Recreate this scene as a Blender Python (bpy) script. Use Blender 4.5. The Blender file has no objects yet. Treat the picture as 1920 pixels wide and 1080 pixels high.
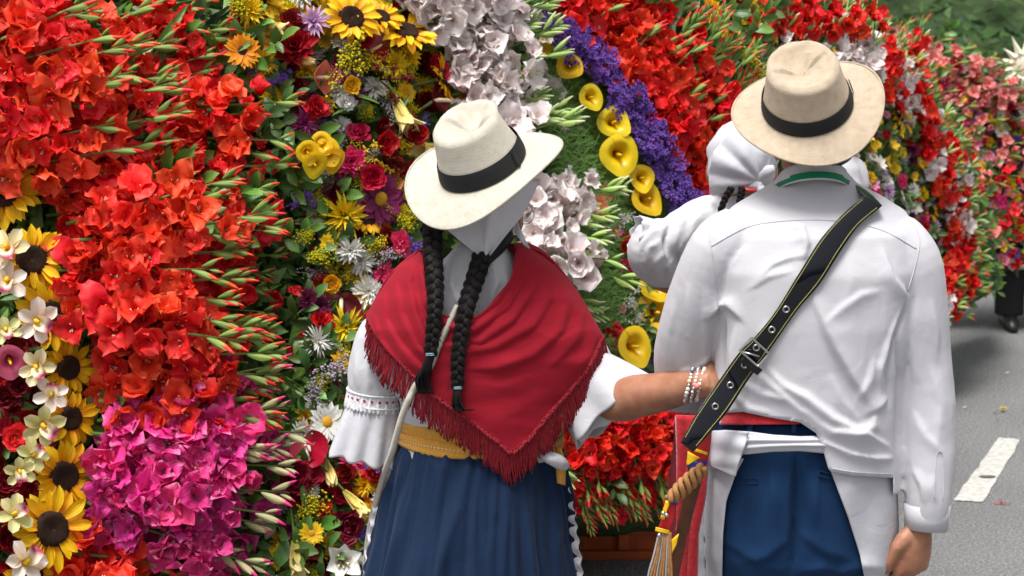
import bpy, bmesh, math, random
import numpy as np
from mathutils import Vector, Matrix, Quaternion, noise
from mathutils.bvhtree import BVHTree
R = random.Random(7)
NR = np.random.RandomState(5)
scene = bpy.context.scene
COL = scene.collection
rad = math.radians

# ------------------------------------------------------------ camera, sky, sun, exposure
FPX = 3500.0
CAMZ = 1.95
TH = math.atan(600 / FPX)
FWD = Vector((0, math.cos(TH), -math.sin(TH)))
UPV = Vector((0, math.sin(TH), math.cos(TH)))
CAM = Vector((0, 0, CAMZ))
cd = bpy.data.cameras.new('camera')
cam = bpy.data.objects.new('camera', cd)
COL.objects.link(cam)
cam.location = CAM
cam.rotation_euler = (math.pi / 2 - TH, 0, 0)
cd.sensor_width = 36
cd.lens = FPX / 1920 * 36
cd.clip_end = 600
cd.dof.use_dof = True
cd.dof.focus_distance = 3.95
cd.dof.aperture_fstop = 8.0
scene.camera = cam
scene.view_settings.view_transform = 'Standard'
scene.view_settings.look = 'None'
scene.view_settings.gamma = 1
scene.view_settings.exposure = 0.86
world = bpy.data.worlds.new('World')
scene.world = world
world.use_nodes = True
wn = world.node_tree
bg = wn.nodes['Background']
sky = wn.nodes.new('ShaderNodeTexSky')
sky.sky_type = 'NISHITA'
sky.sun_disc = False
sky.sun_elevation = rad(72)
sky.sun_rotation = rad(215)
sky.air_density = 1.0
sky.dust_density = 6.0
hs = wn.nodes.new('ShaderNodeHueSaturation')
hs.inputs['Saturation'].default_value = 0.15
wn.links.new(sky.outputs[0], hs.inputs['Color'])
wn.links.new(hs.outputs[0], bg.inputs[0])
bg.inputs[1].default_value = 0.088
sl = bpy.data.lights.new('sun', 'SUN')
sun = bpy.data.objects.new('sun', sl)
COL.objects.link(sun)
sl.energy = 2.3
sl.angle = rad(24)
sl.color = (1, 0.975, 0.94)
# light comes from behind the camera, a little left, high
sun_dir = Vector((-math.sin(rad(35)) * math.cos(rad(72)), -math.cos(rad(35)) * math.cos(rad(72)), math.sin(rad(72))))
sun.rotation_euler = sun_dir.to_track_quat('Z', 'Y').to_euler()

# ------------------------------------------------------------ helpers
def P(px, py, Y):
    d = Vector(((px - 960) / FPX, 0, 0)) + UPV * ((540 - py) / FPX) + FWD
    return CAM + d * (Y / d.y)

def proj(V):
    V = np.asarray(V, dtype=float)
    q = V - np.array(CAM)
    dep = q @ np.array(FWD)
    return 960 + FPX * q[:, 0] / dep, 540 - FPX * (q @ np.array(UPV)) / dep

def link(o):
    COL.objects.link(o)
    return o

def tag(o, label=None, cat=None, group=None, kind=None):
    if label: o['label'] = label
    if cat: o['category'] = cat
    if group: o['group'] = group
    if kind: o['kind'] = kind
    return o

def empty(name, loc=(0, 0, 0), **k):
    o = bpy.data.objects.new(name, None)
    o.empty_display_size = 0.05
    link(o)
    o.location = loc
    return tag(o, **k)

def mk(name, verts, faces, mat=None, parent=None, uvs=None, smooth=True, mi=None):
    me = bpy.data.meshes.new(name)
    me.from_pydata([tuple(v) for v in verts], [], faces)
    mats = mat if isinstance(mat, (list, tuple)) else [mat]
    for m in mats:
        if m: me.materials.append(m)
    if mi is not None:
        me.polygons.foreach_set('material_index', mi)
    if uvs is not None:
        ul = me.uv_layers.new(name='UVMap')
        li = np.empty(len(me.loops), dtype=np.int32)
        me.loops.foreach_get('vertex_index', li)
        ul.data.foreach_set('uv', np.asarray(uvs, dtype=np.float32)[li].ravel())
    me.polygons.foreach_set('use_smooth', [smooth] * len(me.polygons))
    me.update()
    if name.startswith('_'):
        return me
    o = bpy.data.objects.new(name, me)
    link(o)
    if parent: o.parent = parent
    return o

class Geo:
    """collects surface pieces before they become one mesh"""
    def __init__(s): s.v = []; s.f = []; s.uv = []; s.m = []
    def add(s, v, f, uv=None, m=0, M=None):
        n = len(s.v)
        if M is not None: v = [M @ Vector(p) for p in v]
        s.v += [tuple(p) for p in v]
        s.f += [tuple(i + n for i in q) for q in f]
        s.uv += list(uv) if uv is not None else [(0.5, 0.5)] * len(v)
        s.m += [m] * len(f)
    def build(s, name, mat, parent=None, smooth=True):
        return mk(name, s.v, s.f, mat, parent, s.uv, smooth, s.m)

def grid_faces(nr, nc, closed=False):
    F = []
    for i in range(nr - 1):
        for j in range(nc if closed else nc - 1):
            k = (j + 1) % nc
            F.append((i * nc + j, i * nc + k, (i + 1) * nc + k, (i + 1) * nc + j))
    return F

def tube(pts, rs, n=8, caps=True, flat=1.0, upref=None):
    """ring loft along pts; flat squeezes the second axis"""
    pts = [Vector(p) for p in pts]
    if not isinstance(rs, (list, tuple)): rs = [rs] * len(pts)
    V = []; UV = []
    ref = Vector(upref) if upref else Vector((0.13, -0.97, 0.2))
    for i, p in enumerate(pts):
        t = (pts[min(i + 1, len(pts) - 1)] - pts[max(i - 1, 0)])
        t = t.normalized() if t.length > 1e-9 else Vector((0, 0, 1))
        a = t.cross(ref)
        if a.length < 1e-3: a = t.cross(Vector((1, 0, 0)))
        a.normalize(); b = a.cross(t).normalized()
        for j in range(n):
            ph = 2 * math.pi * j / n
            V.append(p + a * (rs[i] * math.cos(ph)) + b * (rs[i] * flat * math.sin(ph)))
            UV.append((i / max(1, len(pts) - 1), j / n))
    F = grid_faces(len(pts), n, True)
    if caps:
        F.append(tuple(range(n))[::-1])
        F.append(tuple((len(pts) - 1) * n + j for j in range(n)))
    return V, F, UV

def spline(pts, k=6):
    pts = [Vector(p) for p in pts]
    out = []
    for i in range(len(pts) - 1):
        p0 = pts[max(i - 1, 0)]; p1 = pts[i]; p2 = pts[i + 1]; p3 = pts[min(i + 2, len(pts) - 1)]
        for j in range(k):
            t = j / k
            out.append(0.5 * ((2 * p1) + (p2 - p0) * t + (2 * p0 - 5 * p1 + 4 * p2 - p3) * t * t + (3 * p1 - p0 - 3 * p2 + p3) * t ** 3))
    out.append(pts[-1])
    return out

def ball(c, r, n=8, sc=(1, 1, 1)):
    V = []; UV = []
    m = max(3, n // 2 + 1)
    for i in range(m + 1):
        th = math.pi * (0.02 + 0.96 * i / m)
        for j in range(n):
            ph = 2 * math.pi * j / n
            V.append((c[0] + r * sc[0] * math.sin(th) * math.cos(ph), c[1] + r * sc[1] * math.sin(th) * math.sin(ph), c[2] + r * sc[2] * math.cos(th)))
            UV.append((i / m, j / n))
    F = grid_faces(m + 1, n, True)
    F = [f[::-1] for f in F]
    F.append(tuple(range(n)))
    F.append(tuple(m * n + j for j in range(n))[::-1])
    return V, F, UV

def third(t):
    return ('upper', 'middle', 'lower')[min(2, int(t * 3))] + ' third'

# ------------------------------------------------------------ materials
MATS = {}
def new_mat(name):
    m = bpy.data.materials.new(name)
    m.use_nodes = True
    nt = m.node_tree
    return m, nt, nt.nodes['Principled BSDF']

def N(nt, typ, **k):
    n = nt.nodes.new(typ)
    for a, b in k.items():
        if a in n.inputs.keys(): n.inputs[a].default_value = b
        else: setattr(n, a, b)
    return n

def ramp(nt, stops):
    r = nt.nodes.new('ShaderNodeValToRGB')
    e = r.color_ramp.elements
    while len(e) < len(stops): e.new(0.5)
    for i, (p, c) in enumerate(stops):
        e[i].position = p
        e[i].color = (*c, 1)
    return r

def petal_mat(name, stops, rough=0.5, trans=0.25, vary=0.12, huev=0.012, vein=0.25, vfreq=9.0, spec=0.3, obj=True):
    """colour runs from petal base (0) to tip (1) along its own length; veins follow the length"""
    if name in MATS: return MATS[name]
    m, nt, b = new_mat(name)
    L = nt.links.new
    uv = N(nt, 'ShaderNodeUVMap')
    sep = N(nt, 'ShaderNodeSeparateXYZ'); L(uv.outputs[0], sep.inputs[0])
    r = ramp(nt, stops)
    nz = N(nt, 'ShaderNodeTexNoise'); nz.inputs['Scale'].default_value = 60; nz.inputs['Detail'].default_value = 3
    tc = N(nt, 'ShaderNodeTexCoord'); L(tc.outputs['Object'], nz.inputs['Vector'])
    ad = N(nt, 'ShaderNodeMath', operation='MULTIPLY_ADD'); ad.inputs[1].default_value = 0.25; L(nz.outputs[0], ad.inputs[0]); L(sep.outputs[0], ad.inputs[2])
    sb = N(nt, 'ShaderNodeMath', operation='SUBTRACT'); L(ad.outputs[0], sb.inputs[0]); sb.inputs[1].default_value = 0.125
    L(sb.outputs[0], r.inputs[0])
    # veins
    vm = N(nt, 'ShaderNodeMath', operation='MULTIPLY'); L(sep.outputs[1], vm.inputs[0]); vm.inputs[1].default_value = vfreq * 6.28
    sn = N(nt, 'ShaderNodeMath', operation='SINE'); L(vm.outputs[0], sn.inputs[0])
    oi = N(nt, 'ShaderNodeObjectInfo')
    mr = N(nt, 'ShaderNodeMapRange'); L(oi.outputs['Random'], mr.inputs[0]); mr.inputs[3].default_value = 1 - vary; mr.inputs[4].default_value = 1 + vary
    mv = N(nt, 'ShaderNodeMath', operation='MULTIPLY_ADD'); L(sn.outputs[0], mv.inputs[0]); mv.inputs[1].default_value = 0.12 * vein; L(mr.outputs[0], mv.inputs[2])
    mh = N(nt, 'ShaderNodeMath', operation='MULTIPLY'); L(oi.outputs['Random'], mh.inputs[0]); mh.inputs[1].default_value = 17.3
    fr = N(nt, 'ShaderNodeMath', operation='FRACT'); L(mh.outputs[0], fr.inputs[0])
    mr2 = N(nt, 'ShaderNodeMapRange'); L(fr.outputs[0], mr2.inputs[0]); mr2.inputs[3].default_value = 0.5 - huev; mr2.inputs[4].default_value = 0.5 + huev
    h = N(nt, 'ShaderNodeHueSaturation'); L(r.outputs[0], h.inputs['Color']); L(mv.outputs[0], h.inputs['Value']); L(mr2.outputs[0], h.inputs['Hue'])
    L(h.outputs[0], b.inputs['Base Color'])
    b.inputs['Roughness'].default_value = rough
    b.inputs['Specular IOR Level'].default_value = spec
    bp = N(nt, 'ShaderNodeBump'); bp.inputs['Strength'].default_value = 0.35; bp.inputs['Distance'].default_value = 0.002
    am = N(nt, 'ShaderNodeMath', operation='MULTIPLY_ADD'); L(sn.outputs[0], am.inputs[0]); am.inputs[1].default_value = 0.3 * vein; L(nz.outputs[0], am.inputs[2])
    L(am.outputs[0], bp.inputs['Height']); L(bp.outputs[0], b.inputs['Normal'])
    if trans > 0:
        tr = N(nt, 'ShaderNodeBsdfTranslucent'); L(h.outputs[0], tr.inputs[0]); L(bp.outputs[0], tr.inputs[1])
        mx = N(nt, 'ShaderNodeMixShader'); mx.inputs[0].default_value = trans
        L(b.outputs[0], mx.inputs[1]); L(tr.outputs[0], mx.inputs[2])
        L(mx.outputs[0], nt.nodes['Material Output'].inputs[0])
    MATS[name] = m
    return m

def plain(name, col, rough=0.6, metal=0, noise_s=0, noise_amt=0.15, bump=0, bump_s=None, spec=0.4, sheen=0, coord='Object', detail=4, coat=0):
    if name in MATS: return MATS[name]
    m, nt, b = new_mat(name)
    L = nt.links.new
    b.inputs['Base Color'].default_value = (*col, 1)
    b.inputs['Roughness'].default_value = rough
    b.inputs['Metallic'].default_value = metal
    b.inputs['Specular IOR Level'].default_value = spec
    b.inputs['Sheen Weight'].default_value = sheen
    b.inputs['Coat Weight'].default_value = coat
    tc = N(nt, 'ShaderNodeTexCoord')
    if noise_s:
        nz = N(nt, 'ShaderNodeTexNoise'); nz.inputs['Scale'].default_value = noise_s; nz.inputs['Detail'].default_value = detail
        L(tc.outputs[coord], nz.inputs['Vector'])
        mr = N(nt, 'ShaderNodeMapRange'); L(nz.outputs[0], mr.inputs[0]); mr.inputs[1].default_value = 0.25; mr.inputs[2].default_value = 0.75
        mr.inputs[3].default_value = 1 - noise_amt; mr.inputs[4].default_value = 1 + noise_amt
        h = N(nt, 'ShaderNodeHueSaturation'); h.inputs['Color'].default_value = (*col, 1); L(mr.outputs[0], h.inputs['Value'])
        L(h.outputs[0], b.inputs['Base Color'])
    if bump:
        nb = N(nt, 'ShaderNodeTexNoise'); nb.inputs['Scale'].default_value = bump_s or 200; nb.inputs['Detail'].default_value = 5
        L(tc.outputs[coord], nb.inputs['Vector'])
        bp = N(nt, 'ShaderNodeBump'); bp.inputs['Strength'].default_value = 0.6; bp.inputs['Distance'].default_value = bump
        L(nb.outputs[0], bp.inputs['Height']); L(bp.outputs[0], b.inputs['Normal'])
    MATS[name] = m
    return m

def cloth_mat(name, col, rough=0.85, weave=900, wr=0.0012, crumple=14, cr=0.004, sheen=0.2, amt=0.05, trans=0.0):
    """fabric: thread relief, soft crumple relief"""
    if name in MATS: return MATS[name]
    m, nt, b = new_mat(name)
    L = nt.links.new
    tc = N(nt, 'ShaderNodeTexCoord')
    nz = N(nt, 'ShaderNodeTexNoise'); nz.inputs['Scale'].default_value = crumple; nz.inputs['Detail'].default_value = 3; nz.inputs['Distortion'].default_value = 0.9
    L(tc.outputs['Object'], nz.inputs['Vector'])
    n2 = N(nt, 'ShaderNodeTexNoise'); n2.inputs['Scale'].default_value = weave * 0.35; n2.inputs['Detail'].default_value = 2
    L(tc.outputs['Object'], n2.inputs['Vector'])
    mr = N(nt, 'ShaderNodeMapRange'); L(n2.outputs[0], mr.inputs[0]); mr.inputs[3].default_value = 1 - amt * 2; mr.inputs[4].default_value = 1 + amt * 2
    h = N(nt, 'ShaderNodeHueSaturation'); h.inputs['Color'].default_value = (*col, 1); L(mr.outputs[0], h.inputs['Value'])
    L(h.outputs[0], b.inputs['Base Color'])
    b.inputs['Roughness'].default_value = rough
    b.inputs['Sheen Weight'].default_value = sheen
    b.inputs['Specular IOR Level'].default_value = 0.2
    b1 = N(nt, 'ShaderNodeBump'); b1.inputs['Distance'].default_value = cr; b1.inputs['Strength'].default_value = 0.7; L(nz.outputs[0], b1.inputs['Height'])
    b2 = N(nt, 'ShaderNodeBump'); b2.inputs['Distance'].default_value = wr; b2.inputs['Strength'].default_value = 0.5; L(n2.outputs[0], b2.inputs['Height']); L(b1.outputs[0], b2.inputs['Normal'])
    L(b2.outputs[0], b.inputs['Normal'])
    if trans > 0:
        tr = N(nt, 'ShaderNodeBsdfTranslucent'); L(h.outputs[0], tr.inputs[0])
        mx = N(nt, 'ShaderNodeMixShader'); mx.inputs[0].default_value = trans
        L(b.outputs[0], mx.inputs[1]); L(tr.outputs[0], mx.inputs[2]); L(mx.outputs[0], nt.nodes['Material Output'].inputs[0])
    MATS[name] = m
    return m
# ------------------------------------------------------------ the setting
def lerp_table(x, T):
    if x <= T[0][0]: return T[0][1]
    for (a, ya), (b, yb) in zip(T, T[1:]):
        if x <= b: return ya + (yb - ya) * (x - a) / (b - a)
    return T[-1][1]

def S1(px, py):   # near flower slope
    return lerp_table(px, [(-400, 4.5), (0, 4.7), (400, 4.95), (700, 5.15), (1000, 5.5), (1200, 5.8), (1400, 6.2), (1600, 6.6), (1750, 6.9)]) + (540 - py) / 540 * 0.28 + 0.05 * math.sin(px / 130) * math.sin(py / 150 + 1)
def S2(px, py):   # second slope behind the man
    return lerp_table(px, [(1500, 7.2), (1650, 7.8), (1800, 8.7), (1900, 9.3)]) + (540 - py) / 540 * 0.3
def S3(px, py):   # third, farther
    return lerp_table(px, [(1600, 9.75), (1800, 9.85), (2000, 10.1)]) + (540 - py) / 540 * 0.3

# asphalt
m_asph, nt, b = new_mat('asphalt')
L = nt.links.new
tc = N(nt, 'ShaderNodeTexCoord')
n1 = N(nt, 'ShaderNodeTexNoise'); n1.inputs['Scale'].default_value = 90; n1.inputs['Detail'].default_value = 6; n1.inputs['Roughness'].default_value = 0.75
n2 = N(nt, 'ShaderNodeTexNoise'); n2.inputs['Scale'].default_value = 1.1; n2.inputs['Detail'].default_value = 5
vo = N(nt, 'ShaderNodeTexVoronoi'); vo.inputs['Scale'].default_value = 130
for q in (n1, n2, vo): L(tc.outputs['Object'], q.inputs['Vector'])
r1 = ramp(nt, [(0.36, (0.09, 0.092, 0.095)), (0.5, (0.165, 0.166, 0.168)), (0.64, (0.32, 0.32, 0.315))]); L(n1.outputs[0], r1.inputs[0])
mr = N(nt, 'ShaderNodeMapRange'); L(n2.outputs[0], mr.inputs[0]); mr.inputs[1].default_value = .3; mr.inputs[2].default_value = .7; mr.inputs[3].default_value = 0.82; mr.inputs[4].default_value = 1.12
h = N(nt, 'ShaderNodeHueSaturation'); L(r1.outputs[0], h.inputs['Color']); L(mr.outputs[0], h.inputs['Value']); L(h.outputs[0], b.inputs['Base Color'])
bp = N(nt, 'ShaderNodeBump'); bp.inputs['Distance'].default_value = 0.006; L(vo.outputs[0], bp.inputs['Height']); L(bp.outputs[0], b.inputs['Normal'])
b.inputs['Roughness'].default_value = 0.85

road = mk('road', [(-60, -20, 0), (60, -20, 0), (60, 260, 0), (-60, 260, 0)], [(0, 1, 2, 3)], m_asph)
tag(road, kind='structure')
def G(px, py, z=0.0):
    d = P(px, py, 1.0) - CAM
    return CAM + d * ((z - CAMZ) / d.z)
m_paint = plain('road_paint', (0.46, 0.45, 0.42), 0.8, noise_s=45, noise_amt=0.3, bump=0.002, bump_s=300, detail=8)
# one dash: slightly worn ragged outline
A = [G(1788, 937, .004), G(1843, 941, .004), G(1914, 824, .004), G(1874, 820, .004)]
V = []
for i in range(4):
    a, c = A[i], A[(i + 1) % 4]
    for k in range(14):
        p = a.lerp(c, k / 14)
        V.append(p + Vector((R.uniform(-.004, .004), R.uniform(-.006, .006), 0)))
c = sum(V, Vector()) / len(V)
V.append(c)
dash = mk('lane_line', V, [(i, (i + 1) % 56, 56) for i in range(56)], m_paint)
tag(dash, kind='structure')
# next dash farther along the same line, behind nothing
# second lane line nearer, out of frame to the right, keeps the road plausible
d0 = (A[2] - A[1]).normalized()
for s in (-1.9,):
    V2 = [a + d0 * s * 1.6 for a in A]
    tag(mk('lane_line', V2, [(0, 1, 2, 3)], m_paint), kind='structure')
m_mh = plain('worn_tar', (0.09, 0.088, 0.085), 0.7, noise_s=80)
cc = G(1851, 893, .008)
V = [(cc.x, cc.y, cc.z)] + [(cc.x + 0.032 * math.cos(t * math.pi / 12) * (1 + R.uniform(-.1, .1)), cc.y + 0.018 * math.sin(t * math.pi / 12) * (1 + R.uniform(-.1, .1)), cc.z) for t in range(24)]
tag(mk('tar_spot', V, [(0, 1 + i, 1 + (i + 1) % 24) for i in range(24)], m_mh), kind='structure')

# hill with dense growth far behind on the right
m_hill = plain('hill_growth', (0.05, 0.085, 0.03), 0.9, noise_s=1.2, noise_amt=0.5, bump=0.2, bump_s=3)
V = []; nr, nc = 14, 60
for i in range(nr):
    for j in range(nc):
        x = -30 + j * 1.5; v = i / (nr - 1)
        V.append((x, 21.0 + 7 * v + 0.5 * math.sin(j * .9 + i), 9.0 * v ** 0.8 * (1 + .06 * math.sin(j * .7)) - 0.05))
hill = mk('hill', V, grid_faces(nr, nc), m_hill)
tag(hill, kind='structure')

m_leafbg = petal_mat('bg_leaf', [(0, (0.045, 0.10, 0.02)), (1, (0.09, 0.17, 0.04))], rough=.6, trans=.2, vary=.3)
m_leafbd = petal_mat('bg_leaf_dark', [(0, (0.02, 0.05, 0.012)), (1, (0.045, 0.09, 0.025))], rough=.6, trans=.1, vary=.3)
g = Geo()
for k in range(16000):
    x = R.uniform(1.5, 13); v = R.random()
    y = 20.7 + 7 * v; z = 9.0 * v ** 0.8 + R.uniform(-.2, .3)
    # horizontal tiers of growth
    z = z + 0.18 * math.sin(z * 5 + x * .6)
    s = R.uniform(.06, .17)
    a = R.uniform(0, 6.28); t = R.uniform(-.6, .9)
    u = Vector((math.cos(a), math.sin(a) * .5, math.sin(a) * .3 - .3)) * s
    w = Vector((-math.sin(a) * .5, 0.2, t)) * s * .5
    p = Vector((x, y - .15 - R.random() * .3, z))
    g.add([p - u, p + w, p + u, p - w], [(0, 1, 2, 3)], [(0, .5), (.5, 1), (1, .5), (.5, 0)], m=(0 if R.random() < (.35 + .4 * math.sin(z * 4 + x * .35)) else 1))
o = g.build('shrub_growth', [m_leafbg, m_leafbd], smooth=False)
tag(o, 'dense green shrubs covering the bank at the far right behind the flowers', 'shrubs', kind='stuff')

# backing of the flower slopes: real mounds that stand on the road
m_back = plain('moss_backing', (0.035, 0.07, 0.02), 0.95, noise_s=25, noise_amt=0.5, bump=0.02, bump_s=40)
def mound(name, S, xs, top, bot, label, thick=0.5, inset=0.10, raised=False):
    """a closed slope: front follows the flower surface, back stands behind it, both reach the road"""
    e = empty(name, tuple(P((xs[0] + xs[-1]) / 2, 700, S((xs[0] + xs[-1]) / 2, 700)).xy) + (0,), label=label, cat='flower float')
    nc = len(xs); rows = 16
    V = []; 
    for i in range(rows):
        for j, x in enumerate(xs):
            t = top(x); bb = bot(x)
            y = t + (bb - t) * i / (rows - 1)
            q = P(x, y, S(x, y) + inset)
            V.append(q)
    F = grid_faces(rows, nc)
    for j, x in enumerate(xs):      # ground front
        q = V[(rows - 1) * nc + j]
        V.append(Vector((q.x, q.y + .12 if x < 1000 else 6.15, 0.0)) if not raised else Vector((q.x + .05, q.y + thick * .9, q.z + .03)))
    F += [((rows - 1) * nc + j, (rows - 1) * nc + j + 1, rows * nc + j + 1, rows * nc + j) for j in range(nc - 1)]
    nb = len(V)
    for j in range(nc):
        q = V[j]; V.append(Vector((q.x + .1, q.y + thick, q.z - .05)))
    for j in range(nc):
        q = V[j]; qq = V[(rows - 1) * nc + j]; V.append(Vector((q.x + .1, q.y + thick, 0 if not raised else qq.z + .04)))
    F += [(j + 1, j, nb + j, nb + j + 1) for j in range(nc - 1)]
    F += [(nb + j + 1, nb + j, nb + nc + j, nb + nc + j + 1) for j in range(nc - 1)]
    loc = Vector(e.location)
    V = [v - loc for v in V]
    o = mk('moss_backing', V, [f[::-1] for f in F], m_back, e)
    return e
M1 = mound('flower_slope', S1, list(range(-500, 1481, 60)), lambda x: -330 + max(0, (x - 900)) * .2, lambda x: 1230 if x < 1000 else 955,
           'near bank of gladioli, sunflowers and mixed flowers filling the left and middle')
M2 = mound('flower_slope', S2, list(range(1380, 1881, 25)), lambda x: lerp_table(x, [(1400, 20), (1640, 55), (1700, 90), (1760, 150), (1820, 260), (1850, 400), (1880, 500)]) + 15,
           lambda x: lerp_table(x, [(1400, 700), (1700, 650), (1790, 600), (1860, 560), (1880, 548)]) - 12, 'mixed flower bank with red and white gladioli right of the man', thick=.6, raised=True)
M3 = mound('flower_slope', S3, list(range(1560, 2101, 30)), lambda x: lerp_table(x, [(1560, 45), (1700, 60), (1800, 80), (1900, 150), (1960, 190), (2050, 260)]) + 10,
           lambda x: 500, 'farthest flower bank with salmon gladioli at the right edge', thick=.22, raised=True)

# wooden base of the near float
m_wood = plain('orange_wood', (0.50, 0.10, 0.025), 0.55, noise_s=9, noise_amt=0.4, bump=0.003, bump_s=60)
m_steel = plain('worn_steel', (0.25, 0.25, 0.25), 0.4, metal=.6, noise_s=20)
def box(g, a, b2, m=0, bev=0.004):
    x0, y0, z0 = a; x1, y1, z1 = b2
    V = [(x0, y0, z0), (x1, y0, z0), (x1, y1, z0), (x0, y1, z0), (x0, y0, z1), (x1, y0, z1), (x1, y1, z1), (x0, y1, z1)]
    g.add(V, [(0, 3, 2, 1), (4, 5, 6, 7), (0, 1, 5, 4), (1, 2, 6, 5), (2, 3, 7, 6), (3, 0, 4, 7)], m=m)
yb = 5.99
base = empty('float_base', (P(1150, 1060, yb).x, yb, 0), label='orange wooden base box under the red gladioli between the woman and man', cat='wooden box')
bx, by = base.location.x, base.location.y
x0 = P(1000, 1060, yb).x - bx; x1 = P(1236, 1060, yb).x - bx
zt = P(1150, 992, yb).z
g = Geo(); box(g, (x0, .03, .0), (x1, .5, zt)); o = g.build('box_panel', m_wood, base, False)
def bevel(o, w=.004, s=2):
    md = o.modifiers.new('bevel', 'BEVEL'); md.width = w; md.segments = s; md.limit_method = 'ANGLE'
bevel(o)
for z in (zt - .02, .0):
    g = Geo(); box(g, (x0 - .01, .002, z), (x1 + .01, .028, z + .03)); bevel(g.build('trim_board', m_wood, base, False))
for k in range(3):
    xx = x0 + (x1 - x0) * (k + .02) / 3
    g = Geo(); box(g, (xx, .006, .032), (xx + .035, .026, zt - .022)); bevel(g.build('trim_board', m_wood, base, False))
g = Geo(); box(g, (x1 - .20, .01, zt + .012), (x1 + .05, .2, zt + .03)); g.build('metal_lip', m_steel, base, False)

# wheeled frames that carry the two raised banks
m_frame = plain('black_frame', (.02, .02, .02), .6)
for x0_, x1_, yy_, zz_, th_, par in ((1600, 1730, 7.95, .30, .5, M2),):
    g = Geo(); a_ = P(x0_, 600, yy_ + .25).x; c_ = P(x1_, 600, yy_ + .25).x
    lx, ly = par.location.x, par.location.y
    box(g, (a_ - lx, yy_ + .25 - ly, .18), (c_ - lx, yy_ + .7 - ly, .42)); bevel(g.build('chassis', m_frame, par, False))
    for wx in (a_ + .1, c_ - .1):
        v, f, uv = tube([(wx - lx, yy_ + .4 - ly, .11), (wx - lx + .06, yy_ + .4 - ly, .11)], .11, 18); mk('wheel', v, f, m_frame, par, uv)
# ------------------------------------------------------------ flower shapes (meshes shared by the individuals)
def petal(L=.05, W=.03, a0=20, a1=80, cup=.2, ruf=.003, rf=5, nt=7, ns=5, tip=.6, base=.25, sd=0, p=1.0, ph=0, fold=0, twist=0):
    rr = random.Random(sd * 7919 + 13)
    o1, o2 = rr.uniform(0, 6.28), rr.uniform(0, 6.28)
    V = []; UV = []
    r = z = 0.0
    pts = []
    for i in range(nt):
        t = i / (nt - 1)
        th = rad(a0 + (a1 - a0) * t ** p)
        pts.append((r, z, th, t))
        r += math.sin(th) * L / (nt - 1); z += math.cos(th) * L / (nt - 1)
    for (r, z, th, t) in pts:
        if t <= .62: w = base + (1 - base) * math.sin(math.pi / 2 * t / .62) ** .9
        else:
            q = (t - .62) / .38
            w = max(0.0, 1 - q ** (2.2 if tip > .5 else 1.3)) ** (.5 if tip > .5 else .9)
            w = max(w, .04)
        w *= W / 2
        for j in range(ns):
            s = -1 + 2 * j / (ns - 1)
            off = cup * w * s * s * 1.0 + fold * abs(s) * w
            off += ruf * (abs(s) ** 1.5) * math.sin(rf * t * 3 + (o1 if s > 0 else o2)) * t * 1.3
            nx, nz = -math.cos(th), math.sin(th)     # towards the axis / up
            y = w * s
            x2 = r + nx * off; z2 = z + nz * off
            V.append((x2, y + twist * t * off, z2)); UV.append((t, j / (ns - 1)))
    return V, grid_faces(nt, ns), UV

def rotz(a): return Matrix.Rotation(a, 4, 'Z')
def bloom(name, layers, mats, sd=0, extra=None, jit=.08, crumple=0):
    """layers: (count, start angle, petal kwargs, material index)"""
    rr = random.Random(sd * 31 + 5)
    g = Geo()
    for (n, a0, kw, mi) in layers:
        for k in range(n):
            kk = dict(kw); kk['sd'] = sd * 100 + k
            for q in ('L', 'W'): kk[q] = kk[q] * rr.uniform(1 - jit, 1 + jit)
            kk['a0'] = kk['a0'] + rr.uniform(-1, 1) * jit * 60; kk['a1'] = kk['a1'] + rr.uniform(-1, 1) * jit * 140
            v, f, uv = petal(**kk)
            dz = kw.get('_z', 0)
            g.add(v, f, uv, mi, rotz(a0 + 2 * math.pi * k / n + rr.uniform(-1, 1) * jit * 2))
    if crumple:
        o3 = Vector((sd * 3.1, sd * 1.7, 0))
        g.v = [tuple(Vector(v) + noise.noise_vector(Vector(v) * 38 + o3) * crumple * min(1, Vector(v).length / .03) + noise.noise_vector(Vector(v) * 95 + o3) * crumple * .45 * min(1, Vector(v).length / .04)) for v in g.v]
    if extra: extra(g, rr)
    g.v = [tuple(v) for v in g.v]
    return g.build('_' + name, mats)

def srgb(*c):
    return tuple(((x / 255) / 12.92 if x / 255 <= .04045 else (((x / 255) + .055) / 1.055) ** 2.4) for x in c)
GREEN = petal_mat('sap_green', [(0, (0.10, 0.16, 0.035)), (1, (0.17, 0.26, 0.06))], rough=.5, trans=.1, vary=.2)
STEM = petal_mat('stem_green', [(0, (0.14, 0.22, 0.05)), (1, (0.22, 0.32, 0.09))], rough=.55, trans=0, vary=.2)
LEAF = petal_mat('leaf_green', [(0, (0.07, 0.16, 0.022)), (.6, (0.085, 0.20, 0.028)), (1, (0.14, 0.27, 0.05))], rough=.38, trans=.18, vary=.4, huev=.02, vein=.5, vfreq=5, spec=.5)
DLEAF = petal_mat('dark_leaf', [(0, (0.045, 0.11, 0.02)), (1, (0.085, 0.17, 0.04))], rough=.42, trans=.12, vary=.3, huev=.02, vein=.4, vfreq=5, spec=.5)
YEL = petal_mat('sunflower_petal', [(0, (0.75, 0.26, 0.003)), (.4, (0.86, 0.47, 0.004)), (1, (0.9, 0.56, 0.01))], rough=.5, trans=.25, vary=.08, vein=.6, vfreq=4)
BROWN = plain('sunflower_disc', (0.035, 0.014, 0.006), .9, noise_s=150, noise_amt=.6, bump=.004, bump_s=420)
POLLEN = plain('pollen', (0.55, 0.28, 0.01), .8)
CREAM = plain('cream_pistil', (0.75, 0.62, 0.4), .5)
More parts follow.
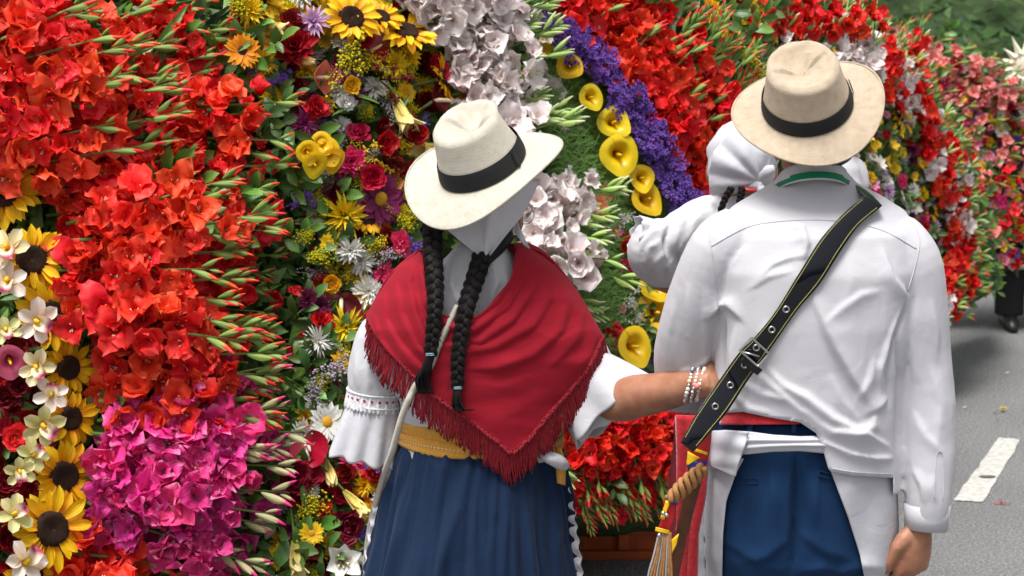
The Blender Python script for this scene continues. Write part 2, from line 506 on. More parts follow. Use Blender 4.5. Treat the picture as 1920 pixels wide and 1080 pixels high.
GL = {
 'red': petal_mat('gladiolus_red', [(0, (0.35, 0.01, 0.01)), (.25, (0.76, 0.020, 0.010)), (.7, (0.87, 0.045, 0.022)), (1, (0.87, 0.085, 0.045))], trans=.3, vary=.10, huev=.008),
 'red_deep': petal_mat('gladiolus_scarlet', [(0, (0.25, 0.004, 0.004)), (.25, (0.72, 0.014, 0.008)), (.8, (0.84, 0.026, 0.012)), (1, (0.84, 0.05, 0.03))], trans=.3, vary=.10, huev=.006),
 'magenta': petal_mat('gladiolus_magenta', [(0, (0.75, 0.42, 0.55)), (.2, (0.78, 0.26, 0.50)), (.5, (0.76, 0.05, 0.28)), (.85, (0.80, 0.04, 0.27)), (1, (0.87, 0.22, 0.46))], trans=.3, vary=.22, huev=.015, vein=.9),
 'white': petal_mat('gladiolus_white', [(0, (0.62, 0.42, 0.36)), (.2, (0.80, 0.64, 0.62)), (.6, (0.88, 0.78, 0.77)), (1, (0.91, 0.86, 0.84))], trans=.3, vary=.06, huev=.02),
 'salmon': petal_mat('gladiolus_salmon', [(0, (0.55, 0.1, 0.06)), (.3, (0.75, 0.22, 0.17)), (1, (0.8, 0.36, 0.3))], trans=.3, vary=.12),
}
GB = {
 'red': petal_mat('bud_red', [(0, (0.15, 0.24, 0.045)), (.55, (0.22, 0.32, 0.07)), (.7, (0.62, 0.03, 0.015)), (1, (0.8, 0.05, 0.02))], trans=.1, vary=.15),
 'magenta': petal_mat('bud_magenta', [(0, (0.3, 0.3, 0.15)), (.65, (0.42, 0.38, 0.2)), (.8, (0.6, 0.03, 0.15)), (1, (0.7, 0.04, 0.2))], trans=.1, vary=.15),
 'white': petal_mat('bud_white', [(0, (0.22, 0.36, 0.07)), (.6, (0.36, 0.50, 0.14)), (.85, (0.6, 0.64, 0.36)), (1, (0.78, 0.74, 0.6))], trans=.1, vary=.15),
}
GB['red_deep'] = GB['red']; GB['salmon'] = GB['red']

def stamens(g, rr, L=.03, m=1, n=3, r=.0012, spread=.3):
    for k in range(n):
        a = rr.uniform(0, 6.28)
        v, f, uv = tube([(0, 0, .012), (math.cos(a) * spread * L * .5, math.sin(a) * spread * L * .5, L * .6), (math.cos(a) * spread * L, math.sin(a) * spread * L, L)], [r, r, r * 2.0], 4)
        g.add(v, f, uv, m)

FLO = {}
for c in GL:
    FLO[c] = []
    for s in range(10):
        tight = s >= 8
        a1 = 58 if tight else (84, 100, 72, 112, 92, 64, 104, 80)[s]
        kw = dict(L=.066, W=.060, a0=8, a1=a1, cup=.15 + .3 * (s % 3) / 2, ruf=.008 if c != 'magenta' else .0105, rf=5.2, nt=8, ns=7, tip=.85 if c != 'magenta' else .55, p=.8, base=.22)
        if s % 2: kw.update(tip=.45, W=.050, L=.072)
        kw2 = dict(kw); kw2.update(W=.045, L=.062, a1=a1 - 16)
        FLO[c].append(bloom('floret', [(3, 0.2, kw, 0), (3, 0.2 + math.pi / 3, kw2, 0)], [GL[c], CREAM], sd=s + hash(c) % 1 * 0 + len(c) * 10,
                            extra=lambda g, rr: stamens(g, rr, .030, 1, r=.0007), jit=.16, crumple={'white': .006, 'magenta': .012}.get(c, .0105)))
BUDM = {}
for c in ('red', 'magenta', 'white'):
    BUDM[c] = []
    for s in range(3):
        g = Geo()
        rr = random.Random(s + 3)
        Lb = .068
        pts = []; rs = []
        for i in range(8):
            t = i / 7
            pts.append((Lb * t, .003 * math.sin(t * 2.5), 0.006 * t * t * (s + .5)))
            rs.append(.0016 + .0052 * math.sin(math.pi * min(1, t * 1.02)) ** .8 * (1 - .25 * t))
        g.add(*tube(pts, rs, 7))
        # the sheath leaf that hugs the bud
        v, f, uv = petal(L=.052, W=.016, a0=78, a1=92, cup=-.9, ruf=0, nt=6, ns=5, tip=.3, sd=s)
        g.add([(a, b2, zz + .004) for a, b2, zz in v], f, [(u * .55, w) for u, w in uv])
        BUDM[c].append(g.build('_bud', [GB[c]]))
BUDM['red_deep'] = BUDM['red']; BUDM['salmon'] = BUDM['red']
# half open coloured tips of a bud
g = Geo(); g.add(*tube([(0, 0, 0), (.4, 0, .0), (1, 0, 0)], [.0034, .0030, .0016], 6)); STEMM = g.build('_stem', [STEM])

def leafmesh(L, W, mat, sd=0, a0=70, a1=100, tip=.2, fold=.25, nt=8, name='_leaf'):
    g = Geo()
    v, f, uv = petal(L=L, W=W, a0=a0, a1=a1, cup=0, fold=fold, ruf=.0015, nt=nt, ns=5, tip=tip, base=.12, sd=sd)
    g.add(v, f, uv)
    return g.build(name, [mat])
LEAVES = [leafmesh(.07, .034, LEAF, s, 60 + 8 * s, 95 + 8 * s) for s in range(4)]
DLEAVES = [leafmesh(.07, .032, DLEAF, s, 60 + 8 * s, 95 + 8 * s) for s in range(3)]
SWORD = [leafmesh(.24, .026, LEAF, 1, 80, 100, .2, .3, 12), leafmesh(.20, .03, LEAF, 2, 85, 110, .2, .3, 12)]

def wframe(S, px, py, dz=0.0):
    p = P(px, py, S(px, py) - dz)
    return p

def axes(S, px, py, ang, nrm=None):
    """frame on the slope: x runs along the picture angle on the slope, z points away from it"""
    a = wframe(S, px, py); e = 8
    bx = wframe(S, px + e, py) - wframe(S, px - e, py)
    by = wframe(S, px, py - e) - wframe(S, px, py + e)
    bx.normalize(); by.normalize()
    n = bx.cross(by).normalized()
    if n.y > 0: n = -n
    n = (n * .5 + Vector((0, -1, .25)).normalized() * .5).normalized()     # heads turn from the slope toward the street
    x = bx * math.cos(rad(ang)) + by * math.sin(rad(ang)); x = (x - n * x.dot(n) * .6).normalized(); n = (n - x * n.dot(x)).normalized()
    y = n.cross(x).normalized()
    M = Matrix((x, y, n)).transposed().to_4x4()
    return a, M

def child(name, mesh, parent, M, **k):
    o = bpy.data.objects.new(name, mesh)
    COL.objects.link(o)
    o.parent = parent
    o.matrix_local = M
    if k: tag(o, **k)
    return o

def scl(s): return Matrix.Diagonal((s, s, s, 1))
def TR(x, y, z): return Matrix.Translation((x, y, z))
def RX(a): return Matrix.Rotation(rad(a), 4, 'X')
def RY(a): return Matrix.Rotation(rad(a), 4, 'Y')
def RZ(a): return Matrix.Rotation(rad(a), 4, 'Z')

MERGE = {}
ARR = {}
def arrays(me):
    if me.name not in ARR:
        n = len(me.vertices); a = np.empty(n * 3); me.vertices.foreach_get('co', a)
        lt = np.empty(len(me.polygons), dtype=np.int32); me.polygons.foreach_get('loop_total', lt)
        li = np.empty(len(me.loops), dtype=np.int32); me.loops.foreach_get('vertex_index', li)
        uv = np.empty(len(me.loops) * 2); me.uv_layers[0].data.foreach_get('uv', uv)
        mi = np.empty(len(me.polygons), dtype=np.int32); me.polygons.foreach_get('material_index', mi)
        ARR[me.name] = (a.reshape(-1, 3), lt, li, uv.reshape(-1, 2), mi, list(me.materials))
    return ARR[me.name]
def merge_in(key, mesh, M):
    MERGE.setdefault(key, []).append((mesh, M.copy()))
def flush(key, name, label, cat):
    items = MERGE.pop(key); mats = []
    Vs = []; LT = []; LI = []; UVs = []; MI = []; off = 0
    for me, M in items:
        v, lt, li, uv, mi, ms = arrays(me)
        for m in ms:
            if m not in mats: mats.append(m)
        mp_ = np.array([mats.index(m) for m in ms], dtype=np.int32)
        A = np.array(M); Vs.append(v @ A[:3, :3].T + A[:3, 3]); LT.append(lt); LI.append(li + off); UVs.append(uv); MI.append(mp_[mi]); off += len(v)
    Vs = np.concatenate(Vs); LT = np.concatenate(LT); LI = np.concatenate(LI); UVs = np.concatenate(UVs); MI = np.concatenate(MI)
    me = bpy.data.meshes.new(name); me.vertices.add(len(Vs)); me.vertices.foreach_set('co', Vs.ravel().astype(np.float32))
    me.loops.add(len(LI)); me.loops.foreach_set('vertex_index', LI); me.polygons.add(len(LT))
    me.polygons.foreach_set('loop_start', np.concatenate([[0], np.cumsum(LT)[:-1]]).astype(np.int32)); me.polygons.foreach_set('loop_total', LT)
    for m in mats: me.materials.append(m)
    me.update(calc_edges=True); me.polygons.foreach_set('material_index', MI); me.polygons.foreach_set('use_smooth', np.ones(len(LT), dtype=bool))
    ul = me.uv_layers.new(name='UVMap'); ul.data.foreach_set('uv', UVs.ravel().astype(np.float32)); me.validate()
    o = bpy.data.objects.new(name, me); link(o)
    return tag(o, label, cat, kind='stuff')

def gladiolus(S, px, py, ang, nf, nb, size, color, dz, label, group, mpp=None, jit=1.0, tilt=8, faceup=0, join=None):
    Y = S(px, py)
    pm = Y / FPX                            # metres per pixel there
    s = size * pm / .105                    # scale against a 10.5 cm flower
    a, M = axes(S, px, py, ang + R.uniform(-7, 7) * jit)
    pos = P(px, py, Y - dz)
    W0 = TR(*pos) @ M @ RY(-tilt)
    if join:
        root = None
        put = lambda nm, mesh, rt, m: merge_in(join, mesh, W0 @ m)
    else:
        root = empty('gladiolus', label=label, cat='gladiolus', group=group)
        root.matrix_world = W0
        put = child
    step = .040 * s
    x = 0.0
    for k in range(nf):
        side = 1 if k % 2 else -1
        big = s * R.uniform(.85, 1.15) * (1.0 if k < nf - 1 else .72)
        mesh = R.choice(FLO[color][:8]) if k < nf - 1 else R.choice(FLO[color][5:])
        m = TR(x, side * .018 * s, .002) @ RX(-side * R.uniform(0, 50)) @ RY(R.uniform(-35, 35)) @ RZ(R.uniform(0, 360)) @ scl(big)
        put('floret', mesh, root, m)
        x += step * R.uniform(.8, 1.15)
    x += .008
    for k in range(nb):
        side = 1 if k % 2 else -1
        q = 1 - .5 * k / max(1, nb - 1)
        m = TR(x, side * .004 * s, .004) @ RZ(side * R.uniform(10, 26)) @ RY(-R.uniform(-4, 22)) @ RX(R.uniform(-40, 40)) @ scl(s * q * 1.12)
        put('bud', R.choice(BUDM[color]), root, m)
        x += .024 * s * q
    back = .05
    put('stem', STEMM, root, TR(-back, 0, -.004) @ Matrix.Diagonal((x + back + .01, s * 1.2, s * 1.2, 1)))
    return root

def cluster(S, p0, p1, n, ang, nf, nb, size, color, label, group, dz=(0.0, .10), jx=12, ang2=None, jit=1.0, tilt=8):
    words = ('topmost', 'second from the top', 'third from the top', 'fourth from the top', 'fifth from the top', 'sixth from the top', 'seventh from the top', 'eighth from the top', 'ninth from the top', 'tenth from the top', 'eleventh from the top', 'twelfth from the top')
    base_label = label
    for i in range(n):
        if 2 <= n <= 12:
            wd = words[i] if i < n - 1 else 'lowest'
            label = base_label + ', ' + wd
            if len(label.split()) > 16: label = ' '.join(base_label.split()[:12]) + ', ' + wd
        elif n > 12: label = base_label + ', ' + third(i / n)
        t = (i + .5) / n
        px = p0[0] + (p1[0] - p0[0]) * t + R.uniform(-jx, jx); py = p0[1] + (p1[1] - p0[1]) * t + R.uniform(-jx, jx) * .5
        A = ang if ang2 is None else ang + (ang2 - ang) * t
        gladiolus(S, px, py, A, max(1, nf + R.choice((-1, 0, 0, 1))) if nf > 2 else nf, max(1, nb + R.choice((-1, 0, 1))), size * R.uniform(.9, 1.08), color, R.uniform(*dz), label, group, jit=jit, tilt=tilt)

# ---- left bank of red gladioli
def inpoly(x, y, pl):
    c = False; j = len(pl) - 1
    for i in range(len(pl)):
        if (pl[i][1] > y) != (pl[j][1] > y) and x < (pl[j][0] - pl[i][0]) * (y - pl[i][1]) / (pl[j][1] - pl[i][1]) + pl[i][0]: c = not c
        j = i
    return c
def scatter(poly, d, rnd=None, tries=9000):
    xs = [p[0] for p in poly]; ys = [p[1] for p in poly]; out = []
    rnd = rnd or R
    for _ in range(tries):
        x = rnd.uniform(min(xs), max(xs)); y = rnd.uniform(min(ys), max(ys))
        if inpoly(x, y, poly) and all((x - a) ** 2 + (y - b2) ** 2 > d * d for a, b2 in out): out.append((x, y))
    return out
def bed(poly, d, ang, size, color, label, group, dz=(-.03, .03), nf=2, S=S1, nb=0):
    """short spikes deeper down that close the gaps between the long ones"""
    for x, y in scatter(poly, d, tries=2500):
        gladiolus(S, x, y, ang + R.uniform(-25, 25), nf, nb, size * R.uniform(.85, 1.1), color, R.uniform(*dz), label, group, jit=2, join='deep')
bed([(-100, -60), (150, -60), (110, 60), (-100, 120)], 62, 30, 84, 'red', 'short red gladiolus low in the top left corner', 'short red gladioli in the top left corner')
bed([(-100, 80), (120, 110), (280, 150), (270, 320), (120, 330), (60, 300), (-100, 300)], 58, 14, 86, 'red', 'short red gladiolus deep in the upper left bank', 'short red gladioli deep in the upper left bank')
bed([(250, -40), (420, 40), (440, 200), (300, 150), (240, 40)], 62, 14, 60, 'red', 'short red gladiolus beside the small top left leaves', 'short red gladioli beside the top left leaves')
bed([(340, 180), (470, 200), (500, 420), (400, 420), (300, 300)], 56, 0, 72, 'red', 'short red gladiolus beside the leafy strip', 'short red gladioli beside the leafy strip')
bed([(90, 260), (300, 330), (290, 400), (180, 400), (90, 340)], 60, 0, 76, 'red', 'short red gladiolus between the two large banks', 'short red gladioli between the large banks')
bed([(120, 420), (260, 380), (400, 420), (400, 580), (300, 620), (160, 580)], 56, 0, 86, 'red', 'short red gladiolus deep in the middle left bank', 'short red gladioli deep in the middle left bank')
bed([(200, 600), (430, 590), (460, 720), (300, 780), (200, 760)], 56, 0, 84, 'red', 'short red gladiolus deep above the magenta ones', 'short red gladioli deep above the magenta ones')
bed([(430, 460), (540, 520), (560, 660), (440, 640)], 66, -10, 52, 'red', 'small red gladiolus among the green buds', 'small red gladioli among the green buds')
bed([(190, 780), (330, 710), (480, 740), (520, 860), (470, 990), (330, 1020), (180, 960)], 58, -5, 84, 'magenta', 'short magenta gladiolus deep in the pink bank', 'short magenta gladioli deep in the pink bank')
bed([(130, 1010), (300, 1040), (300, 1140), (130, 1140)], 62, -8, 86, 'red', 'short red gladiolus deep at the bottom edge', 'short red gladioli deep at the bottom edge')
bed([(740, -40), (900, -40), (1010, 120), (1060, 260), (960, 270), (880, 180), (800, 90)], 52, 14, 70, 'white', 'short pale pink gladiolus deep above the woman hat', 'short pale gladioli deep above the woman hat')
bed([(980, 350), (1050, 340), (1110, 430), (1080, 520), (1010, 510)], 52, 0, 66, 'white', 'short pale pink gladiolus deep beside the hat brim', 'short pale gladioli deep beside the hat brim')
bed([(1000, -40), (1150, -40), (1300, 120), (1380, 240), (1350, 380), (1310, 370), (1245, 240), (1125, 80)], 44, 45, 64, 'red_deep', 'short scarlet gladiolus deep in the second red bank', 'short scarlet gladioli deep in the second red bank')
bed([(1060, 800), (1180, 770), (1300, 770), (1290, 900), (1180, 950), (1060, 940)], 34, -70, 48, 'red_deep', 'short scarlet gladiolus deep over the orange box', 'short scarlet gladioli deep over the orange box')
cluster(S1, (-110, -10), (-70, 90), 5, 33, 5, 4, 86, 'red', 'red gladiolus spike pointing up right at the top left corner', 'red gladioli in the top left corner', jit=.6)
cluster(S1, (-120, 80), (-100, 350), 9, 14, 9, 2, 88, 'red', 'red gladiolus spike in the bank above the sunflower column', 'red gladioli above the sunflowers', dz=(.04, .13))
cluster(S1, (50, 110), (80, 330), 9, 14, 6, 4, 84, 'red', 'red gladiolus spike with green buds pointing right in the upper left bank', 'red gladioli in the upper left bank', dz=(.02, .11))
cluster(S1, (230, 20), (290, 170), 7, 12, 4, 3, 62, 'red', 'small red gladiolus spike among green leaves near the top left', 'small red gladioli near the top left', dz=(.0, .06))
cluster(S1, (335, 185), (355, 440), 9, 2, 5, 2, 72, 'red', 'bright red gladiolus spike beside the leafy green strip', 'red gladioli beside the leafy strip', dz=(.02, .07), ang2=-8)
cluster(S1, (130, 330), (110, 420), 3, 6, 7, 4, 78, 'red', 'red gladiolus spike between the upper and middle red banks', 'red gladioli between the upper and middle red banks', dz=(-.02, .05))
cluster(S1, (150, 400), (150, 600), 10, 6, 8, 4, 88, 'red', 'red gladiolus spike in the middle left bank with buds pointing right', 'red gladioli in the middle left bank', dz=(.04, .14), ang2=-4)
cluster(S1, (420, 470), (410, 660), 6, 0, 3, 3, 56, 'red', 'short red gladiolus spike deep behind the green buds', 'short red gladioli behind the green buds', dz=(-.05, .0), ang2=-12)
cluster(S1, (205, 600), (220, 760), 9, 2, 7, 4, 86, 'red', 'red gladiolus spike just above the magenta gladioli', 'red gladioli just above the magenta ones', dz=(.02, .12), ang2=-10)
cluster(S1, (220, 775), (200, 980), 12, 0, 8, 3, 88, 'magenta', 'magenta gladiolus spike in the pink bank at lower left', 'magenta gladioli at lower left', dz=(.04, .15), ang2=-14)
cluster(S1, (330, 720), (320, 800), 5, 4, 5, 3, 80, 'magenta', 'magenta gladiolus spike at the top of the pink bank', 'magenta gladioli topping the pink bank', dz=(.05, .13))
cluster(S1, (140, 1030), (140, 1160), 6, -10, 5, 4, 88, 'red', 'red gladiolus spike at the bottom edge under the magenta ones', 'red gladioli at the bottom edge', dz=(.02, .12))
cluster(S1, (370, 1030), (360, 1160), 4, -16, 4, 3, 80, 'magenta', 'magenta gladiolus spike at the bottom edge', 'magenta gladioli at the bottom edge', dz=(.0, .08))
# ---- white gladioli diagonal
cluster(S1, (725, -30), (860, 90), 7, 24, 7, 4, 70, 'white', 'pale pink gladiolus spike beside the top sunflowers', 'pale gladioli beside the top sunflowers', dz=(.02, .12))
cluster(S1, (840, 60), (880, 280), 11, 20, 6, 4, 72, 'white', 'pale pink gladiolus spike above the woman hat', 'pale pink gladioli above the woman hat', dz=(.02, .12), ang2=6)
cluster(S1, (975, 350), (1000, 500), 8, 4, 5, 3, 70, 'white', 'pale pink gladiolus spike between the hat brim and the shawl', 'pale gladioli between hat brim and shawl', dz=(.02, .10), ang2=-14)
cluster(S1, (1050, 545), (1055, 600), 2, -12, 1, 5, 56, 'white', 'budding pale gladiolus spike over the ferns beside the shawl', 'budding pale gladioli beside the shawl', dz=(.03, .07))
cluster(S1, (960, 20), (1010, 120), 3, 18, 1, 5, 60, 'white', 'pale gladiolus spike mostly in green bud near the purple band', 'budding pale gladioli near the purple band', dz=(0, .05))
# ---- second red bank
cluster(S1, (1005, -30), (1318, 372), 30, 42, 5, 0, 62, 'red_deep', 'scarlet gladiolus spike along the purple statice band', 'scarlet gladioli along the purple band', dz=(.0, .08), jx=8)
cluster(S1, (1080, -60), (1350, 290), 22, 52, 5, 6, 58, 'red_deep', 'scarlet gladiolus spike with red buds pointing up right', 'scarlet gladioli pointing up right', dz=(-.01, .06), jx=14, ang2=40)
# ---- mixed upright spikes at the top right
for i in range(26):
    c = ['red_deep', 'white', 'red_deep', 'white'][i % 4]
    xx = 1395 + (i // 2) * 20; yy = 130 if i % 2 else 60
    cluster(S1, (xx, yy), (xx + 5, yy), 1, 84, 4, 2, 44, c, ('scarlet' if c != 'white' else 'white') + ' upright gladiolus spike above and beside the man hat', 'upright %s gladioli above the man hat' % c.replace('_deep', ''), dz=(-.1, .0))
# ---- red patch between the people at the bottom
cluster(S1, (1050, 790), (1300, 760), 16, -72, 7, 4, 48, 'red_deep', 'scarlet gladiolus spike hanging down over the orange box', 'scarlet gladioli hanging over the orange box', dz=(.02, .12), tilt=0)
cluster(S1, (1050, 870), (1260, 860), 9, -62, 3, 6, 44, 'red_deep', 'scarlet gladiolus spike with drooping buds over the orange box', 'drooping scarlet gladioli over the orange box', dz=(.0, .06), tilt=0)
cluster(S1, (1065, 925), (1290, 905), 11, -68, 1, 7, 42, 'red_deep', 'scarlet gladiolus tip of small buds dangling before the orange box', 'scarlet bud tips before the orange box', dz=(.02, .08), tilt=0)
cluster(S1, (1045, 850), (1050, 880), 3, -50, 0, 5, 50, 'white', 'green budding gladiolus tip beside the woman sash', 'green budding gladiolus tips beside the sash', dz=(.02, .08))
# ---- second slope: edge spikes
for i in range(64):
    t = i / 63
    py = 60 + 530 * t; px = lerp_table(py, [(60, 1640), (130, 1740), (200, 1795), (300, 1835), (400, 1862), (480, 1872), (560, 1850), (600, 1800)]) - 88 + R.uniform(-22, 22)
    c = 'red_deep' if R.random() < .55 else 'white'
    gladiolus(S2, px, py, 60 - 75 * t, 4, 3, 38, c, R.uniform(.04, .16), ('scarlet' if c != 'white' else 'white') + ' gladiolus spike on the right rim of the second bank, ' + third(t * .99), '%s gladioli on the rim of the second bank' % c.replace('_deep', ''))
for i in range(14):
    px = R.uniform(1640, 1720); py = R.uniform(60, 200)
    c = 'red_deep' if i % 2 else 'white'
    gladiolus(S2, px, py + 30, 70, 4, 2, 38, c, R.uniform(.0, .1), ('scarlet' if c != 'white' else 'white') + ' gladiolus spike at the top of the second flower bank', '%s gladioli at the top of the second bank' % c.replace('_deep', ''))
# ---- farthest slope
for x, y in scatter([(1660, 70), (1800, 95), (1900, 170), (2000, 240), (2000, 490), (1850, 490), (1780, 250)], 24, tries=3000):
    c = 'salmon' if y < 280 or R.random() < .3 else 'red_deep'
    if R.random() < .35 and y > 230: continue
    gladiolus(S3, x, y, 35 - 60 * (y - 60) / 440, 3, 2, 31, c, R.uniform(0.02, .14), ('salmon' if c == 'salmon' else 'scarlet') + ' gladiolus spike in the farthest flower bank', '%s gladioli in the farthest bank' % c.replace('_deep', ''), join='deep')
flush('deep', 'deep_gladioli', 'gladiolus blooms packed deep between the named spikes and in the farthest bank', 'gladioli')
# ------------------------------------------------------------ other flowers
def pm(nm, a, b2, c2, **k): return petal_mat(nm, [(0, a), (.45, b2), (1, c2)], **k)
M_ = {
 'yel': pm('mum_yellow', (.6, .3, .003), (.85, .55, .006), (.9, .66, .02), vary=.1),
 'wht': pm('mum_white', (.6, .6, .35), (.78, .77, .7), (.85, .85, .82), vary=.05),
 'pnk': pm('mum_pink', (.5, .1, .2), (.7, .14, .3), (.8, .35, .5), vary=.2),
 'pur': pm('mum_purple', (.1, .005, .04), (.17, .012, .07), (.25, .03, .12), vary=.3),
 'lil': pm('mum_lilac', (.4, .2, .4), (.55, .3, .55), (.7, .5, .7), vary=.2),
 'org': pm('gerbera_orange', (.6, .1, .004), (.85, .24, .005), (.9, .34, .01), vary=.1),
 'sal': pm('gerbera_salmon', (.6, .12, .06), (.75, .2, .1), (.8, .3, .2), vary=.15),
 'red': pm('rose_red', (.2, .002, .004), (.42, .006, .016), (.55, .012, .03), vary=.25, rough=.55, trans=.15),
 'dred': pm('rose_dark', (.05, .001, .002), (.14, .002, .006), (.25, .006, .012), vary=.3, rough=.6, trans=.1),
 'cor': pm('rose_coral', (.55, .02, .01), (.82, .06, .03), (.9, .14, .07), vary=.1),
 'hot': pm('carnation_pink', (.5, .01, .08), (.72, .02, .14), (.8, .08, .25), vary=.1),
 'ryl': pm('rose_yellow', (.7, .25, .003), (.88, .48, .006), (.9, .6, .03), vary=.08),
 'cal': petal_mat('calla_yellow', [(0, (.75, .32, .002)), (.3, (.88, .52, .003)), (1, (.92, .62, .012))], rough=.35, trans=.3, vary=.05, vein=.15, spec=.45),
 'pcl': petal_mat('calla_pink', [(0, (.40, .03, .08)), (.5, (.52, .06, .12)), (1, (.62, .12, .18))], rough=.35, trans=.25, vary=.05, vein=.2),
 'lly': petal_mat('lily_cream', [(0, (.55, .5, .12)), (.5, (.82, .66, .2)), (1, (.88, .78, .4))], rough=.45, trans=.3, vary=.05, vein=.5, vfreq=2),
 'orc': petal_mat('orchid_cream', [(0, (.7, .55, .25)), (.5, (.78, .68, .38)), (1, (.82, .76, .52))], rough=.4, trans=.25, vary=.1, vein=.3, vfreq=3),
 'orp': petal_mat('orchid_pale', [(0, (.75, .6, .42)), (.5, (.8, .68, .58)), (1, (.84, .76, .7))], rough=.4, trans=.25, vary=.06, vein=.3, vfreq=3),
 'org2': petal_mat('orchid_green', [(0, (.55, .55, .2)), (.5, (.62, .6, .24)), (1, (.7, .68, .36))], rough=.4, trans=.25, vary=.06, vein=.3, vfreq=3),
 'lip': petal_mat('orchid_lip', [(0, (.85, .7, .25)), (.55, (.85, .75, .6)), (.8, (.4, .03, .1)), (1, (.55, .15, .25))], rough=.4, trans=.2, vary=.05),
 'anr': petal_mat('anthurium_red', [(0, (.3, .003, .01)), (1, (.34, .008, .016))], rough=.22, trans=.05, vary=.15, vein=.3, vfreq=3, spec=.6),
 'anm': petal_mat('anthurium_maroon', [(0, (.16, .01, .03)), (1, (.22, .025, .05))], rough=.22, trans=.05, vary=.25, vein=.4, vfreq=3, spec=.6),
 'ans': petal_mat('anthurium_salmon', [(0, (.75, .12, .06)), (1, (.82, .26, .15))], rough=.25, trans=.15, vary=.1, vein=.3, vfreq=3, spec=.6),
 'sta': petal_mat('statice_purple', [(0, (.13, .05, .34)), (1, (.26, .12, .52))], rough=.7, trans=.15, vary=.2),
 'kpm': petal_mat('paw_maroon', [(0, (.12, .004, .01)), (1, (.22, .012, .02))], rough=.7, trans=.05, vary=.2),
 'kpy': petal_mat('paw_yellow', [(0, (.5, .3, .01)), (1, (.8, .5, .02))], rough=.7, trans=.05, vary=.2),
 'sol': petal_mat('goldenrod_yellow', [(0, (.35, .33, .01)), (1, (.75, .6, .01))], rough=.8, trans=.1, vary=.12),
 'gyp': petal_mat('small_white', [(0, (.5, .5, .4)), (1, (.78, .76, .74))], rough=.8, trans=.15, vary=.08),
 'dus': petal_mat('dusty_lilac', [(0, (.25, .2, .25)), (1, (.5, .42, .5))], rough=.8, trans=.15, vary=.15),
}
def mum(m, n=(26, 20, 14, 8), L=.034, W=.0075, s=0, cent=None, spider=0):
    lay = []
    for i, c in enumerate(n):
        q = i / max(1, len(n) - 1)
        lay.append((c, i * .3, dict(L=L * (1 - .45 * q), W=W, a0=70 - 55 * q, a1=98 - 62 * q - spider * 20, cup=.9, ruf=0, nt=4, ns=3, tip=.7, base=.5), 0))
    ex = None
    if cent: ex = lambda g, rr: g.add(*ball((0, 0, .002), L * .3, 8, (1, 1, .45)), 1)
    return bloom('bloom', lay, [m, cent], s, ex, jit=.14)
def daisy(m, s=0, n=18, L=.036, W=.011, cent=POLLEN):
    return bloom('bloom', [(n, 0, dict(L=L, W=W, a0=80, a1=88, cup=.3, ruf=0, nt=5, ns=3, tip=.7, base=.5), 0),
                           (n, .17, dict(L=L * .86, W=W, a0=74, a1=82, cup=.3, ruf=0, nt=5, ns=3, tip=.7, base=.5), 0)], [m, cent], s,
                 lambda g, rr: g.add(*ball((0, 0, .003), L * .28, 10, (1, 1, .4)), 1), jit=.08)
def rose(m, s=0, r=.028):
    lay = []
    for i in range(7):
        q = i / 6
        lay.append((3 if i < 5 else 4, i * .72, dict(L=r * (.75 + .45 * q), W=r * (.8 + 1.0 * q), a0=2 + 34 * q, a1=14 + 78 * q, cup=.75 - .35 * q, ruf=.0012, nt=6, ns=7, tip=.9, base=.5, p=1.4), 0))
    return bloom('bloom', lay, [m], s, None, jit=.06)
def carn(m, s=0, r=.027):
    lay = []
    for i in range(5):
        q = i / 4
        lay.append((7, i * .5, dict(L=r * (.8 + .35 * q), W=r * .85, a0=5 + 40 * q, a1=25 + 60 * q, cup=.1, ruf=.0042, rf=9, nt=6, ns=8, tip=.95, base=.2), 0))
    return bloom('bloom', lay, [m], s, None, jit=.2)
def trumpet(m, s=0):
    return bloom('bloom', [(6, 0, dict(L=.06, W=.03, a0=14, a1=75, cup=.3, ruf=.002, nt=6, ns=5, tip=.4, base=.3), 0)], [m, CREAM], s, lambda g, rr: stamens(g, rr, .04, 1, 4), jit=.1)
def ginger(m, s=0):
    lay = []
    for i in range(6):
        q = i / 5
        lay.append((6, i * .5, dict(L=.042 - .012 * q, W=.022, a0=75 - 62 * q, a1=70 - 50 * q, cup=.5, ruf=.001, nt=6, ns=5, tip=.2, base=.4), 0))
    me = bloom('bloom', lay, [m], s, None, jit=.1)
    return me
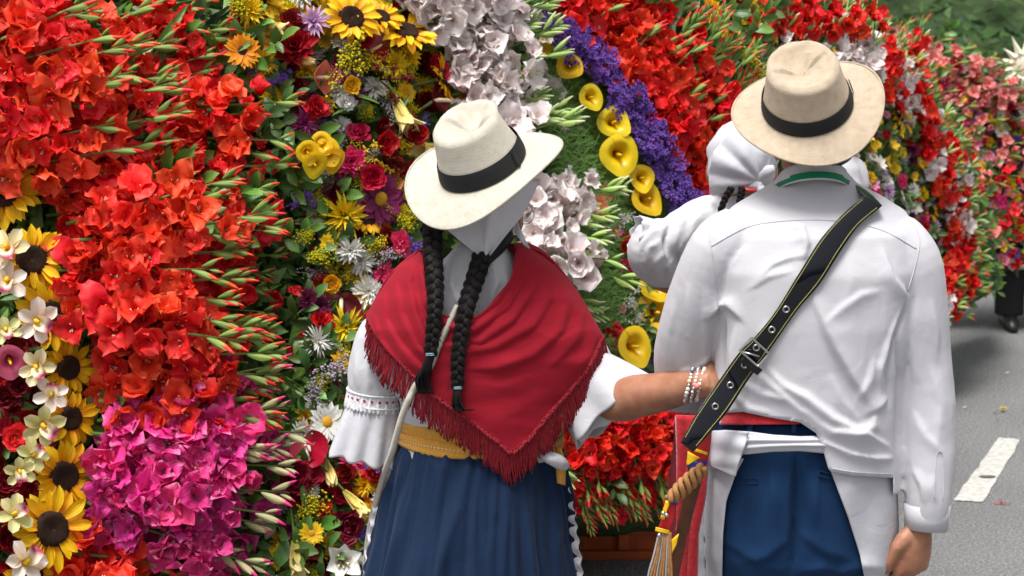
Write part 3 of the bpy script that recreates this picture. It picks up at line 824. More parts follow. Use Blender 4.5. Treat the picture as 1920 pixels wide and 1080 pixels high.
def cloud(m, n=60, r=.035, br=.0032, s=0, flat=.55, stalks=True, stem=None, cup=False):
    """spray of tiny blossoms on thin stalks"""
    rr = random.Random(s); g = Geo()
    tw = [(rr.uniform(-1, 1) * r, rr.uniform(-1, 1) * r * .7) for _ in range(6)]
    for i in range(n):
        a = rr.choice(tw); t = rr.random()
        c = (a[0] * t * 1.3 + rr.gauss(0, r * .17), a[1] * t * 1.3 + rr.gauss(0, r * .17), r * flat * rr.uniform(.2, 1) + .01)
        if cup:
            for k in range(5):
                v, f, uv = petal(L=br * 1.5, W=br * 1.4, a0=40, a1=75, cup=.3, ruf=.0, nt=3, ns=3, tip=.9, base=.4, sd=k)
                g.add(v, f, uv, 0, TR(*c) @ RX(rr.uniform(-30, 30)) @ RY(rr.uniform(-30, 30)) @ rotz(k * 1.257))
        else:
            q = br * rr.uniform(.7, 1.3)
            v = [(c[0] + q, c[1], c[2]), (c[0] - q, c[1], c[2]), (c[0], c[1] + q, c[2]), (c[0], c[1] - q, c[2]), (c[0], c[1], c[2] + q), (c[0], c[1], c[2] - q)]
            g.add(v, [(0, 2, 4), (2, 1, 4), (1, 3, 4), (3, 0, 4), (2, 0, 5), (1, 2, 5), (3, 1, 5), (0, 3, 5)], [(rr.random(), .5)] * 6)
        if i % 5 == 0 and stalks:
            g.add(*tube([(0, 0, 0), (c[0] * .5, c[1] * .5, c[2] * .7), c], .0007, 3, False), m=1)
    return g.build('_spray', [m, stem or STEM])
def paws(m, s=0):
    rr = random.Random(s); g = Geo()
    for b in range(7):
        a = rr.uniform(0, 6.28); d = rr.uniform(.02, .05)
        c = Vector((math.cos(a) * d, math.sin(a) * d, rr.uniform(.01, .035)))
        g.add(*tube([(0, 0, 0), c * .5 + Vector((0, 0, .01)), c], .0011, 4), m=0)
        for k in range(7):
            e = Vector((rr.gauss(0, 1), rr.gauss(0, 1), rr.gauss(.3, 1))).normalized() * rr.uniform(.008, .016)
            g.add(*tube([c, c + e * .6 + Vector((0, 0, .002)), c + e], [.0014, .0021, .0008], 4), m=0)
    return g.build('_spray', [m])

KIND = {
 'mum_yellow': ([mum(M_['yel'], s=s) for s in range(2)], 'chrysanthemum', 'yellow'), 'mum_white': ([mum(M_['wht'], s=s + 3) for s in range(2)], 'chrysanthemum', 'white'),
 'spider_white': ([mum(M_['wht'], (30, 24, 14), .045, .004, 7, spider=-.4)], 'spider_chrysanthemum', 'white'),
 'spider_yellow': ([mum(M_['yel'], (26, 22, 12), .046, .006, 8, spider=-.4)], 'spider_chrysanthemum', 'yellow'),
 'mum_purple': ([mum(M_['pur'], s=s + 9) for s in range(2)], 'chrysanthemum', 'dark purple'),
 'mum_magenta': ([mum(M_['hot'], s=13)], 'chrysanthemum', 'magenta'), 'mum_lilac': ([mum(M_['lil'], (22, 16, 8), .036, .006, s=12)], 'chrysanthemum', 'lilac'),
 'daisy_yellow': ([daisy(M_['yel'], 1)], 'daisy', 'yellow'), 'daisy_white': ([daisy(M_['wht'], 2)], 'gerbera_daisy', 'white'),
 'daisy_maroon': ([daisy(M_['pur'], 4, 12, .042, .018)], 'gerbera_daisy', 'maroon'), 'gerbera_orange': ([daisy(M_['org'], 3, 22, .045, .012, BROWN)], 'gerbera_daisy', 'orange'),
 'daisy_salmon': ([daisy(M_['sal'], 5, 20, .04, .01)], 'gerbera_daisy', 'salmon'),'daisy_pink': ([daisy(M_['pnk'], 6, 16, .034, .012)], 'daisy', 'pink'),
 'rose_red': ([rose(M_['red'], s) for s in range(2)], 'rose', 'red'), 'rose_dark': ([rose(M_['dred'], s + 2) for s in range(2)], 'rose', 'dark red'),
 'rose_coral': ([rose(M_['cor'], 4)], 'rose', 'coral red'), 'rose_yellow': ([rose(M_['ryl'], 5)], 'rose', 'yellow'),
 'carn_red': ([carn(M_['red'], 1), carn(M_['red'], 2)], 'carnation', 'red'), 'carn_pink': ([carn(M_['hot'], 3)], 'carnation', 'hot pink'), 'carn_white': ([carn(M_['wht'], 4)], 'carnation', 'white'),
 'carn_dark': ([carn(M_['dred'], 5)], 'carnation', 'dark red'), 'alst_pink': ([trumpet(M_['pnk'], 1)], 'alstroemeria', 'pink'), 'alst_yellow': ([trumpet(M_['yel'], 2)], 'alstroemeria', 'yellow'),
 'alst_white': ([trumpet(M_['wht'], 3)], 'alstroemeria', 'white'), 'ginger': ([ginger(M_['hot'], 1)], 'torch_ginger', 'red pink'), 'ginger_red': ([ginger(M_['red'], 2)], 'torch_ginger', 'crimson'),
 'goldenrod': ([cloud(M_['sol'], 230, .05, .0028, s) for s in range(3)], 'goldenrod', 'yellow'), 'gyp': ([cloud(M_['gyp'], 55, .035, .0032, s + 5, cup=True) for s in range(2)], 'gypsophila', 'white'),
 'dusty': ([cloud(M_['dus'], 150, .042, .0026, s + 8) for s in range(2)], 'limonium', 'dusty lilac'), 'statice': ([cloud(M_['sta'], 62, .036, .0042, s + 11, cup=True) for s in range(4)], 'statice', 'purple'),
 'paw_m': ([paws(M_['kpm'], 1), paws(M_['kpm'], 2)], 'kangaroo_paw', 'maroon'), 'paw_y': ([paws(M_['kpy'], 3)], 'kangaroo_paw', 'yellow'),
}
STALK = None
g = Geo(); g.add(*tube([(0, 0, -.12), (.004, 0, -.06), (0, 0, 0)], [.003, .0028, .0035], 6)); STALK = g.build('_stalk', [STEM])
RAD = dict(mum=.036, spider=.046, daisy=.038, gerbera=.045, rose=.032, carn=.03, alst=.042, ginger=.042, goldenrod=.05, gyp=.042, dusty=.045, statice=.042, paw=.05)

def flower(S, kind, px, py, r, dz=.03, tx=0, ty=0, label=None, group=None, rz=None, parts=True):
    """tx / ty tilt the face to the right / upward in degrees"""
    meshes, nm, colour = KIND[kind]
    Rm = RAD[kind.split('_')[0]]
    s = r * (1.14 if S is S1 and parts else 1.0) * (S(px, py) / FPX) / Rm
    a, M = axes(S, px, py, 0)
    pos = P(px, py, S(px, py) - dz)
    root = empty(nm, label=label, cat=nm.replace('_', ' '), group=group)
    root.matrix_world = TR(*pos) @ M @ RY(tx) @ RX(-ty) @ RZ(R.uniform(0, 360) if rz is None else rz) @ scl(s)
    child('spray' if nm in ('goldenrod', 'gypsophila', 'limonium', 'statice', 'kangaroo_paw') else 'bloom', R.choice(meshes), root, Matrix(), **({'kind': 'stuff'} if nm in ('goldenrod', 'gypsophila', 'limonium', 'statice', 'kangaroo_paw') else {}))
    if parts: child('stalk', STALK, root, Matrix())
    return root

# sunflowers: every ray petal is its own part
SPET = []
for s in range(4):
    g = Geo(); v, f, uv = petal(L=.05, W=.021, a0=76 + 4 * s, a1=88 + 9 * s, cup=.35, ruf=.002, nt=6, ns=5, tip=.3, base=.35, sd=s)
    g.add([(a + .026, b2, c) for a, b2, c in v], f, uv); SPET.append(g.build('_petal', [YEL]))
g = Geo()
V = []; UV = []
for i in range(9):
    t = i / 8; rr_ = .034 * t
    for j in range(22):
        a = 6.283 * j / 22
        V.append((rr_ * math.cos(a), rr_ * math.sin(a), .011 - .006 * (1 - t) ** 2 - .010 * max(0, t - .8) / .2)); UV.append((t, j / 22))
g.add(V, grid_faces(9, 22, True), UV)
for i in range(420):       # seeds set in a spiral
    t = math.sqrt((i + 6) / 440); a = i * 2.39996; rr_ = .033 * t
    c = (rr_ * math.cos(a), rr_ * math.sin(a), .0115 - .006 * (1 - t) ** 2 - .008 * max(0, t - .8) / .2)
    q = .0012
    g.add([(c[0] + q, c[1], c[2]), (c[0], c[1] + q, c[2]), (c[0] - q, c[1], c[2]), (c[0], c[1] - q, c[2]), (c[0], c[1], c[2] + .0022)], [(0, 1, 4), (1, 2, 4), (2, 3, 4), (3, 0, 4)])
SDISC = g.build('_disc', [BROWN])
SEPAL = leafmesh(.04, .018, GREEN, 3, 85, 120)
def sunflower(px, py, r, label, tx=0, ty=0, dz=.05, S=S1, n=30):
    s = r * (S(px, py) / FPX) / .074
    a, M = axes(S, px, py, 0)
    root = empty('sunflower', label=label, cat='sunflower', group='sunflowers in the flower banks')
    root.matrix_world = TR(*P(px, py, S(px, py) - dz)) @ M @ RY(tx) @ RX(-ty) @ RZ(R.uniform(0, 360)) @ scl(s)
    child('disc', SDISC, root, Matrix())
    for k in range(n):
        child('petal', R.choice(SPET), root, RZ(360 * k / n + R.uniform(-6, 6)) @ RY(R.uniform(-16, 14)) @ RX(R.uniform(-14, 14)) @ TR(0, 0, -.003 * (k % 2)) @ scl(R.uniform(.85, 1.12)))
    for k in range(7):
        child('sepal', SEPAL, root, RZ(51 * k) @ TR(.01, 0, -.008))
    child('stalk', STALK, root, scl(1.6) @ TR(0, 0, -.004))
for a in [
 (8, 358, 70, 'sunflower cut by the left edge, topmost of the left column', -8, 8, .08), (60, 487, 66, 'sunflower behind the topmost cream orchids at left', 6, 0, .10),
 (96, 592, 68, 'sunflower whose disc is crossed by a pale orchid petal', 8, -5, .09), (128, 690, 54, 'sunflower with bent petals above the greenish orchid pair', 25, -8, .06),
 (132, 784, 54, 'sunflower right of the greenish orchid in the left column', 20, 0, .07), (120, 893, 66, 'sunflower with curled petals, second from the bottom of the left column', 12, 0, .10),
 (97, 992, 76, 'largest sunflower, lowest of the left column', 6, 4, .13), (60, 1078, 50, 'sunflower cut by the bottom edge at left', 0, -10, .05)]:
    sunflower(*a[:4], tx=a[4], ty=a[5], dz=a[6])
for a in [
 (659, 34, 54, 'large sunflower in the top group, facing out', 0, 10, .12), (713, 33, 42, 'small sunflower in the middle of the top group', -5, 30, .09),
 (762, 60, 54, 'sunflower right of the top group, tilted upward', 5, 38, .12), (604, 22, 42, 'sunflower half hidden at the left of the top group', -20, 10, .05),
 (830, 147, 44, 'sunflower facing right above the woman hat', 48, 0, .10), (880, 188, 34, 'sunflower just behind the crown of the woman hat', 0, 50, .05),
 (484, 2, 44, 'sunflower cut by the top edge left of the group', -10, 0, .05), (588, 1030, 50, 'drooping sunflower low between magenta gladioli and skirt', 0, -30, .04),
 (702, 935, 40, 'sunflower half hidden behind the navy skirt', -20, 0, .03), (655, 1010, 34, 'dark sunflower low beside the skirt', 10, -20, .0),
 (688, 410, 36, 'orange sunflower beside the spidery yellow chrysanthemum', 15, 20, .06), (640, 1075, 40, 'sunflower at the bottom edge left of the skirt', 0, -10, .0)]:
    sunflower(*a[:4], tx=a[4], ty=a[5], dz=a[6], n=26)
sunflower(1691, 219, 34, 'sunflower in the second flower bank right of the man hat', 10, 20, .1, S=S2, n=18)
sunflower(1745, 395, 24, 'small sunflower low in the second flower bank', 10, 10, .08, S=S2, n=16)

# calla lilies: funnel spathe and spadix
def calla_mesh(sd=0, mat='cal'):
    g = Geo(); V = []; UV = []; nt, na = 11, 26
    rr_ = random.Random(sd)
    for i in range(nt):
        t = i / (nt - 1)
        for j in range(na):
            ph = -math.pi + 2 * math.pi * 1.06 * j / (na - 1)
            tipw = math.exp(-(ph / .42) ** 2)
            r = .006 + .043 * t ** 2.0 * (1 + .20 * tipw * t) * (1 + .05 * math.sin(3 * ph + sd))
            z = -.055 + .062 * t + .006 * t * t * math.cos(ph) - (.020 * max(0, t - .75) / .25) * (1 - .4 * tipw) + (.004 * (j / (na - 1)) * t)
            V.append((r * math.cos(ph), r * math.sin(ph), z)); UV.append((t, j / (na - 1)))
    g.add(V, grid_faces(nt, na), UV)
    return g.build('_spathe', [M_[mat]])
CALLA = [calla_mesh(s) for s in range(3)]; PINKC = calla_mesh(4, 'pcl')
g = Geo(); g.add(*tube([(0, 0, -.05), (.002, 0, -.02), (.003, 0, .004)], [.004, .005, .003], 8)); CSPX = g.build('_spadix', [M_['ryl']])
def calla(px, py, r, label, tx, ty, rz, dz=.15, group='yellow calla lilies'):
    s = r * 1.15 * (S1(px, py) / FPX) / .047; tx = max(-14, min(14, tx)); ty = min(26, ty); rz = -85 + rz * .2
    if px > 1000: tx -= 14
    a, M = axes(S1, px, py, 0)
    root = empty('calla_lily', label=label, cat='calla lily', group=group)
    root.matrix_world = TR(*P(px, py, S1(px, py) - dz)) @ M @ RY(tx) @ RX(-(ty - 28)) @ RZ(rz) @ scl(s)
    child('spathe', PINKC if group.startswith('pink') else R.choice(CALLA), root, Matrix()); child('spadix', CSPX, root, Matrix()); child('stalk', STALK, root, TR(0, 0, -.05) @ scl(1.5))
for a in [(1067, 123, 20, 'topmost yellow calla lily beside the pale gladioli', -25, 20, 200), (1111, 181, 20, 'second yellow calla lily from the top', 20, 20, 60), (1152, 227, 25, 'third yellow calla lily from the top, opening upward', 0, 35, 200),
          (1164, 289, 31, 'widest yellow calla lily, fourth from the top', 0, 15, -40), (1206, 332, 21, 'small yellow calla lily, fifth from the top', 0, 30, -30), (1217, 371, 26, 'yellow calla lily beside the end of the purple band', 10, 45, 120),
          (1231, 532, 26, 'yellow calla lily under the lifted white sleeve', 0, 50, 60), (1234, 584, 34, 'yellow calla lily touching the man white sleeve', -30, 25, 70), (1196, 648, 31, 'lowest yellow calla lily above the woman cuff', 30, 30, 30),
          (578, 286, 18, 'left yellow calla lily of the cluster left of the woman hat', 0, 10, 0), (592, 309, 20, 'lowest yellow calla lily of the cluster left of the woman hat', 5, 0, -60), (614, 284, 22, 'middle yellow calla lily of the cluster left of the woman hat', 0, 20, 90),
          (626, 302, 20, 'right yellow calla lily of the cluster left of the woman hat', 20, -10, 10), (604, 268, 18, 'top yellow calla lily of the cluster left of the woman hat', 0, 40, 100)]:
    calla(*a)
calla(20, 680, 26, 'pink calla lily at the left edge under the sunflowers', 60, 0, 20, group='pink calla lilies')

# lilies
LT = []
for s in range(3):
    g = Geo(); v, f, uv = petal(L=.10, W=.034, a0=8, a1=[48, 62, 38][s], cup=.55, ruf=.003, rf=4, nt=9, ns=6, tip=.35, base=.3, sd=s, p=1.8); g.add(v, f, uv); LT.append(g.build('_tepal', [M_['lly']]))
def lily(px, py, L, ang, label, openness=1.0, dz=.08, lift=20):
    s = L * (S1(px, py) / FPX) / .095
    a, M = axes(S1, px, py, ang)
    root = empty('lily', label=label, cat='lily', group='pale yellow lilies')
    root.matrix_world = TR(*P(px, py, S1(px, py) - dz)) @ M @ RY(90 - lift) @ scl(s)
    for k in range(6):
        child('tepal', R.choice(LT), root, RZ(60 * k + R.uniform(-6, 6)) @ RY(0 if openness > .5 else -12) @ Matrix.Diagonal((openness, 1 if openness > .5 else .8, 1, 1)))
    child('stalk', STALK, root, Matrix())
for a in [(738, 178, 80, -70, 'pale yellow lily hanging above the left side of the woman hat', 1.0), (825, 275, 70, 190, 'pale yellow lily touching the hat brim at left', 1.0), (548, 112, 44, -10, 'half closed pale lily bud near the red ginger flower', .4),
          (552, 1010, 80, -85, 'pale yellow lily hanging at the bottom beside the magenta gladioli', .7), (645, 920, 70, -50, 'pale yellow lily drooping beside the skirt', .7), (612, 862, 60, -78, 'closed pale lily bud below the white sleeve', .25), (490, 45, 55, -20, 'pale yellow lily at the top among the left leaves', .8)]:
    lily(*a)

# cymbidium orchids
OSEP = {}
for c in ('orc', 'orp', 'org2'):
    OSEP[c] = []
    for s in range(2):
        g = Geo(); v, f, uv = petal(L=.046, W=.028, a0=66, a1=78 + 16 * s, cup=.45, ruf=.001, nt=7, ns=6, tip=.7, base=.3, sd=s); g.add(v, f, uv); OSEP[c].append(g.build('_sepal', [M_[c]]))
g = Geo(); v, f, uv = petal(L=.034, W=.032, a0=20, a1=110, cup=1.1, ruf=.003, rf=7, nt=8, ns=8, tip=.9, base=.5, sd=3); g.add(v, f, uv); OLIP = g.build('_lip', [M_['lip']])
g = Geo(); g.add(*tube([(0, 0, 0), (-.003, 0, .012), (.004, 0, .02)], [.005, .005, .004], 7)); OCOL = g.build('_column', [M_['ryl']])
def orchid(px, py, r, c, rz, label, tx=0, ty=0, dz=.14):
    s = r * (S1(px, py) / FPX) / .046
    a, M = axes(S1, px, py, rz)
    root = empty('orchid', label=label, cat='orchid', group='cymbidium orchids at left')
    root.matrix_world = TR(*P(px, py, S1(px, py) - dz)) @ M @ RY(tx) @ RX(-ty) @ scl(s)
    for k in range(5):
        child('sepal', R.choice(OSEP[c]), root, RZ(180 + (k - 2) * 62 + R.uniform(-8, 8)) @ TR(.003, 0, 0) @ scl(R.uniform(.9, 1.1)))
    child('lip', OLIP, root, TR(.002, 0, .004)); child('column', OCOL, root, TR(-.003, 0, .004))
for a in [(18, 470, 46, 'orc', -60, 'topmost cream orchid over the second sunflower'), (14, 530, 40, 'orp', -100, 'pale orchid at the left edge below the topmost one'), (72, 602, 42, 'orp', -20, 'pale pink orchid lying over the third sunflower'),
          (12, 622, 30, 'org2', -70, 'greenish orchid cup at the left edge'), (72, 688, 36, 'orc', -50, 'cream orchid above the coral rose'), (98, 738, 34, 'orp', 80, 'pale orchid with petals up over the column middle'),
          (84, 796, 42, 'org2', -30, 'greenish orchid with a purple edged lip beside the fifth sunflower'), (62, 852, 32, 'org2', 50, 'small greenish orchid below the coral rose'), (36, 884, 30, 'org2', -80, 'dark green orchid near the left edge'),
          (28, 965, 36, 'org2', 20, 'greenish orchid left of the largest sunflower'), (44, 1052, 46, 'orp', 60, 'pale pink orchid at the bottom left corner')]:
    orchid(a[0], a[1], a[2], a[3], a[4], a[5], tx=R.uniform(-15, 15), ty=R.uniform(-15, 15))

# anthuriums: heart spathe and spadix
def heart(mat, s=0):
    g = Geo(); V = []; UV = []
    nr, na = 8, 28
    for i in range(nr):
        t = i / (nr - 1)
        for j in range(na):
            a = 2 * math.pi * j / na
            r = .045 * t * (1 + .28 * math.cos(a) - .20 * math.exp(-((a - math.pi) / .35) ** 2))
            V.append((r * math.cos(a) + .010 * t, r * math.sin(a) * .95, .010 * t * t + .003 * math.sin(3 * a + s) * t + .012 * t * t * abs(math.sin(a)))); UV.append((t, j / na))
    g.add(V, grid_faces(nr, na, True), UV)
    return g.build('_spathe', [M_[mat]])
ANT = {c: heart(c, i) for i, c in enumerate(('anr', 'anm', 'ans'))}
g = Geo(); g.add(*tube([(0, 0, 0), (.008, 0, .012), (.022, 0, .022), (.034, 0, .026)], [.0045, .0048, .004, .002], 8)); ASPX = g.build('_spadix', [CREAM])
def anth(px, py, r, c, rz, tx, ty, label, dz=.07, st=1.0):
    s = r * (S1(px, py) / FPX) / .05
    a, M = axes(S1, px, py, rz)
    root = empty('anthurium', label=label, cat='anthurium', group='waxy anthuriums in the mixed flowers')
    root.matrix_world = TR(*P(px, py, S1(px, py) - dz)) @ M @ RY(tx) @ RX(ty) @ Matrix.Diagonal((s * st, s, s, 1))
    child('spathe', ANT[c], root, Matrix()); child('spadix', ASPX, root, Matrix()); child('stalk', STALK, root, Matrix())
for a in [(812, 190, 44, 'anm', -20, 25, -30, 'maroon anthurium with a pale spadix above the woman hat', .10), (628, 75, 34, 'anr', 60, 0, 50, 'red anthurium below the largest top sunflower', .05), (690, 96, 34, 'anr', 40, 10, 30, 'red anthurium right of the goldenrod', .05),
          (590, 145, 36, 'ans', 15, 50, 20, 'salmon anthurium left of the yellow rose', .09), (640, 560, 44, 'anm', -85, 20, 10, 'dark maroon pointed anthurium beside the big white chrysanthemum', .08), (578, 832, 42, 'anr', -70, -20, 15, 'red anthurium beside the white gerbera', .08),
          (742, 338, 34, 'ans', 200, 20, 20, 'salmon anthurium tucked under the hat brim', .05), (770, 985, 30, 'anm', 0, 0, 0, 'maroon anthurium behind the skirt', .0), (560, 880, 34, 'anr', 140, 20, 10, 'red anthurium low in the mixed flowers', .04), (655, 880, 34, 'ans', 60, 20, 10, 'salmon anthurium under the white sleeve', .02)]:
    anth(*a[:8], dz=a[8])

# placed single flowers of the mixed strip
for k, x, y, r, lab in [
 ('ginger_red', 552, 88, 42, 'large crimson torch ginger left of the goldenrod'), ('ginger', 657, 300, 30, 'red pink ginger flower right of the calla cluster'), ('mum_yellow', 490, 116, 30, 'yellow chrysanthemum above the green leaves'),
 ('mum_lilac', 588, 42, 30, 'lilac chrysanthemum left of the top sunflowers'), ('goldenrod', 640, 112, 46, 'bushy goldenrod left of the red anthurium'), ('goldenrod', 690, 118, 34, 'goldenrod sprig right of the red anthurium'),
 ('mum_yellow', 738, 122, 30, 'yellow chrysanthemum above the maroon kangaroo paws'), ('mum_yellow', 764, 106, 26, 'yellow chrysanthemum under the tilted sunflower'), ('rose_yellow', 655, 158, 18, 'small yellow rose above the white carnation'),
 ('carn_white', 647, 194, 19, 'white carnation in the dark gap'), ('carn_red', 590, 201, 26, 'red carnation left of the white carnation'), ('paw_m', 712, 150, 44, 'maroon kangaroo paws above the woman hat'),
 ('paw_m', 745, 228, 26, 'maroon kangaroo paws over the lily'), ('mum_purple', 668, 176, 18, 'dark purple chrysanthemum by the yellow rose'), ('mum_purple', 570, 232, 30, 'dark purple chrysanthemum above the calla cluster'),
 ('rose_red', 717, 268, 24, 'red rose upper right of the ginger flower'), ('rose_red', 697, 332, 26, 'red rose below the yellow kangaroo paws'), ('rose_red', 778, 252, 22, 'red rose touching the hat brim'), ('paw_y', 702, 296, 30, 'yellow kangaroo paws above the red rose'),
 ('paw_y', 746, 292, 24, 'yellow kangaroo paws left of the hat brim'), ('mum_purple', 628, 352, 30, 'dark purple chrysanthemum below the calla cluster'), ('daisy_maroon', 712, 372, 42, 'maroon gerbera below the red rose'),
 ('spider_yellow', 642, 405, 42, 'spidery yellow chrysanthemum left of the shawl'), ('goldenrod', 768, 398, 30, 'goldenrod under the hat brim'), ('goldenrod', 592, 478, 28, 'goldenrod over the leafy strip edge'), ('goldenrod', 702, 458, 30, 'goldenrod between white chrysanthemums'),
 ('daisy_yellow', 617, 455, 19, 'small yellow daisy left of the white chrysanthemums'), ('mum_white', 656, 470, 28, 'white chrysanthemum between the goldenrods'), ('mum_white', 678, 488, 28, 'white chrysanthemum beside the pink carnation'), ('carn_pink', 748, 459, 24, 'hot pink carnation beside the shawl'),
 ('mum_magenta', 718, 512, 22, 'magenta chrysanthemum beside the shawl'), ('dusty', 724, 478, 26, 'dusty lilac sprig left of the pink carnation'), ('statice', 775, 465, 26, 'purple statice tuft behind the braid'), ('rose_yellow', 620, 531, 18, 'small yellow rose on the leafy strip edge'),
 ('mum_white', 690, 548, 34, 'big cream chrysanthemum left of the shawl'), ('spider_white', 597, 640, 34, 'white spider chrysanthemum right of the red buds'), ('carn_red', 598, 602, 26, 'dark red carnation above the white spider chrysanthemum'),
 ('spider_yellow', 648, 615, 38, 'thin petalled yellow chrysanthemum left of the fringe'), ('mum_yellow', 640, 680, 24, 'yellow chrysanthemum beside the sleeve'), ('dusty', 618, 700, 40, 'grey lilac limonium beside the sleeve'), ('dusty', 588, 735, 34, 'limonium tuft left of the sleeve cuff'),
 ('daisy_white', 612, 792, 38, 'white gerbera daisy left of the sleeve cuff'), ('mum_purple', 575, 560, 24, 'purple chrysanthemum at the leafy edge'), ('mum_purple', 600, 575, 24, 'purple chrysanthemum above the dark red carnation'), ('goldenrod', 572, 955, 40, 'goldenrod between the two hanging lilies'),
 ('carn_red', 700, 885, 30, 'red carnation below the white sleeve'), ('rose_dark', 545, 895, 34, 'dark red rose at the end of the magenta gladioli'), ('carn_dark', 650, 985, 34, 'dark carnation low beside the skirt'), ('statice', 697, 870, 24, 'blue purple tuft below the sleeve'),
 ('alst_white', 640, 1050, 40, 'pale alstroemeria low left of the skirt'), ('alst_white', 672, 1060, 36, 'pale alstroemeria beside the skirt hem'), ('daisy_yellow', 584, 1000, 24, 'yellow daisy below the goldenrod'),
 ('rose_coral', 27, 822, 28, 'coral red rose at the left edge'), ('rose_dark', 40, 722, 26, 'dark red rose under the pink calla'), ('rose_dark', 12, 745, 26, 'dark red rose at the left edge'), ('rose_dark', 72, 632, 20, 'dark red rose below the pale orchid'), ('rose_dark', 60, 790, 24, 'dark red rose beside the coral one'),
 ('rose_dark', 10, 1010, 28, 'dark red rose at the lower left edge'), ('rose_dark', 8, 905, 24, 'dark red rose left of the dark orchid'), ('rose_red', 4, 960, 26, 'red rose cut by the left edge'), ('rose_dark', 30, 655, 22, 'dark rose at the left above the pink calla'), ('rose_dark', 50, 920, 24, 'dark red rose between the two lowest orchids'),
 ('mum_yellow', 470, 20, 30, 'yellow chrysanthemum at the top edge'), ('goldenrod', 440, 14, 36, 'goldenrod at the top edge'), ('statice', 452, 20, 16, 'small blue violet tuft at the top'), ('rose_red', 455, 28, 18, 'red rose at the top edge'), ('gerbera_orange', 478, 78, 38, 'orange gerbera above the leafy strip'), ('gerbera_orange', 455, 95, 30, 'orange gerbera under the first one'),
 ('daisy_salmon', 1139, 361, 18, 'salmon gerbera beside the ferns'), ('daisy_salmon', 1123, 385, 18, 'salmon red daisy under the salmon gerbera'), ('daisy_yellow', 1130, 403, 14, 'small yellow daisy among the ferns'), ('gyp', 1158, 408, 26, 'white gypsophila beside the ferns'), ('daisy_pink', 1156, 434, 16, 'pink daisy below the gypsophila'),
 ('rose_red', 1170, 449, 12, 'small red rose below the pink daisy'), ('rose_red', 1170, 466, 12, 'small red rose under the other small rose'), ('carn_red', 1171, 498, 16, 'red carnation left of the lifted sleeve'), ('daisy_yellow', 1176, 521, 13, 'small orange yellow daisy among the ferns'), ('gyp', 1176, 560, 24, 'white gypsophila in the ferns'),
 ('daisy_pink', 1166, 578, 12, 'small magenta daisy in the ferns'), ('carn_red', 1148, 620, 18, 'red carnation beside the fringe'), ('daisy_pink', 1150, 645, 14, 'pink daisy above the woman cuff'), ('daisy_yellow', 1018, 92, 20, 'yellow daisy between the pale gladioli and ferns'), ('gerbera_orange', 880, 185, 26, 'orange gerbera behind the hat crown'), ('gyp', 1186, 600, 20, 'white blossoms left of the calla'),
 ('mum_yellow', 1330, 20, 26, 'yellow chrysanthemum between the scarlet buds'), ('mum_yellow', 1345, 60, 24, 'yellow chrysanthemum below the other one at the top'), ('goldenrod', 1395, 120, 34, 'yellow sprig left of the man hat'), ('goldenrod', 1405, 150, 30, 'yellow sprig touching the man hat'),
]:
    flower(S1, k, x, y, r, R.uniform(.05, .10), R.uniform(-14, 14), R.uniform(-16, 8), label=lab, group=None)

# pieces that fill the mixed strips between the placed ones, a little deeper
def fill(S, poly, d, pal, r0, r1, dz, where, tries=6000):
    ks = list(pal); ws = [pal[k] for k in ks]
    for x, y in scatter(poly, d, tries=tries):
        k = R.choices(ks, ws)[0]; _, nm, colour = KIND[k]
        flower(S, k, x, y, R.uniform(r0, r1), R.uniform(*dz), R.uniform(-25, 25), R.uniform(-15, 30), label='%s %s %s' % (colour, nm.replace('_', ' '), where), group='%s %s flowers %s' % (colour, nm.replace('_', ' '), where), parts=False)
strip = [(440, -40), (860, -40), (800, 200), (770, 400), (720, 520), (660, 620), (650, 860), (720, 880), (720, 1120), (480, 1120), (560, 850), (590, 650), (560, 420), (545, 250), (430, 90)]
fill(S1, strip, 27, dict(mum_yellow=4, gerbera_orange=.8, carn_red=2, carn_dark=1, rose_dark=1.3, mum_purple=2, dusty=2, goldenrod=4.5, mum_white=1.8, paw_m=1, paw_y=1, statice=1, daisy_yellow=1, rose_red=1, gyp=1, mum_magenta=.5), 21, 32, (.0, .065), 'deep in the mixed strip left of the woman')
fill(S1, [(-60, 600), (60, 640), (90, 760), (60, 1110), (-60, 1110)], 34, dict(rose_dark=4, rose_red=2, carn_dark=1), 22, 30, (-.02, .03), 'among the orchids at the left edge')
fill(S1, [(1380, -20), (1480, -20), (1440, 130), (1340, 130)], 26, dict(mum_yellow=2, alst_yellow=2, rose_red=1, carn_red=1), 13, 20, (-.02, .03), 'at the top left of the man hat')
slope2 = [(1560, 60), (1690, 110), (1745, 200), (1790, 300), (1815, 400), (1830, 480), (1800, 570), (1750, 575), (1690, 420), (1560, 340)]
pal2 = dict(mum_yellow=2, alst_yellow=2.5, daisy_yellow=1.4, daisy_white=1.4, gyp=1.5, alst_pink=1.3, carn_pink=1, mum_purple=1.3, statice=1, carn_red=1.4, rose_red=1, mum_lilac=.8, daisy_pink=1, mum_white=1, carn_dark=.6, alst_white=1, goldenrod=.8, daisy_maroon=.4, dusty=.5)
fill(S2, slope2, 15.5, pal2, 11, 19, (.03, .11), 'in the second flower bank')
slope3 = [(1700, 110), (1800, 120), (1900, 190), (1990, 260), (1990, 500), (1880, 500), (1830, 300)]
fill(S3, slope3, 15, dict(mum_yellow=3, carn_red=2.5, alst_yellow=2.5, gyp=2, daisy_white=1.5, mum_white=1, mum_purple=1, daisy_pink=1, alst_white=.8, statice=.8, carn_pink=1, gerbera_orange=.8, goldenrod=1, alst_pink=1), 10, 17, (.02, .11), 'in the farthest flower bank')

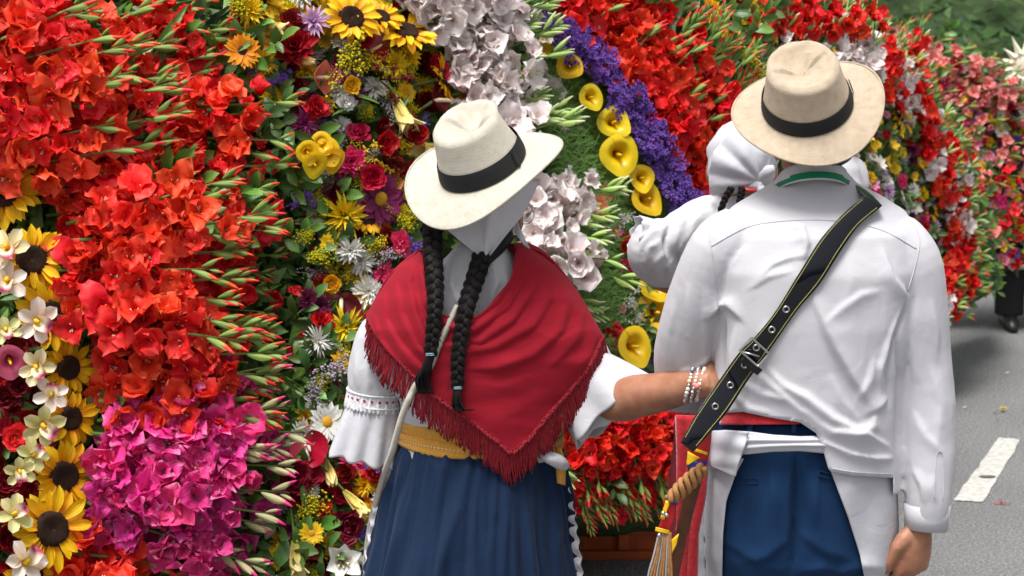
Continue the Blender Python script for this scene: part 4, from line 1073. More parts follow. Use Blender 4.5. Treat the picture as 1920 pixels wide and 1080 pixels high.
# purple statice band
band = [(1015, 40), (1060, 45), (1130, 100), (1190, 180), (1250, 280), (1300, 385), (1255, 400), (1215, 330), (1180, 250), (1120, 150), (1040, 100)]
for x, y in scatter(band, 14, tries=6000):
    flower(S1, 'statice', x, y, R.uniform(24, 31), R.uniform(.10, .15), R.uniform(-20, 20), R.uniform(-10, 30), label='purple statice tuft in the curved band beside the callas, ' + third((y - 40) / 361), group='purple statice tufts of the curved band', parts=False)
for x, y in scatter([(1200, 640), (1240, 640), (1225, 700), (1195, 700)], 16):
    flower(S1, 'statice', x, y, 16, .0, 0, 10, label='purple statice tuft low beside the man sleeve', group='purple statice tufts beside the man sleeve', parts=False)

# leafy sprigs, each leaf its own part
def sprig(px, py, ang, size, n, label, group, dark=False, dz=.04, S=S1):
    s = size * (S(px, py) / FPX) / .07
    a, M = axes(S, px, py, ang)
    root = empty('leafy_sprig', label=label, cat='leafy sprig', group=group)
    root.matrix_world = TR(*P(px, py, S(px, py) - dz)) @ M @ RY(-R.uniform(5, 30)) @ scl(s)
    for k in range(n):
        side = 1 if k % 2 else -1
        child('leaf', R.choice(DLEAVES if dark else LEAVES), root, TR(.022 * k, 0, .004) @ RZ(side * R.uniform(30, 65) * (1 if k < n - 1 else .1)) @ RX(R.uniform(-35, 35)) @ RY(R.uniform(-35, 10)) @ scl(R.uniform(.7, 1.1)))
    child('stem', STEMM, root, TR(-.02, 0, 0) @ Matrix.Diagonal((.022 * n + .02, .5, .5, 1)))
lp = [(420, 60), (480, 110), (530, 190), (565, 300), (580, 420), (575, 560), (580, 700), (560, 760), (520, 720), (540, 560), (530, 420), (500, 280), (450, 190)]
for x, y in scatter(lp, 34):
    sprig(x, y, R.uniform(-50, 70), R.uniform(38, 56), R.choice((5, 6, 7)), 'glossy green sprig in the leafy strip right of the red gladioli, ' + third((y - 60) / 701), 'green sprigs of the leafy strip', dz=R.uniform(.0, .05), dark=R.random() < .3)
for x, y in scatter([(230, 330), (420, 330), (440, 400), (350, 420), (230, 400)], 34):
    sprig(x, y, R.uniform(-40, 50), R.uniform(50, 66), 5, 'broad leaved green sprig between two red gladiolus banks', 'green sprigs between the red banks', dz=R.uniform(.0, .06))
for pl, lab in [([(395, 940), (520, 960), (560, 1090), (400, 1100)], 'below the magenta gladioli'), ([(150, 560), (240, 620), (250, 720), (180, 760), (140, 640)], 'between sunflowers and red gladioli'), ([(230, 60), (420, 40), (380, 210), (280, 200)], 'among the top left gladioli'),
                ([(450, -20), (600, -20), (560, 60), (450, 60)], 'at the top edge'), ([(150, 800), (200, 800), (200, 1000), (150, 1000)], 'between sunflowers and magenta gladioli'), ([(480, 880), (690, 900), (690, 1080), (480, 1090)], 'low beside the skirt')]:
    for x, y in scatter(pl, 56, tries=1500):
        sprig(x, y, R.uniform(-60, 80), R.uniform(44, 60), 5, 'green leafy sprig ' + lab, 'green sprigs ' + lab, dark=R.random() < .5, dz=R.uniform(-.02, .05))
for x, y in scatter([(1150, 480), (1240, 480), (1240, 690), (1150, 690)], 24, tries=1500):
    sprig(x, y, R.uniform(-60, 80), R.uniform(26, 36), 6, 'dark green sprig around the lower callas', 'dark sprigs around the lower callas', dark=True, dz=R.uniform(-.02, .04))
for x, y in scatter([(1210, 80), (1400, 40), (1420, 180), (1350, 260), (1250, 180)], 30, tries=1500):
    sprig(x, y, R.uniform(10, 80), R.uniform(30, 42), 6, 'green sprig behind the scarlet gladiolus buds', 'green sprigs behind the scarlet buds', dz=R.uniform(-.04, .03), dark=R.random() < .4)
for x, y in scatter([(1060, 880), (1270, 860), (1290, 910), (1060, 930)], 40, tries=1500):
    sprig(x, y, R.uniform(-110, -20), R.uniform(26, 38), 6, 'dark green sprig under the scarlet gladioli by the box', 'dark sprigs under the scarlet gladioli', dark=True, dz=R.uniform(-.04, .02))
for S, sl_, n_, lab in ((S2, slope2, 44, 'in the second flower bank'), (S2, [(1640, 60), (1700, 90), (1780, 200), (1850, 330), (1880, 520), (1800, 580), (1790, 400), (1740, 200)], 32, 'on the rim of the second flower bank'), (S3, [(1640, 60), (1800, 80), (1920, 170), (2000, 230), (2000, 500), (1850, 500), (1800, 250)], 36, 'in the farthest flower bank')):
    for x, y in scatter(sl_, n_, tries=2500):
        sprig(x, y, R.uniform(-40, 60), R.uniform(17, 26), 5, 'small green sprig ' + lab, 'small green sprigs ' + lab, dark=R.random() < .45, dz=R.uniform(.0, .05), S=S)
# sword leaves
for x, y, a, s in [(215, 150, 40, 1), (265, 130, 55, 1.2), (120, 30, 30, 1), (300, 380, -15, 1), (330, 420, -5, .9), (440, 620, -30, 1), (470, 650, -40, 1), (1290, 160, 40, 1), (1350, 150, 50, 1), (1250, 70, 60, 1), (560, 880, -80, .7), (690, 190, 200, .6), (735, 235, 55, .6), (640, 170, -20, .6)]:
    a0, M = axes(S1, x, y, a)
    o = bpy.data.objects.new('sword_leaf', R.choice(SWORD)); link(o)
    o.matrix_world = TR(*P(x, y, S1(x, y) - .09)) @ M @ RX(R.uniform(-50, 50)) @ scl(s * .8)
    tag(o, 'long green sword leaf poking out between the flowers', 'leaf', 'long sword leaves between the flowers')

# fern fringe: fine threadlike greenery (uncountable)
def threads(name, poly, S, n, label, mat, L=.05, tries=1):
    g = Geo(); k = 0
    xs = [p[0] for p in poly]; ys = [p[1] for p in poly]
    while k < n:
        x = R.uniform(min(xs), max(xs)); y = R.uniform(min(ys), max(ys))
        if not inpoly(x, y, poly): continue
        k += 1
        a, M = axes(S, x, y, R.uniform(-40, 40) + 15)
        c = P(x, y, S(x, y) - R.uniform(-.04, .06)); X = (M @ Vector((1, 0, 0))); Z = M @ Vector((0, 0, 1)); Yv = M @ Vector((0, 1, 0))
        l = L * R.uniform(.5, 1.3); w = .0013
        bend = R.uniform(-.3, .5)
        pts = [c, c + X * l * .5 + Yv * l * R.uniform(-.15, .15) + Z * l * .12, c + X * l + Yv * l * R.uniform(-.3, .3) + Z * l * bend * .4]
        for q in range(2):
            A, B = pts[q], pts[q + 1]
            g.add([A - Yv * w, A + Yv * w, B + Yv * w * .6, B - Yv * w * .6], [(0, 1, 2, 3)], [(q / 2, 0), (q / 2, 1), (q / 2 + .5, 1), (q / 2 + .5, 0)])
            for z in range(3):      # side needles
                D = A.lerp(B, R.random()); e = (Yv * R.choice((-1, 1)) + X * .8 + Z * R.uniform(-.4, .6)) * l * .16
                g.add([D - X * .0012, D + X * .0012, D + e], [(0, 1, 2)], [(.2, 0), (.3, 0), (1, 1)])
    o = g.build(name, mat, smooth=False)
    return tag(o, label, 'ferns', kind='stuff')
FERN = petal_mat('fern_green', [(0, (0.08, 0.17, 0.03)), (1, (0.20, 0.36, 0.08))], rough=.6, trans=.15, vary=.1)
threads('fern_greenery', [(880, -40), (1010, -20), (1060, 60), (1100, 130), (1130, 240), (1150, 350), (1180, 520), (1170, 690), (1080, 690), (1040, 520), (1020, 300), (1000, 140), (890, 20)], S1, 6500, 'threadlike green fern strip between the pale gladioli and the callas', FERN, .065)
threads('fern_greenery', [(1130, 120), (1200, 230), (1250, 380), (1260, 460), (1150, 470), (1150, 300), (1110, 200)], S1, 1600, 'dark fern fronds around the yellow callas', DLEAF, .045)
threads('fern_greenery', [(1040, 800), (1100, 790), (1090, 900), (1050, 900)], S1, 300, 'fern wisps beside the woman sash', FERN, .04)
# under layer of foliage on all slopes (uncountable)
def understory(S, poly, n, size, label, inset=(-.06, .0)):
    g = Geo(); xs = [p[0] for p in poly]; ys = [p[1] for p in poly]; k = 0
    while k < n:
        x = R.uniform(min(xs), max(xs)); y = R.uniform(min(ys), max(ys))
        if not inpoly(x, y, poly): continue
        k += 1
        c = P(x, y, S(x, y) - R.uniform(*inset)); s = size * R.uniform(.6, 1.3)
        u = Vector((R.gauss(0, 1), R.gauss(0, .6) - .2, R.gauss(0, 1))).normalized(); w = u.cross(Vector((R.gauss(0, .6), -1, R.gauss(.3, .6)))).normalized(); nn = u.cross(w)
        u *= s; w *= s * .26
        g.add([c, c + u * .35 + w, c + u + nn * s * .2, c + u * .35 - w, c + u * .5 + nn * s * .04], [(0, 1, 4), (1, 2, 4), (2, 3, 4), (3, 0, 4)], [(0, .5), (.5, 1), (1, .5), (.5, 0), (.6, .5)], m=0 if R.random() < .6 else 1)
    return tag(g.build('understory_leaves', [DLEAF, LEAF], smooth=False), label, 'foliage', kind='stuff')
understory(S1, [(-400, -250), (1480, -250), (1480, 900), (1300, 940), (1000, 940), (1000, 1200), (-400, 1200)], 11000, .06, 'dark leaves packed between the flowers of the near bank')
understory(S2, [(1480, 40), (1640, 60), (1700, 95), (1780, 210), (1850, 400), (1880, 530), (1800, 590), (1500, 600)], 2600, .05, 'dark leaves packed between the flowers of the second bank')
understory(S3, [(1600, 50), (1700, 55), (1800, 85), (1920, 170), (2060, 250), (2060, 505), (1840, 505), (1700, 300)], 2200, .055, 'dark leaves packed between the flowers of the farthest bank')
# ------------------------------------------------------------ people
SKIN, nt, b = new_mat('skin')
b.inputs['Base Color'].default_value = (.36, .165, .095, 1); b.inputs['Roughness'].default_value = .5
b.inputs['Subsurface Weight'].default_value = .15; b.inputs['Subsurface Radius'].default_value = (.01, .004, .002); b.inputs['Subsurface Scale'].default_value = .5
tc = N(nt, 'ShaderNodeTexCoord'); nz = N(nt, 'ShaderNodeTexNoise'); nz.inputs['Scale'].default_value = 28; nz.inputs['Detail'].default_value = 8
nt.links.new(tc.outputs['Object'], nz.inputs['Vector'])
rp = ramp(nt, [(.32, (.29, .115, .062)), (.68, (.43, .20, .118))]); nt.links.new(nz.outputs[0], rp.inputs[0]); nt.links.new(rp.outputs[0], b.inputs['Base Color'])
n3 = N(nt, 'ShaderNodeTexNoise'); n3.inputs['Scale'].default_value = 500; nt.links.new(tc.outputs['Object'], n3.inputs['Vector'])
bp = N(nt, 'ShaderNodeBump'); bp.inputs['Distance'].default_value = .0006; nt.links.new(n3.outputs[0], bp.inputs['Height']); nt.links.new(bp.outputs[0], b.inputs['Normal'])
HAIR = plain('black_hair', (.012, .009, .008), .5, noise_s=0, spec=.25)
nt = HAIR.node_tree; b = nt.nodes['Principled BSDF']
uvn = N(nt, 'ShaderNodeUVMap'); mp = N(nt, 'ShaderNodeMapping'); mp.inputs['Scale'].default_value = (1.2, 42, 1); nt.links.new(uvn.outputs[0], mp.inputs[0])
hz = N(nt, 'ShaderNodeTexNoise'); hz.inputs['Scale'].default_value = 1.0; hz.inputs['Detail'].default_value = 4; nt.links.new(mp.outputs[0], hz.inputs['Vector'])
hb = N(nt, 'ShaderNodeBump'); hb.inputs['Distance'].default_value = .004; hb.inputs['Strength'].default_value = .9; nt.links.new(hz.outputs[0], hb.inputs['Height']); nt.links.new(hb.outputs[0], b.inputs['Normal'])
hr = ramp(nt, [(.35, (.003, .0025, .0025)), (.7, (.016, .012, .011))]); nt.links.new(hz.outputs[0], hr.inputs[0]); nt.links.new(hr.outputs[0], b.inputs['Base Color'])

W_SHIRT = cloth_mat('white_shirt_cotton', (.57, .56, .595), weave=1500, wr=.0004, crumple=16, cr=.0025, amt=.015, trans=.06, sheen=.1)
W_BLOUSE = cloth_mat('white_blouse_cotton', (.60, .595, .63), weave=1400, wr=.0004, crumple=22, cr=.003, amt=.02, trans=.1, sheen=.1)
W_APRON = cloth_mat('white_apron_cotton', (.55, .55, .595), weave=1300, wr=.0005, crumple=20, cr=.003, amt=.02, trans=.06, sheen=.1)
NAVY = cloth_mat('navy_cloth', (.006, .031, .092), weave=1400, wr=.0005, crumple=9, cr=.002, amt=.08, sheen=.03)
NAVYS = cloth_mat('navy_skirt_cloth', (.007, .021, .058), weave=900, wr=.001, crumple=14, cr=.003, amt=.16, sheen=.05)
CRIM = cloth_mat('crimson_shawl_wool', (.28, .006, .018), weave=1100, wr=.0008, crumple=12, cr=.002, amt=.1, sheen=.03)
CRIMF = plain('crimson_fringe', (.24, .005, .015), .8, noise_s=300, noise_amt=.3)
OCHRE = cloth_mat('ochre_sash_cloth', (.62, .30, .045), weave=700, wr=.001, crumple=20, cr=.003, amt=.15)
REDW = cloth_mat('red_wool', (.42, .012, .02), weave=400, wr=.002, crumple=25, cr=.004, amt=.25, sheen=.4)
GREENR = cloth_mat('green_ribbon', (.006, .20, .085), weave=800, wr=.0005, crumple=10, cr=.001)

def evaluated(o, mods):
    for t, kw in mods:
        m = o.modifiers.new(t.lower(), t)
        for k, v in kw.items(): setattr(m, k, v)
    dg = bpy.context.evaluated_depsgraph_get(); dg.update()
    ev = o.evaluated_get(dg)
    me = bpy.data.meshes.new_from_object(ev)
    old = o.data; o.modifiers.clear(); o.data = me; bpy.data.meshes.remove(old)
    me.polygons.foreach_set('use_smooth', [True] * len(me.polygons))
    return o

def organic(name, pieces, vox, smooth, mat, parent=None):
    """several closed lofts fused into one continuous skin"""
    g = Geo()
    for p in pieces: g.add(*p)
    o = mk(name, g.v, g.f, mat, parent)
    bm = bmesh.new(); bm.from_mesh(o.data); bmesh.ops.recalc_face_normals(bm, faces=bm.faces); bm.to_mesh(o.data); bm.free()
    evaluated(o, [('REMESH', dict(mode='VOXEL', voxel_size=vox, adaptivity=0.0)), ('SMOOTH', dict(factor=.5, iterations=smooth))])
    if not o.data.materials: o.data.materials.append(mat)
    return o

def co(o):
    a = np.empty(len(o.data.vertices) * 3); o.data.vertices.foreach_get('co', a); return a.reshape(-1, 3)
def setco(o, a): o.data.vertices.foreach_set('co', a.ravel()); o.data.update()
def nrm(o):
    a = np.empty(len(o.data.vertices) * 3); o.data.vertices.foreach_get('normal', a); return a.reshape(-1, 3)

def dist_poly(x, y, pl):
    best = np.full(len(x), 1e9); tt = np.zeros(len(x)); side = np.zeros(len(x))
    n = len(pl) - 1
    for i in range(n):
        ax, ay = pl[i][:2]; bx, by = pl[i + 1][:2]
        dx, dy = bx - ax, by - ay; L2 = dx * dx + dy * dy
        t = np.clip(((x - ax) * dx + (y - ay) * dy) / L2, 0, 1)
        ex, ey = x - ax - t * dx, y - ay - t * dy
        d = np.hypot(ex, ey); k = d < best
        best[k] = d[k]; tt[k] = ((i + t) / n)[k]; side[k] = np.sign(dx * ey - dy * ex)[k]
    return best, tt, side

def folds(o, FL, origin=(0, 0, 0)):
    """push cloth in and out along fold lines on its near side; each fold: points, height (m), width (px), sharpness side"""
    V = co(o); Nn = nrm(o)
    W = V + np.array(origin)
    x, y = proj(W)
    face = np.clip(-Nn @ np.array(FWD) * 2.2 + .25, 0, 1)
    disp = np.zeros(len(V))
    for f in FL:
        pl, h, w = f[:3]; sk = f[3] if len(f) > 3 else .35; w = w * .85
        d, t, s = dist_poly(x, y, pl)
        fade = np.clip(np.sin(np.pi * np.clip(t * .96 + .02, 0, 1)), 0, 1) ** .8
        wf = w * (.55 + .45 * fade)
        # one steep flank, one long soft flank
        steep = np.where((s > 0) == (sk > 0), 1.0, 0.0) if sk != 0 else np.full(len(d), .5)
        g1 = np.exp(-(d / (.55 * wf)) ** 2); g2 = np.exp(-(d / (1.5 * wf)) ** 1.5)
        disp += 1.25 * h * fade * (steep * g1 + (1 - steep) * g2)
    V += Nn * (disp * face)[:, None]
    setco(o, V)

def wrinkle(o, amp, sc, seed=0, stretch=(1, 1, 1)):
    V = co(o); Nn = nrm(o); d = np.empty(len(V))
    for i, v in enumerate(V):
        d[i] = noise.noise(Vector((v[0] * sc * stretch[0] + seed, v[1] * sc * stretch[1], v[2] * sc * stretch[2])))
    d = (1 - np.abs(d) * 2.2) ** 2 * np.sign(1 - np.abs(d) * 2.2) - .4
    V += Nn * (d * amp)[:, None]; setco(o, V)

def cut(o, keep, pl=None, inward=None):
    """remove the verts where keep is False, then draw the new edge onto the hem line"""
    V = co(o); x, y = proj(V)
    k = keep(x, y, V)
    bm = bmesh.new(); bm.from_mesh(o.data); bm.verts.ensure_lookup_table()
    bmesh.ops.delete(bm, geom=[v for v in bm.verts if not k[v.index]], context='VERTS')
    if pl:
        for v in bm.verts:
            if v.is_boundary:
                px, py = proj([v.co]); best = None
                for i in range(len(pl) - 1):
                    a, c = Vector(pl[i]), Vector(pl[i + 1]); d = c - a
                    t = max(0, min(1, (Vector((px[0], py[0])) - a).dot(d) / d.length_squared)); q = a + d * t
                    dd = (q - Vector((px[0], py[0]))).length
                    if best is None or dd < best[0]: best = (dd, q)
                if best[0] < 14: v.co = P(best[1].x, best[1].y, v.co.y)
    bm.to_mesh(o.data); bm.free()
    o.data.polygons.foreach_set('use_smooth', [True] * len(o.data.polygons))

def rows(L, n=40):
    """stack of horizontal ellipses: py, left px, right px, centre depth, half thickness"""
    V = []
    for (py, l, r, Y, bb) in L:
        c = P((l + r) / 2, py, Y); a = (r - l) / 2 * ((P(1000, py, Y) - P(900, py, Y)).x / 100)
        for j in range(n):
            ph = 2 * math.pi * j / n
            cs, sn = math.cos(ph), math.sin(ph)
            V.append((c.x + a * math.copysign(abs(cs) ** .85, cs), c.y + bb * math.copysign(abs(sn) ** .85, sn), c.z))
    F = grid_faces(len(L), n, True)
    F.append(tuple(range(n))); F.append(tuple((len(L) - 1) * n + j for j in range(n))[::-1])
    return V, F

def tpx(L, n=16, k=5, flat=1.0):
    """limb through points given as px, py, depth, radius in px"""
    p = spline([P(a[0], a[1], a[2]) for a in L], k)
    rs = []
    R_ = [a[3] * a[2] / FPX for a in L]
    for i in range(len(L) - 1):
        for j in range(k):
            t = j / k; t = t * t * (3 - 2 * t) * .4 + t * .6
            rs.append(R_[i] * (1 - t) + R_[i + 1] * t)
    rs.append(R_[-1])
    return tube(p, rs, n, True, flat)

def bvh(objs):
    V = []; F = []
    for o in objs:
        n = len(V); V += [v.co.copy() for v in o.data.vertices]; F += [tuple(i + n for i in p.vertices) for p in o.data.polygons]
    return BVHTree.FromPolygons(V, F)
def hit(tree, px, py, default, off):
    d = (P(px, py, 1) - CAM).normalized()
    h = tree.ray_cast(CAM, d)
    if h[0] is None: return default
    return h[0].y - off

def sheet(name, L, Rr, nu, nv, depth, mat, parent, thick=.002, dispf=None, uvs=True):
    """cloth sheet spanned between two edge lines given in picture points, lying at real depth"""
    def along(pl, t):
        ds = [0]
        for a, c in zip(pl, pl[1:]): ds.append(ds[-1] + math.hypot(c[0] - a[0], c[1] - a[1]))
        s = t * ds[-1]
        for i in range(len(pl) - 1):
            if s <= ds[i + 1] or i == len(pl) - 2:
                u = (s - ds[i]) / max(1e-6, ds[i + 1] - ds[i]); return (pl[i][0] + (pl[i + 1][0] - pl[i][0]) * u, pl[i][1] + (pl[i + 1][1] - pl[i][1]) * u)
    V = []; UV = []
    for i in range(nv):
        t = i / (nv - 1); a = along(L, t); c = along(Rr, t)
        for j in range(nu):
            s = j / (nu - 1)
            x = a[0] + (c[0] - a[0]) * s; y = a[1] + (c[1] - a[1]) * s
            Y = depth(x, y)
            if dispf: Y -= dispf(s, t, x, y)
            V.append(P(x, y, Y)); UV.append((s, t))
    o = mk(name, V, grid_faces(nv, nu), mat, parent, UV)
    if thick:
        m = o.modifiers.new('thickness', 'SOLIDIFY'); m.thickness = thick; m.offset = -1
    return o

def ell(rowsL, off):
    """depth of the near side of a stack of ellipses"""
    def f(x, y):
        L = rowsL
        if y <= L[0][0]: q = L[0][1:]
        elif y >= L[-1][0]: q = L[-1][1:]
        else:
            for a, c in zip(L, L[1:]):
                if y <= c[0]:
                    t = (y - a[0]) / (c[0] - a[0]); q = [m + (n_ - m) * t for m, n_ in zip(a[1:], c[1:])]; break
        cx = (q[0] + q[1]) / 2; r = (q[1] - q[0]) / 2
        u = min(1, abs((x - cx) / r))
        return q[2] - q[3] * math.sqrt(max(0, 1 - u ** 2.3)) - off
    return f

# ---------------------------------------------------- straw hats
def straw(name, c1, c2, c3):
    m, nt, b = new_mat(name); L = nt.links.new
    uv = N(nt, 'ShaderNodeUVMap')
    mp = N(nt, 'ShaderNodeMapping'); mp.inputs['Scale'].default_value = (1, 1, 1); L(uv.outputs[0], mp.inputs[0])
    sp = N(nt, 'ShaderNodeSeparateXYZ'); L(mp.outputs[0], sp.inputs[0])
    def sine(out, f):
        a = N(nt, 'ShaderNodeMath', operation='MULTIPLY'); a.inputs[1].default_value = f; L(out, a.inputs[0])
        s = N(nt, 'ShaderNodeMath', operation='SINE'); L(a.outputs[0], s.inputs[0]); return s.outputs[0]
    s1 = sine(sp.outputs[0], 2 * math.pi * 190); s2 = sine(sp.outputs[1], 2 * math.pi * 95)
    mu = N(nt, 'ShaderNodeMath', operation='MULTIPLY'); L(s1, mu.inputs[0]); L(s2, mu.inputs[1])
    tc = N(nt, 'ShaderNodeTexCoord'); nz = N(nt, 'ShaderNodeTexNoise'); nz.inputs['Scale'].default_value = 60; nz.inputs['Detail'].default_value = 7; L(tc.outputs['Object'], nz.inputs[0])
    # rings of the plait, broad and faint
    s3 = sine(sp.outputs[1], 2 * math.pi * 21)
    a = N(nt, 'ShaderNodeMath', operation='MULTIPLY_ADD'); L(mu.outputs[0], a.inputs[0]); a.inputs[1].default_value = .2; L(nz.outputs[0], a.inputs[2])
    a2 = N(nt, 'ShaderNodeMath', operation='MULTIPLY_ADD'); L(s3, a2.inputs[0]); a2.inputs[1].default_value = .07; L(a.outputs[0], a2.inputs[2])
    r = ramp(nt, [(.1, c1), (.45, c2), (.9, c3)]); L(a2.outputs[0], r.inputs[0]); L(r.outputs[0], b.inputs['Base Color'])
    b.inputs['Roughness'].default_value = .6; b.inputs['Specular IOR Level'].default_value = .25
    bp = N(nt, 'ShaderNodeBump'); bp.inputs['Distance'].default_value = .006; bp.inputs['Strength'].default_value = .7; L(a2.outputs[0], bp.inputs['Height'])
    b2 = N(nt, 'ShaderNodeBump'); b2.inputs['Distance'].default_value = .0012; b2.inputs['Strength'].default_value = .5; L(nz.outputs[0], b2.inputs['Height']); L(bp.outputs[0], b2.inputs['Normal'])
    L(b2.outputs[0], b.inputs['Normal'])
    return m
STRAW_W = straw('bleached_straw', (.66, .57, .42), (.80, .74, .62), (.86, .82, .74))
STRAW_M = straw('natural_straw', (.58, .44, .30), (.75, .60, .44), (.82, .70, .56))
FELT = plain('black_ribbon', (.010, .010, .012), .75, noise_s=600, noise_amt=.5, bump=.0006, bump_s=900)

def hat(parent, c, n, front, Rb, rc, hc, mat, bandh, dips, tint_edge, droop, dent=1.0, pinch=1.0, seed=0):
    """c centre of the head opening, n up axis of the hat, front its front"""
    z = n.normalized(); x = (front - z * front.dot(z)).normalized(); y = z.cross(x)
    M = TR(*c) @ Matrix((x, y, z)).transposed().to_4x4()
    na = 96; V = []; UV = []
    ea = 1.10                                   # head is longer than wide
    prof = []
    for i in range(17): t = i / 16; prof.append(('b', t))
    for i in range(1, 15): t = i / 14; prof.append(('s', t))
    for i in range(1, 15): t = i / 14; prof.append(('t', t))
    for k, (kind, t) in enumerate(prof):
        for j in range(na):
            a = 2 * math.pi * j / na; ca, sa = math.cos(a), math.sin(a)
            rbase_x, rbase_y = rc * ea, rc
            if kind == 'b':
                q = 1 - t                        # 1 outer edge, 0 at crown
                rx = rbase_x + (Rb * 1.03 - rbase_x) * q; ry = rbase_y + (Rb - rbase_y) * q
                zz = droop * q ** 1.6 + dips(a) * q ** 2.0 + .003 * math.sin(3 * a + seed) * q
                px, py_ = rx * ca, ry * sa; v = q
            elif kind == 's':
                wdt = 1 - .20 * t ** 1.5 - .03 * math.sin(math.pi * t)
                px, py_ = rbase_x * wdt * ca, rbase_y * wdt * sa
                zz = hc * (t ** .95) * (1 + .06 * ca)
                # front pinches
                pin = pinch * .016 * t ** 1.5 * (math.exp(-((a - .75) / .35) ** 2) + math.exp(-((a - (2 * math.pi - .75)) / .35) ** 2))
                px *= 1 - pin / rc * .6; py_ *= 1 - pin / rc * 1.6
                v = 1 + t * .7
            else:
                q = 1 - t
                px, py_ = rbase_x * .80 * q ** .8 * ca, rbase_y * .80 * q ** .8 * sa
                px = px * (1 if q > 0 else 0)
                top = hc * (1 + .06 * ca * q)
                rim = .012 * math.sin(math.pi * min(1, t * 2.2)) ** .7 if t < .45 else 0
                dome = .011 * (1 - q ** 2.2)
                # teardrop dent, deepest toward the front, with a fold down its middle
                dx = px / (rc * ea) - .08; dy = py_ / rc
                dn = math.exp(-((dx / .58) ** 2 + (dy / (.34 + .12 * (dx < 0))) ** 2) ** 1.3)
                ridge = math.exp(-((dy / .10) ** 2)) * math.exp(-((dx) / .3) ** 2)
                zz = top + dome + .006 * math.sin(math.pi * min(1, t * 3)) - dent * (.030 * dn) + .002 * ridge
                v = 1.7 + t * .8
            V.append(M @ Vector((px, py_, zz))); UV.append((j / na, v))
    n_out = 17
    F = grid_faces(len(prof), na, True)
    h = mk('straw_hat', V, F, mat, parent, UV)
    # the uv seam: last column wraps
    uvl = h.data.uv_layers[0].data
    for p in h.data.polygons:
        us = [uvl[l].uv[0] for l in p.loop_indices]
        if max(us) - min(us) > .5:
            for l in p.loop_indices:
                if uvl[l].uv[0] < .5: uvl[l].uv[0] += 1
    md = h.modifiers.new('thickness', 'SOLIDIFY'); md.thickness = .0022; md.offset = -1
    # ribbon
    V = []; nb = 7
    for i in range(nb):
        t = i / (nb - 1) * bandh / hc
        for j in range(na):
            a = 2 * math.pi * j / na; ca, sa = math.cos(a), math.sin(a)
            wdt = 1 - .20 * t ** 1.5 - .03 * math.sin(math.pi * t)
            e = .0022 - (.0012 if i in (0, nb - 1) else 0)
            V.append(M @ Vector(((rc * ea * wdt + e) * ca, (rc * wdt + e) * sa, hc * t ** .95 * (1 + .06 * ca) + .002)))
    bnd = mk('hat_band', V, grid_faces(nb, na, True), FELT, h)
    # ribbon bow seam at the side
    bw = []
    for i in range(6):
        a = -1.75 + i * .022
        for k in range(6):
            t = (k / 5) * bandh * .96 / hc + .002
            wdt = 1 - .20 * t ** 1.5 - .03 * math.sin(math.pi * t)
            ee = .0042 + .0018 * math.sin(math.pi * i / 5)
            bw.append(M @ Vector(((rc * ea * wdt + ee) * math.cos(a), (rc * wdt + ee) * math.sin(a), hc * t ** .95 + .0025)))
    mk('ribbon_fold', bw, grid_faces(6, 6), FELT, h)
    # edge binding of the brim
    pts = []
    for j in range(na + 1):
        a = 2 * math.pi * j / na
        pts.append(M @ Vector((Rb * 1.03 * math.cos(a), Rb * math.sin(a), droop + dips(a) + .003 * math.sin(3 * a + seed))))
    v, f, uv = tube(pts, .0024, 6, False)
    mk('brim_edge', v, f, tint_edge, h, [(u * 8, w) for u, w in uv])
    return h
# ---------------------------------------------------- the man
def head_pieces(c, up, front, r=.094):
    """skull, jaw, nose, ears, lips as overlapping forms; c is the middle of the head"""
    z = up.normalized(); x = (front - z * front.dot(z)).normalized(); y = z.cross(x)
    M = TR(*c) @ Matrix((x, y, z)).transposed().to_4x4()
    out = []
    def b(cx, cy, cz, rr, sc): 
        v, f, uv = ball((0, 0, 0), rr, 18, sc); out.append(([M @ Vector((p[0] + cx, p[1] + cy, p[2] + cz)) for p in v], f, uv))
    b(-.008, 0, .02, r, (1.05, .82, 1.0)); b(.022, 0, -.045, .062, (1.0, .88, 1.1)); b(.052, 0, -.088, .026, (1, 1.1, .9))
    b(.098, 0, -.016, .012, (1.1, 1.1, 2.0)); b(.104, 0, -.03, .014, (1, 1.2, .8)); b(.088, 0, -.06, .014, (.8, 1.7, .45)); b(.086, 0, -.072, .013, (.8, 1.5, .45))
    for s in (-1, 1):
        b(-.005, s * .078, -.015, .024, (.75, .28, 1.3)); b(.075, s * .033, .012, .016, (.7, 1.3, .6)); b(.066, s * .04, -.03, .022, (.8, 1, .9)); b(.08, s * .034, .028, .012, (.7, 1.9, .5))
    return out, M

def face_parts(parent, M):
    for s in (-1, 1):
        v, f, uv = ball((0, 0, 0), .0115, 12); mk('eye', [M @ Vector((p[0] + .080, p[1] + s * .033, p[2] + .004)) for p in v], f, EYEM, parent, uv)
        pts = [M @ Vector((.089 - .006 * abs(t), s * (.033 + .02 * t), .026 + .004 * (1 - t * t))) for t in (-1, -.5, 0, .5, 1)]
        v, f, uv = tube(pts, [.001, .003, .0032, .0028, .001], 6); mk('eyebrow', v, f, HAIR, parent, uv)
EYEM, nt_, b_ = new_mat('eye')
uv_ = N(nt_, 'ShaderNodeTexCoord'); b_.inputs['Base Color'].default_value = (.25, .2, .17, 1); b_.inputs['Roughness'].default_value = .1

